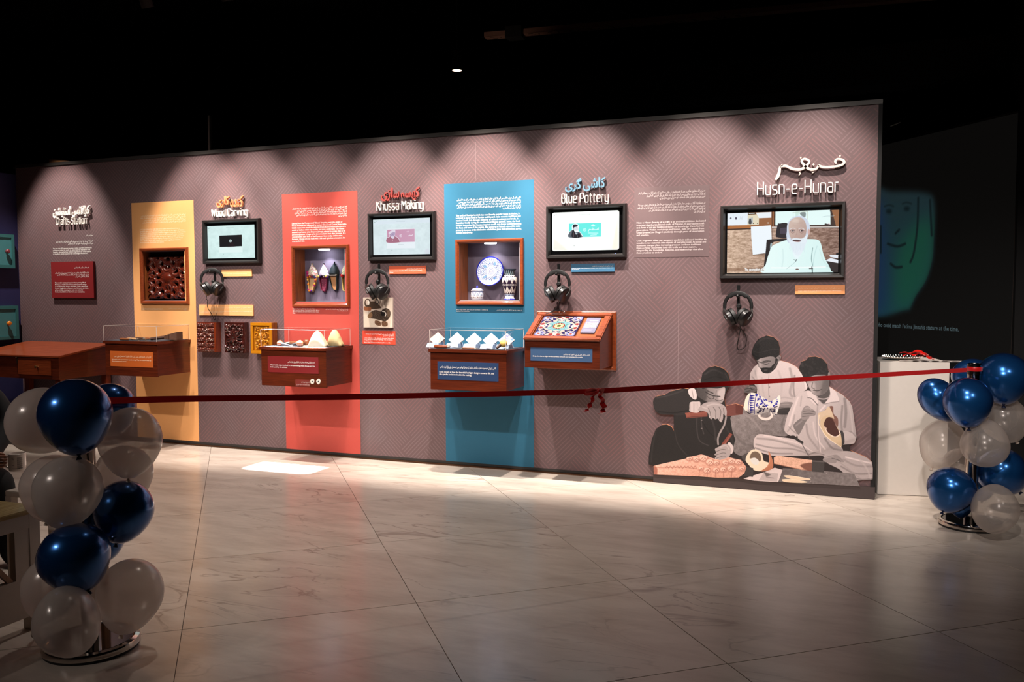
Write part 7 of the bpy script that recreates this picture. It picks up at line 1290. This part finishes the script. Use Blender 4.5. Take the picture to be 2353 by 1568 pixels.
stanchion(LB, 'shiny steel post with wide round base amid balloons near the white table', zL, .205, .040)
stanchion(RB, 'shiny steel post with wide round base amid balloons near the white plinth', zR, .20, .043)
RIB = mat('red_satin', (206, 20, 20), .35, 0, .1, var=.05); RIB.node_tree.nodes['Principled BSDF'].inputs['Sheen Weight'].default_value = .2
PN = np.cross(RB-LB, [0, 0, 1.0]); PN = PN/np.linalg.norm(PN)
if PN[1] > 0: PN = -PN
PO = LB+PN*.046
def onrib(px, py):
    d = ray(px, py); return CAMP+d*(((PO-CAMP)@PN)/(d@PN))
t = thing('red_ribbon', 'long red satin ribbon with a tied bow stretched between the two steel posts', 'ribbon', tuple(onrib(1365, 903)))
pts = smooth_pts([(222,922),(400,917.5),(620,914.5),(830,912),(1030,908),(1226,903.5),(1362,899.5),(1500,891.5),(1700,880.5),(1900,869),(2080,858.5),(2222,850.5)], 4, False)
P3 = [onrib(*p) for p in pts]; put(MB().ribbon(P3, [(0, 0, .0285+.0008*math.sin(i*.7)) for i in range(len(P3))], .0006), 'band', RIB, t, smooth=True)
for post in (LB, RB):
    zz = P3[0][2] if post is LB else P3[-1][2]; put(MB().lathe([(.0475, -.015), (.049, -.012), (.049, .012), (.0475, .015)], 32, (post[0], post[1], zz)), 'wrap', RIB, t, smooth=True)
for k, (q, ws) in enumerate((([(1366,902),(1360,915),(1354,930),(1349,940),(1342,945)], (.010,.022,.026,.024,.016)), ([(1374,904),(1380,916),(1384,930),(1384,943),(1379,950)], (.012,.024,.028,.028,.026)))):
    pp = [onrib(*p)+PN*(.012+.012*math.sin(i*1.4+k)) for i, p in enumerate(smooth_pts(q, 4, False))]; n_ = len(pp)
    put(MB().ribbon(pp, [(AR*math.cos(.3*(1-2*k))+np.array([0,0,.25]))*np.interp(i/(n_-1), np.linspace(0,1,5), ws)+PN*.006*math.sin(i) for i in range(n_)]), 'tail', RIB, t, smooth=True)
for k, q in enumerate(([(1370,899),(1358,896),(1346,898),(1345,905),(1356,905),(1368,901)], [(1371,899),(1380,895),(1386,899),(1384,906),(1374,905)])):
    pp = [onrib(*p)+PN*(.008+.01*math.sin(PI*i/8)) for i, p in enumerate(smooth_pts(q, 4, False))]; put(MB().ribbon(pp, [np.array([0, 0, .02])+PN*.016 for _ in pp]), 'loop', RIB, t, smooth=True)
kk = onrib(1370, 900); put(MB().ell(tuple(kk+PN*.012), (.012, .010, .011), 12, 8), 'knot', RIB, t, smooth=True)

def balloon_mats(lo=.62, hi=.95, wname='white_pearl_balloon'):
    m, nt, b = base('blue_pearl_balloon', (22, 78, 150), .23, .72, .55, .6); b.inputs['Coat Roughness'].default_value = .06
    lw = nd(nt, 'ShaderNodeLayerWeight'); lw.inputs[0].default_value = .35; cr = nd(nt, 'ShaderNodeValToRGB'); cr.color_ramp.elements[0].color = lin((30, 96, 164)); cr.color_ramp.elements[1].color = lin((30, 40, 104)); nt.links.new(lw.outputs['Facing'], cr.inputs[0]); nt.links.new(cr.outputs[0], b.inputs['Base Color'])
    w = bpy.data.materials.new(wname); w.use_nodes = True; nt = w.node_tree; nt.nodes.clear(); o = nd(nt, 'ShaderNodeOutputMaterial')
    p = nd(nt, 'ShaderNodeBsdfPrincipled'); p.inputs['Base Color'].default_value = lin((226, 214, 206)); p.inputs['Roughness'].default_value = .24; p.inputs['Metallic'].default_value = .15; p.inputs['Coat Weight'].default_value = .6; p.inputs['Coat Roughness'].default_value = .05
    tl = nd(nt, 'ShaderNodeBsdfTranslucent'); tl.inputs[0].default_value = lin((232, 220, 212)); tr = nd(nt, 'ShaderNodeBsdfTransparent'); tr.inputs[0].default_value = (.97, .95, .93, 1)
    m1 = nd(nt, 'ShaderNodeMixShader'); m1.inputs[0].default_value = .35; m2 = nd(nt, 'ShaderNodeMixShader'); lw = nd(nt, 'ShaderNodeLayerWeight'); lw.inputs[0].default_value = .25
    mr = nd(nt, 'ShaderNodeMapRange'); mr.inputs[3].default_value = lo; mr.inputs[4].default_value = hi; nt.links.new(lw.outputs['Facing'], mr.inputs[0]); nt.links.new(mr.outputs[0], m2.inputs[0])
    nt.links.new(p.outputs[0], m1.inputs[1]); nt.links.new(tl.outputs[0], m1.inputs[2]); nt.links.new(tr.outputs[0], m2.inputs[1]); nt.links.new(m1.outputs[0], m2.inputs[2]); nt.links.new(m2.outputs[0], o.inputs[0])
    return m, w
BBLUE, BWHITE = balloon_mats(); BCLEAR = balloon_mats(.30, .85, 'clear_pearl_balloon')[1]; KNOT = mat('balloon_knot', (18, 26, 56), .4); KNOTW = mat('balloon_knot_white', (196, 176, 160), .4)
prof = []
for k in range(23):
    a = PI*k/22; z = -math.cos(a); r = math.sin(a)
    if z < 0: r *= 1-.22*(-z)**1.6*(1-.3*abs(z)); z = z*1.16
    prof.append((max(r, .0015), z))
BM = {}
for nm, m in (('b', BBLUE), ('w', BWHITE), ('c', BCLEAR)):
    o = put(MB().lathe(prof, 40), 'balloon', m, smooth=True, angle=180); BM[nm] = o.data; bpy.data.objects.remove(o)
kb = MB().lathe([(.001, -1.02), (.03, -1.12), (.035, -1.17), (.06, -1.20), (.085, -1.27), (.06, -1.265), (.03, -1.19), (.001, -1.18)], 14); o = put(kb, 'knot', KNOT, smooth=True); BM['kb'] = o.data; bpy.data.objects.remove(o)
o = put(kb, 'knot', KNOTW, smooth=True); BM['kw'] = BM['kc'] = o.data; bpy.data.objects.remove(o)
def balloon(c, px, py, rx, ry, dep, tilt, lb, grp, roll=0.0):
    """tilt: where the knot points in the picture, degrees from straight down (positive = to the right)"""
    p = AD(px, py, dep); s = rx*dep/FPX; sz = ry*dep/FPX/1.06
    a = math.radians(tilt); dn = -AU*math.cos(a)+AR*math.sin(a)-AF*roll; dn = dn/np.linalg.norm(dn); q = Vector(tuple(-dn)).to_track_quat('Z', 'Y')
    o = bpy.data.objects.new('balloon', BM[c]); COL.objects.link(o); tag(o, lb, 'balloon', grp)
    o.matrix_world = Matrix.LocRotScale(Vector(p), q, Vector((s, s, sz)))
    k = bpy.data.objects.new('knot', BM['k'+c]); COL.objects.link(k); k.parent = o
    return o
DL = (LB-CAMP)@AF; DR = (RB-CAMP)@AF; GL_, GR_ = 'balloons on the post by the white table', 'balloons on the post by the white plinth'
for a in (('b',173,953,80,87,-0.27,8,'large blue balloon topmost in the cluster by the white table, covering the post top',.1),
          ('w',95,967,77,78,-0.0,60,'pearl white balloon behind the top blue balloon, beside the black sleeve',.0),
          ('b',247,939,62,60,0.1,20,'blue balloon behind the ribbon end at the post by the white table',-.2),
          ('w',299,1012,70,80,-0.05,0,'pearl white balloon below the ribbon, hanging clear against the bright marble',.1),
          ('w',285,1087,64,66,0.14,10,'pearl white balloon half hidden below the one under the ribbon',-.2),
          ('w',122,1118,70,76,0.01,-10,'pearl white balloon behind the middle white balloon, touching the mug side',0),
          ('w',156,1126,75,82,-0.25,-8,'big pearl white balloon in the middle of the cluster by the white table',.1),
          ('b',284,1172,66,71,-0.06,-10,'blue balloon halfway down, on the marble side of the post by the white table',.1),
          ('b',233,1236,52,52,0.12,10,'small blue balloon tucked behind the two lower blue balloons',0),
          ('b',192,1196,44,46,0.24,0,'blue balloon mostly hidden behind the post and the middle white balloon',0),
          ('b',170,1279,79,79,-0.28,26,'large blue balloon at the lower middle of the cluster by the white table',.1),
          ('w',299,1365,73,84,-0.04,-10,'pearl white balloon low over the steel base, on the marble side',.1),
          ('w',120,1348,66,74,0.0,-20,'pearl white balloon behind the lowest ones, against the white table leg',0),
          ('w',156,1429,82,69,-0.41,-70,'lowest pearl white balloon lying over the front of the steel base',.1)):
    balloon(a[0], a[1], a[2], a[3], a[4], DL+a[5], a[6], a[7], GL_, a[8])
for a in (('b',2306,867,57,59,-0.03,-3,'large blue balloon at the top of the cluster by the white plinth',.1),
          ('b',2236,866,46,44,0.27,0,'blue balloon behind the cap of the post by the white plinth',0),
          ('b',2156,917,41,54,0.05,36,'blue balloon hanging over the white plinth, under the ribbon',.1),
          ('b',2223,922,53,57,-0.23,0,'blue balloon in front of the post just under the ribbon',.1),
          ('c',2306,963,50,54,0.08,30,'clear white balloon against the black corner, below the top blue balloon',0),
          ('c',2166,1018,49,58,0.13,-26,'clear white balloon with stretched neck in front of white plinth',.1),
          ('c',2263,1023,52,54,-0.22,176,'clear white balloon in front of the post with its knot hidden at the top',0),
          ('c',2203,1066,34,36,0.25,0,'small clear white balloon behind the post above the low blue balloon',0),
          ('b',2300,1083,54,55,-0.02,40,'blue balloon halfway down against the black corner, knot at its lower end',.1),
          ('b',2256,1122,26,28,0.16,0,'small blue balloon peeping out behind the post above the low white balloon',0),
          ('b',2186,1124,53,52,-0.2,-24,'blue balloon low in front of the white plinth, above the steel base',.1),
          ('b',2207,1160,26,28,-0.07,0,'little blue balloon peeping out beneath the low blue balloon',0),
          ('c',2285,1170,57,48,-0.42,80,'clear white balloon lowest of the cluster by the white plinth, over its steel base',0)):
    balloon(a[0], a[1], a[2], a[3], a[4], DR+a[5], a[6], a[7], GR_, a[8])

# ================================================================== WHITE PLINTH WITH TRAY
pl, pr = FL(2016, 1137), FL(2174, 1143); dx = (pr-pl)/np.linalg.norm(pr-pl); ny = np.array([-dx[1], dx[0], 0]); wdt = np.linalg.norm(pr-pl); top = CAMP[2]+ray(2016, 826)[2]*((pl-CAMP)@AF)
def pq(u, v, z): p = pl+dx*u+ny*v; return (p[0], p[1], z)
def pbox(u0, u1, v0, v1, z0, z1): return MB().hexa([pq(u0,v0,z0), pq(u1,v0,z0), pq(u1,v1,z0), pq(u0,v1,z0)], [pq(u0,v0,z1), pq(u1,v0,z1), pq(u1,v1,z1), pq(u0,v1,z1)])
t = thing('white_plinth', 'white painted plinth at the end of the brown wall, tray on top', 'plinth', tuple(pl))
put(pbox(0, wdt, 0, .5, .003, top-.012), 'plinth_body', WHITE, t, bevel=.002); put(pbox(-.004, wdt+.004, -.004, .504, top-.012, top), 'top_board', WHITE, t, bevel=.002); put(pbox(.004, wdt-.004, .01, .49, 0, .004), 'foot', BLACK, t)
p = pl+dx*.10-ny*.001; put(MB().xprism([(0,0),(.035,0),(.03,.02),(.018,.03),(.008,.024)], -.001, .0), 'chipped_spot', mat('chip_brown', (120, 72, 46), .8), t, local=False).location = (0, 0, 0)
ch = t.children[-1]; me = ch.data
for v in me.vertices: q = pl+dx*(v.co[0]+BASE[t.name][0]+.012)-ny*.0008+np.array([0, 0, v.co[2]+BASE[t.name][2]]); v.co = (q[0]-BASE[t.name][0], q[1]-BASE[t.name][1], q[2]-BASE[t.name][2])
c = FL(2068, 815, top); c = np.array(pq(.20, .16, top)); t = thing('silver_tray', 'oval pierced silver tray lying on the white plinth', 'tray', tuple(c)); SIL = mat('silver', (214, 206, 198), .2, 1.0)
put(MB().lathe([(.001, .002), (.12, .002), (.15, .014), (.152, .018), (.118, .007), (.001, .006)], 40, tuple(c), 1.0, .75), 'tray_body', SIL, t, smooth=True)
for k in range(44): a = 2*PI*k/44; put(MB().ell((c[0]+.15*math.cos(a), c[1]+.1125*math.sin(a), c[2]+.018), .0062, 6, 4), 'rim_bead', SIL, t, smooth=True)
c2 = np.array(pq(.30, .14, top)); t = thing('ribbon_bundle', 'crumpled loops of shiny red ribbon lying on the silver tray', 'ribbon', tuple(c2)); RIBX = mat('bright_red_satin', (214, 30, 22), .3, 0, .2)
for k, q in enumerate(([(-.10,0,.022),(-.04,-.02,.05),(.02,.01,.055),(.06,-.02,.04),(.11,-.01,.008)], [(-.12,.02,.045),(-.08,.0,.05),(-.02,.03,.03),(.04,.04,.045),(.09,.03,.03)], [(0,-.03,.05),(.05,-.05,.035),(.09,-.06,.012),(.12,-.05,.004)], [(-.05,.05,.03),(0,.06,.06),(.05,.04,.05),(.03,.01,.03)])):
    pp = [np.array(p)+c2 for p in smooth_pts(q, 5, False)]; put(MB().ribbon(pp, [np.array([.01*math.sin(i*.6+k), .028, .012*math.cos(i*.5+k)]) for i in range(len(pp))]), 'ribbon_loop', RIBX, t, smooth=True)

# ================================================================== WHITE TABLE, MUG AND SEATED PERSON
PT = mat('chalk_white_paint', (196, 184, 172), .55, bump=.1, var=.06); TT = wood('table_top', (158, 132, 86), (196, 172, 118), .25, .2, 1)
tx, ty1, ty0, th = -3.60, -4.14, -5.35, .585
t = thing('white_table', 'white painted craft table with pale wooden top and slatted side', 'table', (tx-.4, -4.7, 0))
put(MB().box(tx-.85, tx+.012, ty0, ty1+.012, th-.022, th), 'table_top', TT, t, bevel=.003)
put(MB().box(tx-.02, tx, ty0+.06, ty1-.06, th-.09, th-.022), 'apron', PT, t); put(MB().box(tx-.83, tx-.02, ty1-.02, ty1, th-.09, th-.022), 'apron', PT, t)
for xs in (tx-.06, tx-.83):
    for ys in (ty1-.06, ty0): put(MB().box(xs, xs+.06, ys, ys+.06, 0, th-.022), 'leg', PT, t, bevel=.002)
put(MB().box(tx-.04, tx-.004, ty0+.06, ty1-.06, .07, .26), 'lower_panel', PT, t)
put(MB().box(tx-.04, tx-.004, ty1-.135, ty1-.06, .26, th-.09), 'stile', PT, t)
for k in range(7):
    y = ty1-.14-.1*k; put(MB().hexa([(tx-.03, y-.03, .26), (tx-.012, y-.03, .26), (tx-.012, y+.0, .26), (tx-.03, y+.0, .26)], [(tx-.03, y-.22, th-.09), (tx-.012, y-.22, th-.09), (tx-.012, y-.19, th-.09), (tx-.03, y-.19, th-.09)]), 'slat', wood('slat_wood', (150, 112, 84), (182, 142, 110), .5, 0, 2), t)
t = thing('white_stool', 'narrow white stool standing behind the white table, mostly hidden by balloons', 'stool', (-3.78, -3.80, 0)); SX, SY = -3.77, -3.92
put(MB().box(SX-.34, SX, SY, SY+.34, .54, .57), 'seat', PT, t, bevel=.003)
for a in (0, .30):
    for b in (0, .30): put(MB().box(SX-.34+a, SX-.30+a, SY+b, SY+b+.04, 0, .54), 'leg', PT if (a, b) != (.30, .30) else wood('bare_leg', (150, 100, 60), (176, 124, 80), .5, 0, 2), t)
mp = FL(40, 1081, th); t = thing('white_mug', 'white mug with small black print standing on the white table', 'mug', tuple(mp)); mh = .098; mr = .046
put(MB().lathe([(.001, .002), (mr*.9, 0), (mr*.94, .006), (mr, .03), (mr, mh), (mr*.94, mh+.002), (mr*.9, mh-.004), (mr*.88, .01), (.001, .008)], 36, tuple(mp)), 'cup', mat('mug_white', (232, 222, 214), .2, 0, .4), t, smooth=True)
hd = [mp+(-AR)*(mr*.96+.032*math.sin(a))+np.array([0, 0, mh*.5-.034*math.cos(a)]) for a in np.linspace(.12, PI-.12, 12)]; put(MB().tube(hd, .0065, 8, True), 'handle', mat('mug_white', (0,0,0)), t, smooth=True)
def mugline(a0, a1, z, wd=.0016): return MB().ribbon([mp+np.array([math.cos(a)*(mr+.0004), math.sin(a)*(mr+.0004), z]) for a in np.linspace(a0, a1, 8)], [(0, 0, wd)]*8, .0002)
va = math.atan2(CAMP[1]-mp[1], CAMP[0]-mp[0])
for k in range(15): put(mugline(va-.02, va+.62-.1*((k*37) % 5)/5, mh*.80-.0046*k), 'print_line', BLACK, t)
for k, z in enumerate((.8, .7, .52, .36, .29)): put(mugline(va-.62, va-.40+.08*(k % 2), mh*z), 'print_line', BLACK, t)
put(mugline(va-.62, va+.62, mh*.18), 'print_line', BLACK, t)
# person in black seated behind the table: one skinned body, only a sleeve and the fingers on the mug come into view
def skin_obj(name, verts, edges, rad, m, parent, levels=1, root=0):
    me = bpy.data.meshes.new(name); me.from_pydata([tuple(v) for v in verts], edges, []); o = bpy.data.objects.new(name, me); COL.objects.link(o)
    sk = o.modifiers.new('skin', 'SKIN'); sk.use_smooth_shade = True; sv = me.skin_vertices[0].data
    for i, r in enumerate(rad): sv[i].radius = (r, r) if not isinstance(r, tuple) else r
    for i in range(len(verts)): sv[i].use_root = (i == root)
    sb = o.modifiers.new('subsurf', 'SUBSURF'); sb.levels = levels; sb.render_levels = levels; me.materials.append(m); o.parent = parent; return o
hp = np.array([mp[0]-.62, mp[1]+.06, .52])   # pelvis
t = thing('person', 'seated person in black clothes at the white table, fingers on the mug handle', 'person', (hp[0], hp[1], 0)); off = np.array([hp[0], hp[1], 0])
hand = mp-AR*(mr+.03)+np.array([0, 0, .045])-AF*.0; elb = np.array([mp[0]-.30, mp[1]+.20, .80]); F = np.array([.95, -.3, 0]); F /= np.linalg.norm(F); S = np.array([-F[1], F[0], 0])
def J(f, s, z): return hp-off+F*f+S*s+np.array([0, 0, z])
sR, sL = J(.10, .20, .48), J(.10, -.20, .48); e1 = elb-off; w1 = (hand-AR*.085+np.array([0, 0, .012]))-off
V = [J(0,0,0), J(.03,0,.18), J(.08,0,.36), J(.10,0,.50), J(.12,0,.56), sR, e1, w1, sL, J(.12,-.30,.22), J(.34,-.16,.12), J(0,.10,-.02), J(.42,.12,-.02), J(.44,.13,-.46), J(0,-.10,-.02), J(.42,-.12,-.02), J(.44,-.13,-.46), J(.58,.13,-.49), J(.58,-.13,-.49)]
E_ = [(0,1),(1,2),(2,3),(3,4),(2,5),(5,6),(6,7),(2,8),(8,9),(9,10),(0,11),(11,12),(12,13),(0,14),(14,15),(15,16),(13,17),(16,18)]
R_ = [(.15,.13),(.14,.12),(.16,.12),(.07,.07),(.055,.055),.075,.058,.042,.075,.055,.042,.10,.075,.05,.10,.075,.05,.04,.04]
CLOTH = mat('black_cloth', (15, 14, 16), .9, bump=.3); SKIN = mat('skin_brown', (150, 98, 72), .5, var=.08)
skin_obj('body', V, E_, R_, CLOTH, t, 2)
hc = J(.15, 0, .70); hd_ = put(MB().ell(tuple(hc+off), (.085, .075, .115), 20, 14), 'head', SKIN, t, smooth=True); put(MB().ell(tuple(hc+off+np.array([-.015, 0, .03])), (.092, .086, .105), 20, 14), 'hair', mat('hair_black', (18, 15, 14), .6), t, smooth=True)
fc = hc+off+F*.08
for s in (-1, 1): put(MB().ell(tuple(fc+S*s*.03+np.array([0,0,.008])), .010, 8, 6), 'eye', mat('eye_dark', (30, 22, 20), .2), hd_, smooth=True); put(MB().ell(tuple(hc+off+S*s*.076), (.014, .010, .026), 8, 6), 'ear', SKIN, hd_, smooth=True)
put(MB().tube([fc+np.array([0,0,.012]), fc+F*.016-np.array([0,0,.026])], [.008, .014], 8), 'nose', SKIN, hd_, smooth=True); put(MB().ell(tuple(fc-np.array([0,0,.055])), (.012, .022, .006), 8, 6), 'mouth', mat('lip', (126, 66, 58), .5), hd_, smooth=True)
# hand: palm and five separate fingers curled round the handle
hb = hand-off; wv = w1; pal = hb-AR*.052+np.array([0,0,.006])
hV = [wv, (wv*.5+pal*.5), pal, pal+AR*.018]; hE = [(0,1),(1,2),(2,3)]; hR = [.026,.026,(.030,.018),(.028,.016)]
skin_obj('hand', hV, hE, hR, SKIN, t, 2)
for k in range(4):
    z0 = .030-.019*k; L = (.9, 1.0, .95, .8)[k]; b0 = pal+AR*.012+np.array([0,0,z0])-AF*.012
    q = [b0, b0+AR*.026*L-AF*.016+np.array([0,0,.002]), b0+AR*.050*L-AF*.010, b0+AR*.056*L+AF*.010, b0+AR*.044*L+AF*.020]
    skin_obj('finger', q, [(i, i+1) for i in range(4)], [.0100, .0096, .0088, .0080, .0068], SKIN, t, 2)
b0 = pal+np.array([0,0,.026]); q = [b0, b0+AR*.020+np.array([0,0,.020])-AF*.016, b0+AR*.044+np.array([0,0,.020])-AF*.012, b0+AR*.060+np.array([0,0,.010])]
skin_obj('thumb', q, [(0,1),(1,2),(2,3)], [.0125, .0115, .010, .0085], SKIN, t, 2)
# low black seat under the person
o = put(MB().box(hp[0]-.24, hp[0]+.16, hp[1]-.22, hp[1]+.22, 0, .355).box(hp[0]-.25, hp[0]+.17, hp[1]-.23, hp[1]+.23, .34, .362), 'padded_stool', mat('stool_black', (20, 19, 20), .7), bevel=.01); tag(o, 'low black padded stool under the person in black', 'stool')
flush_text()
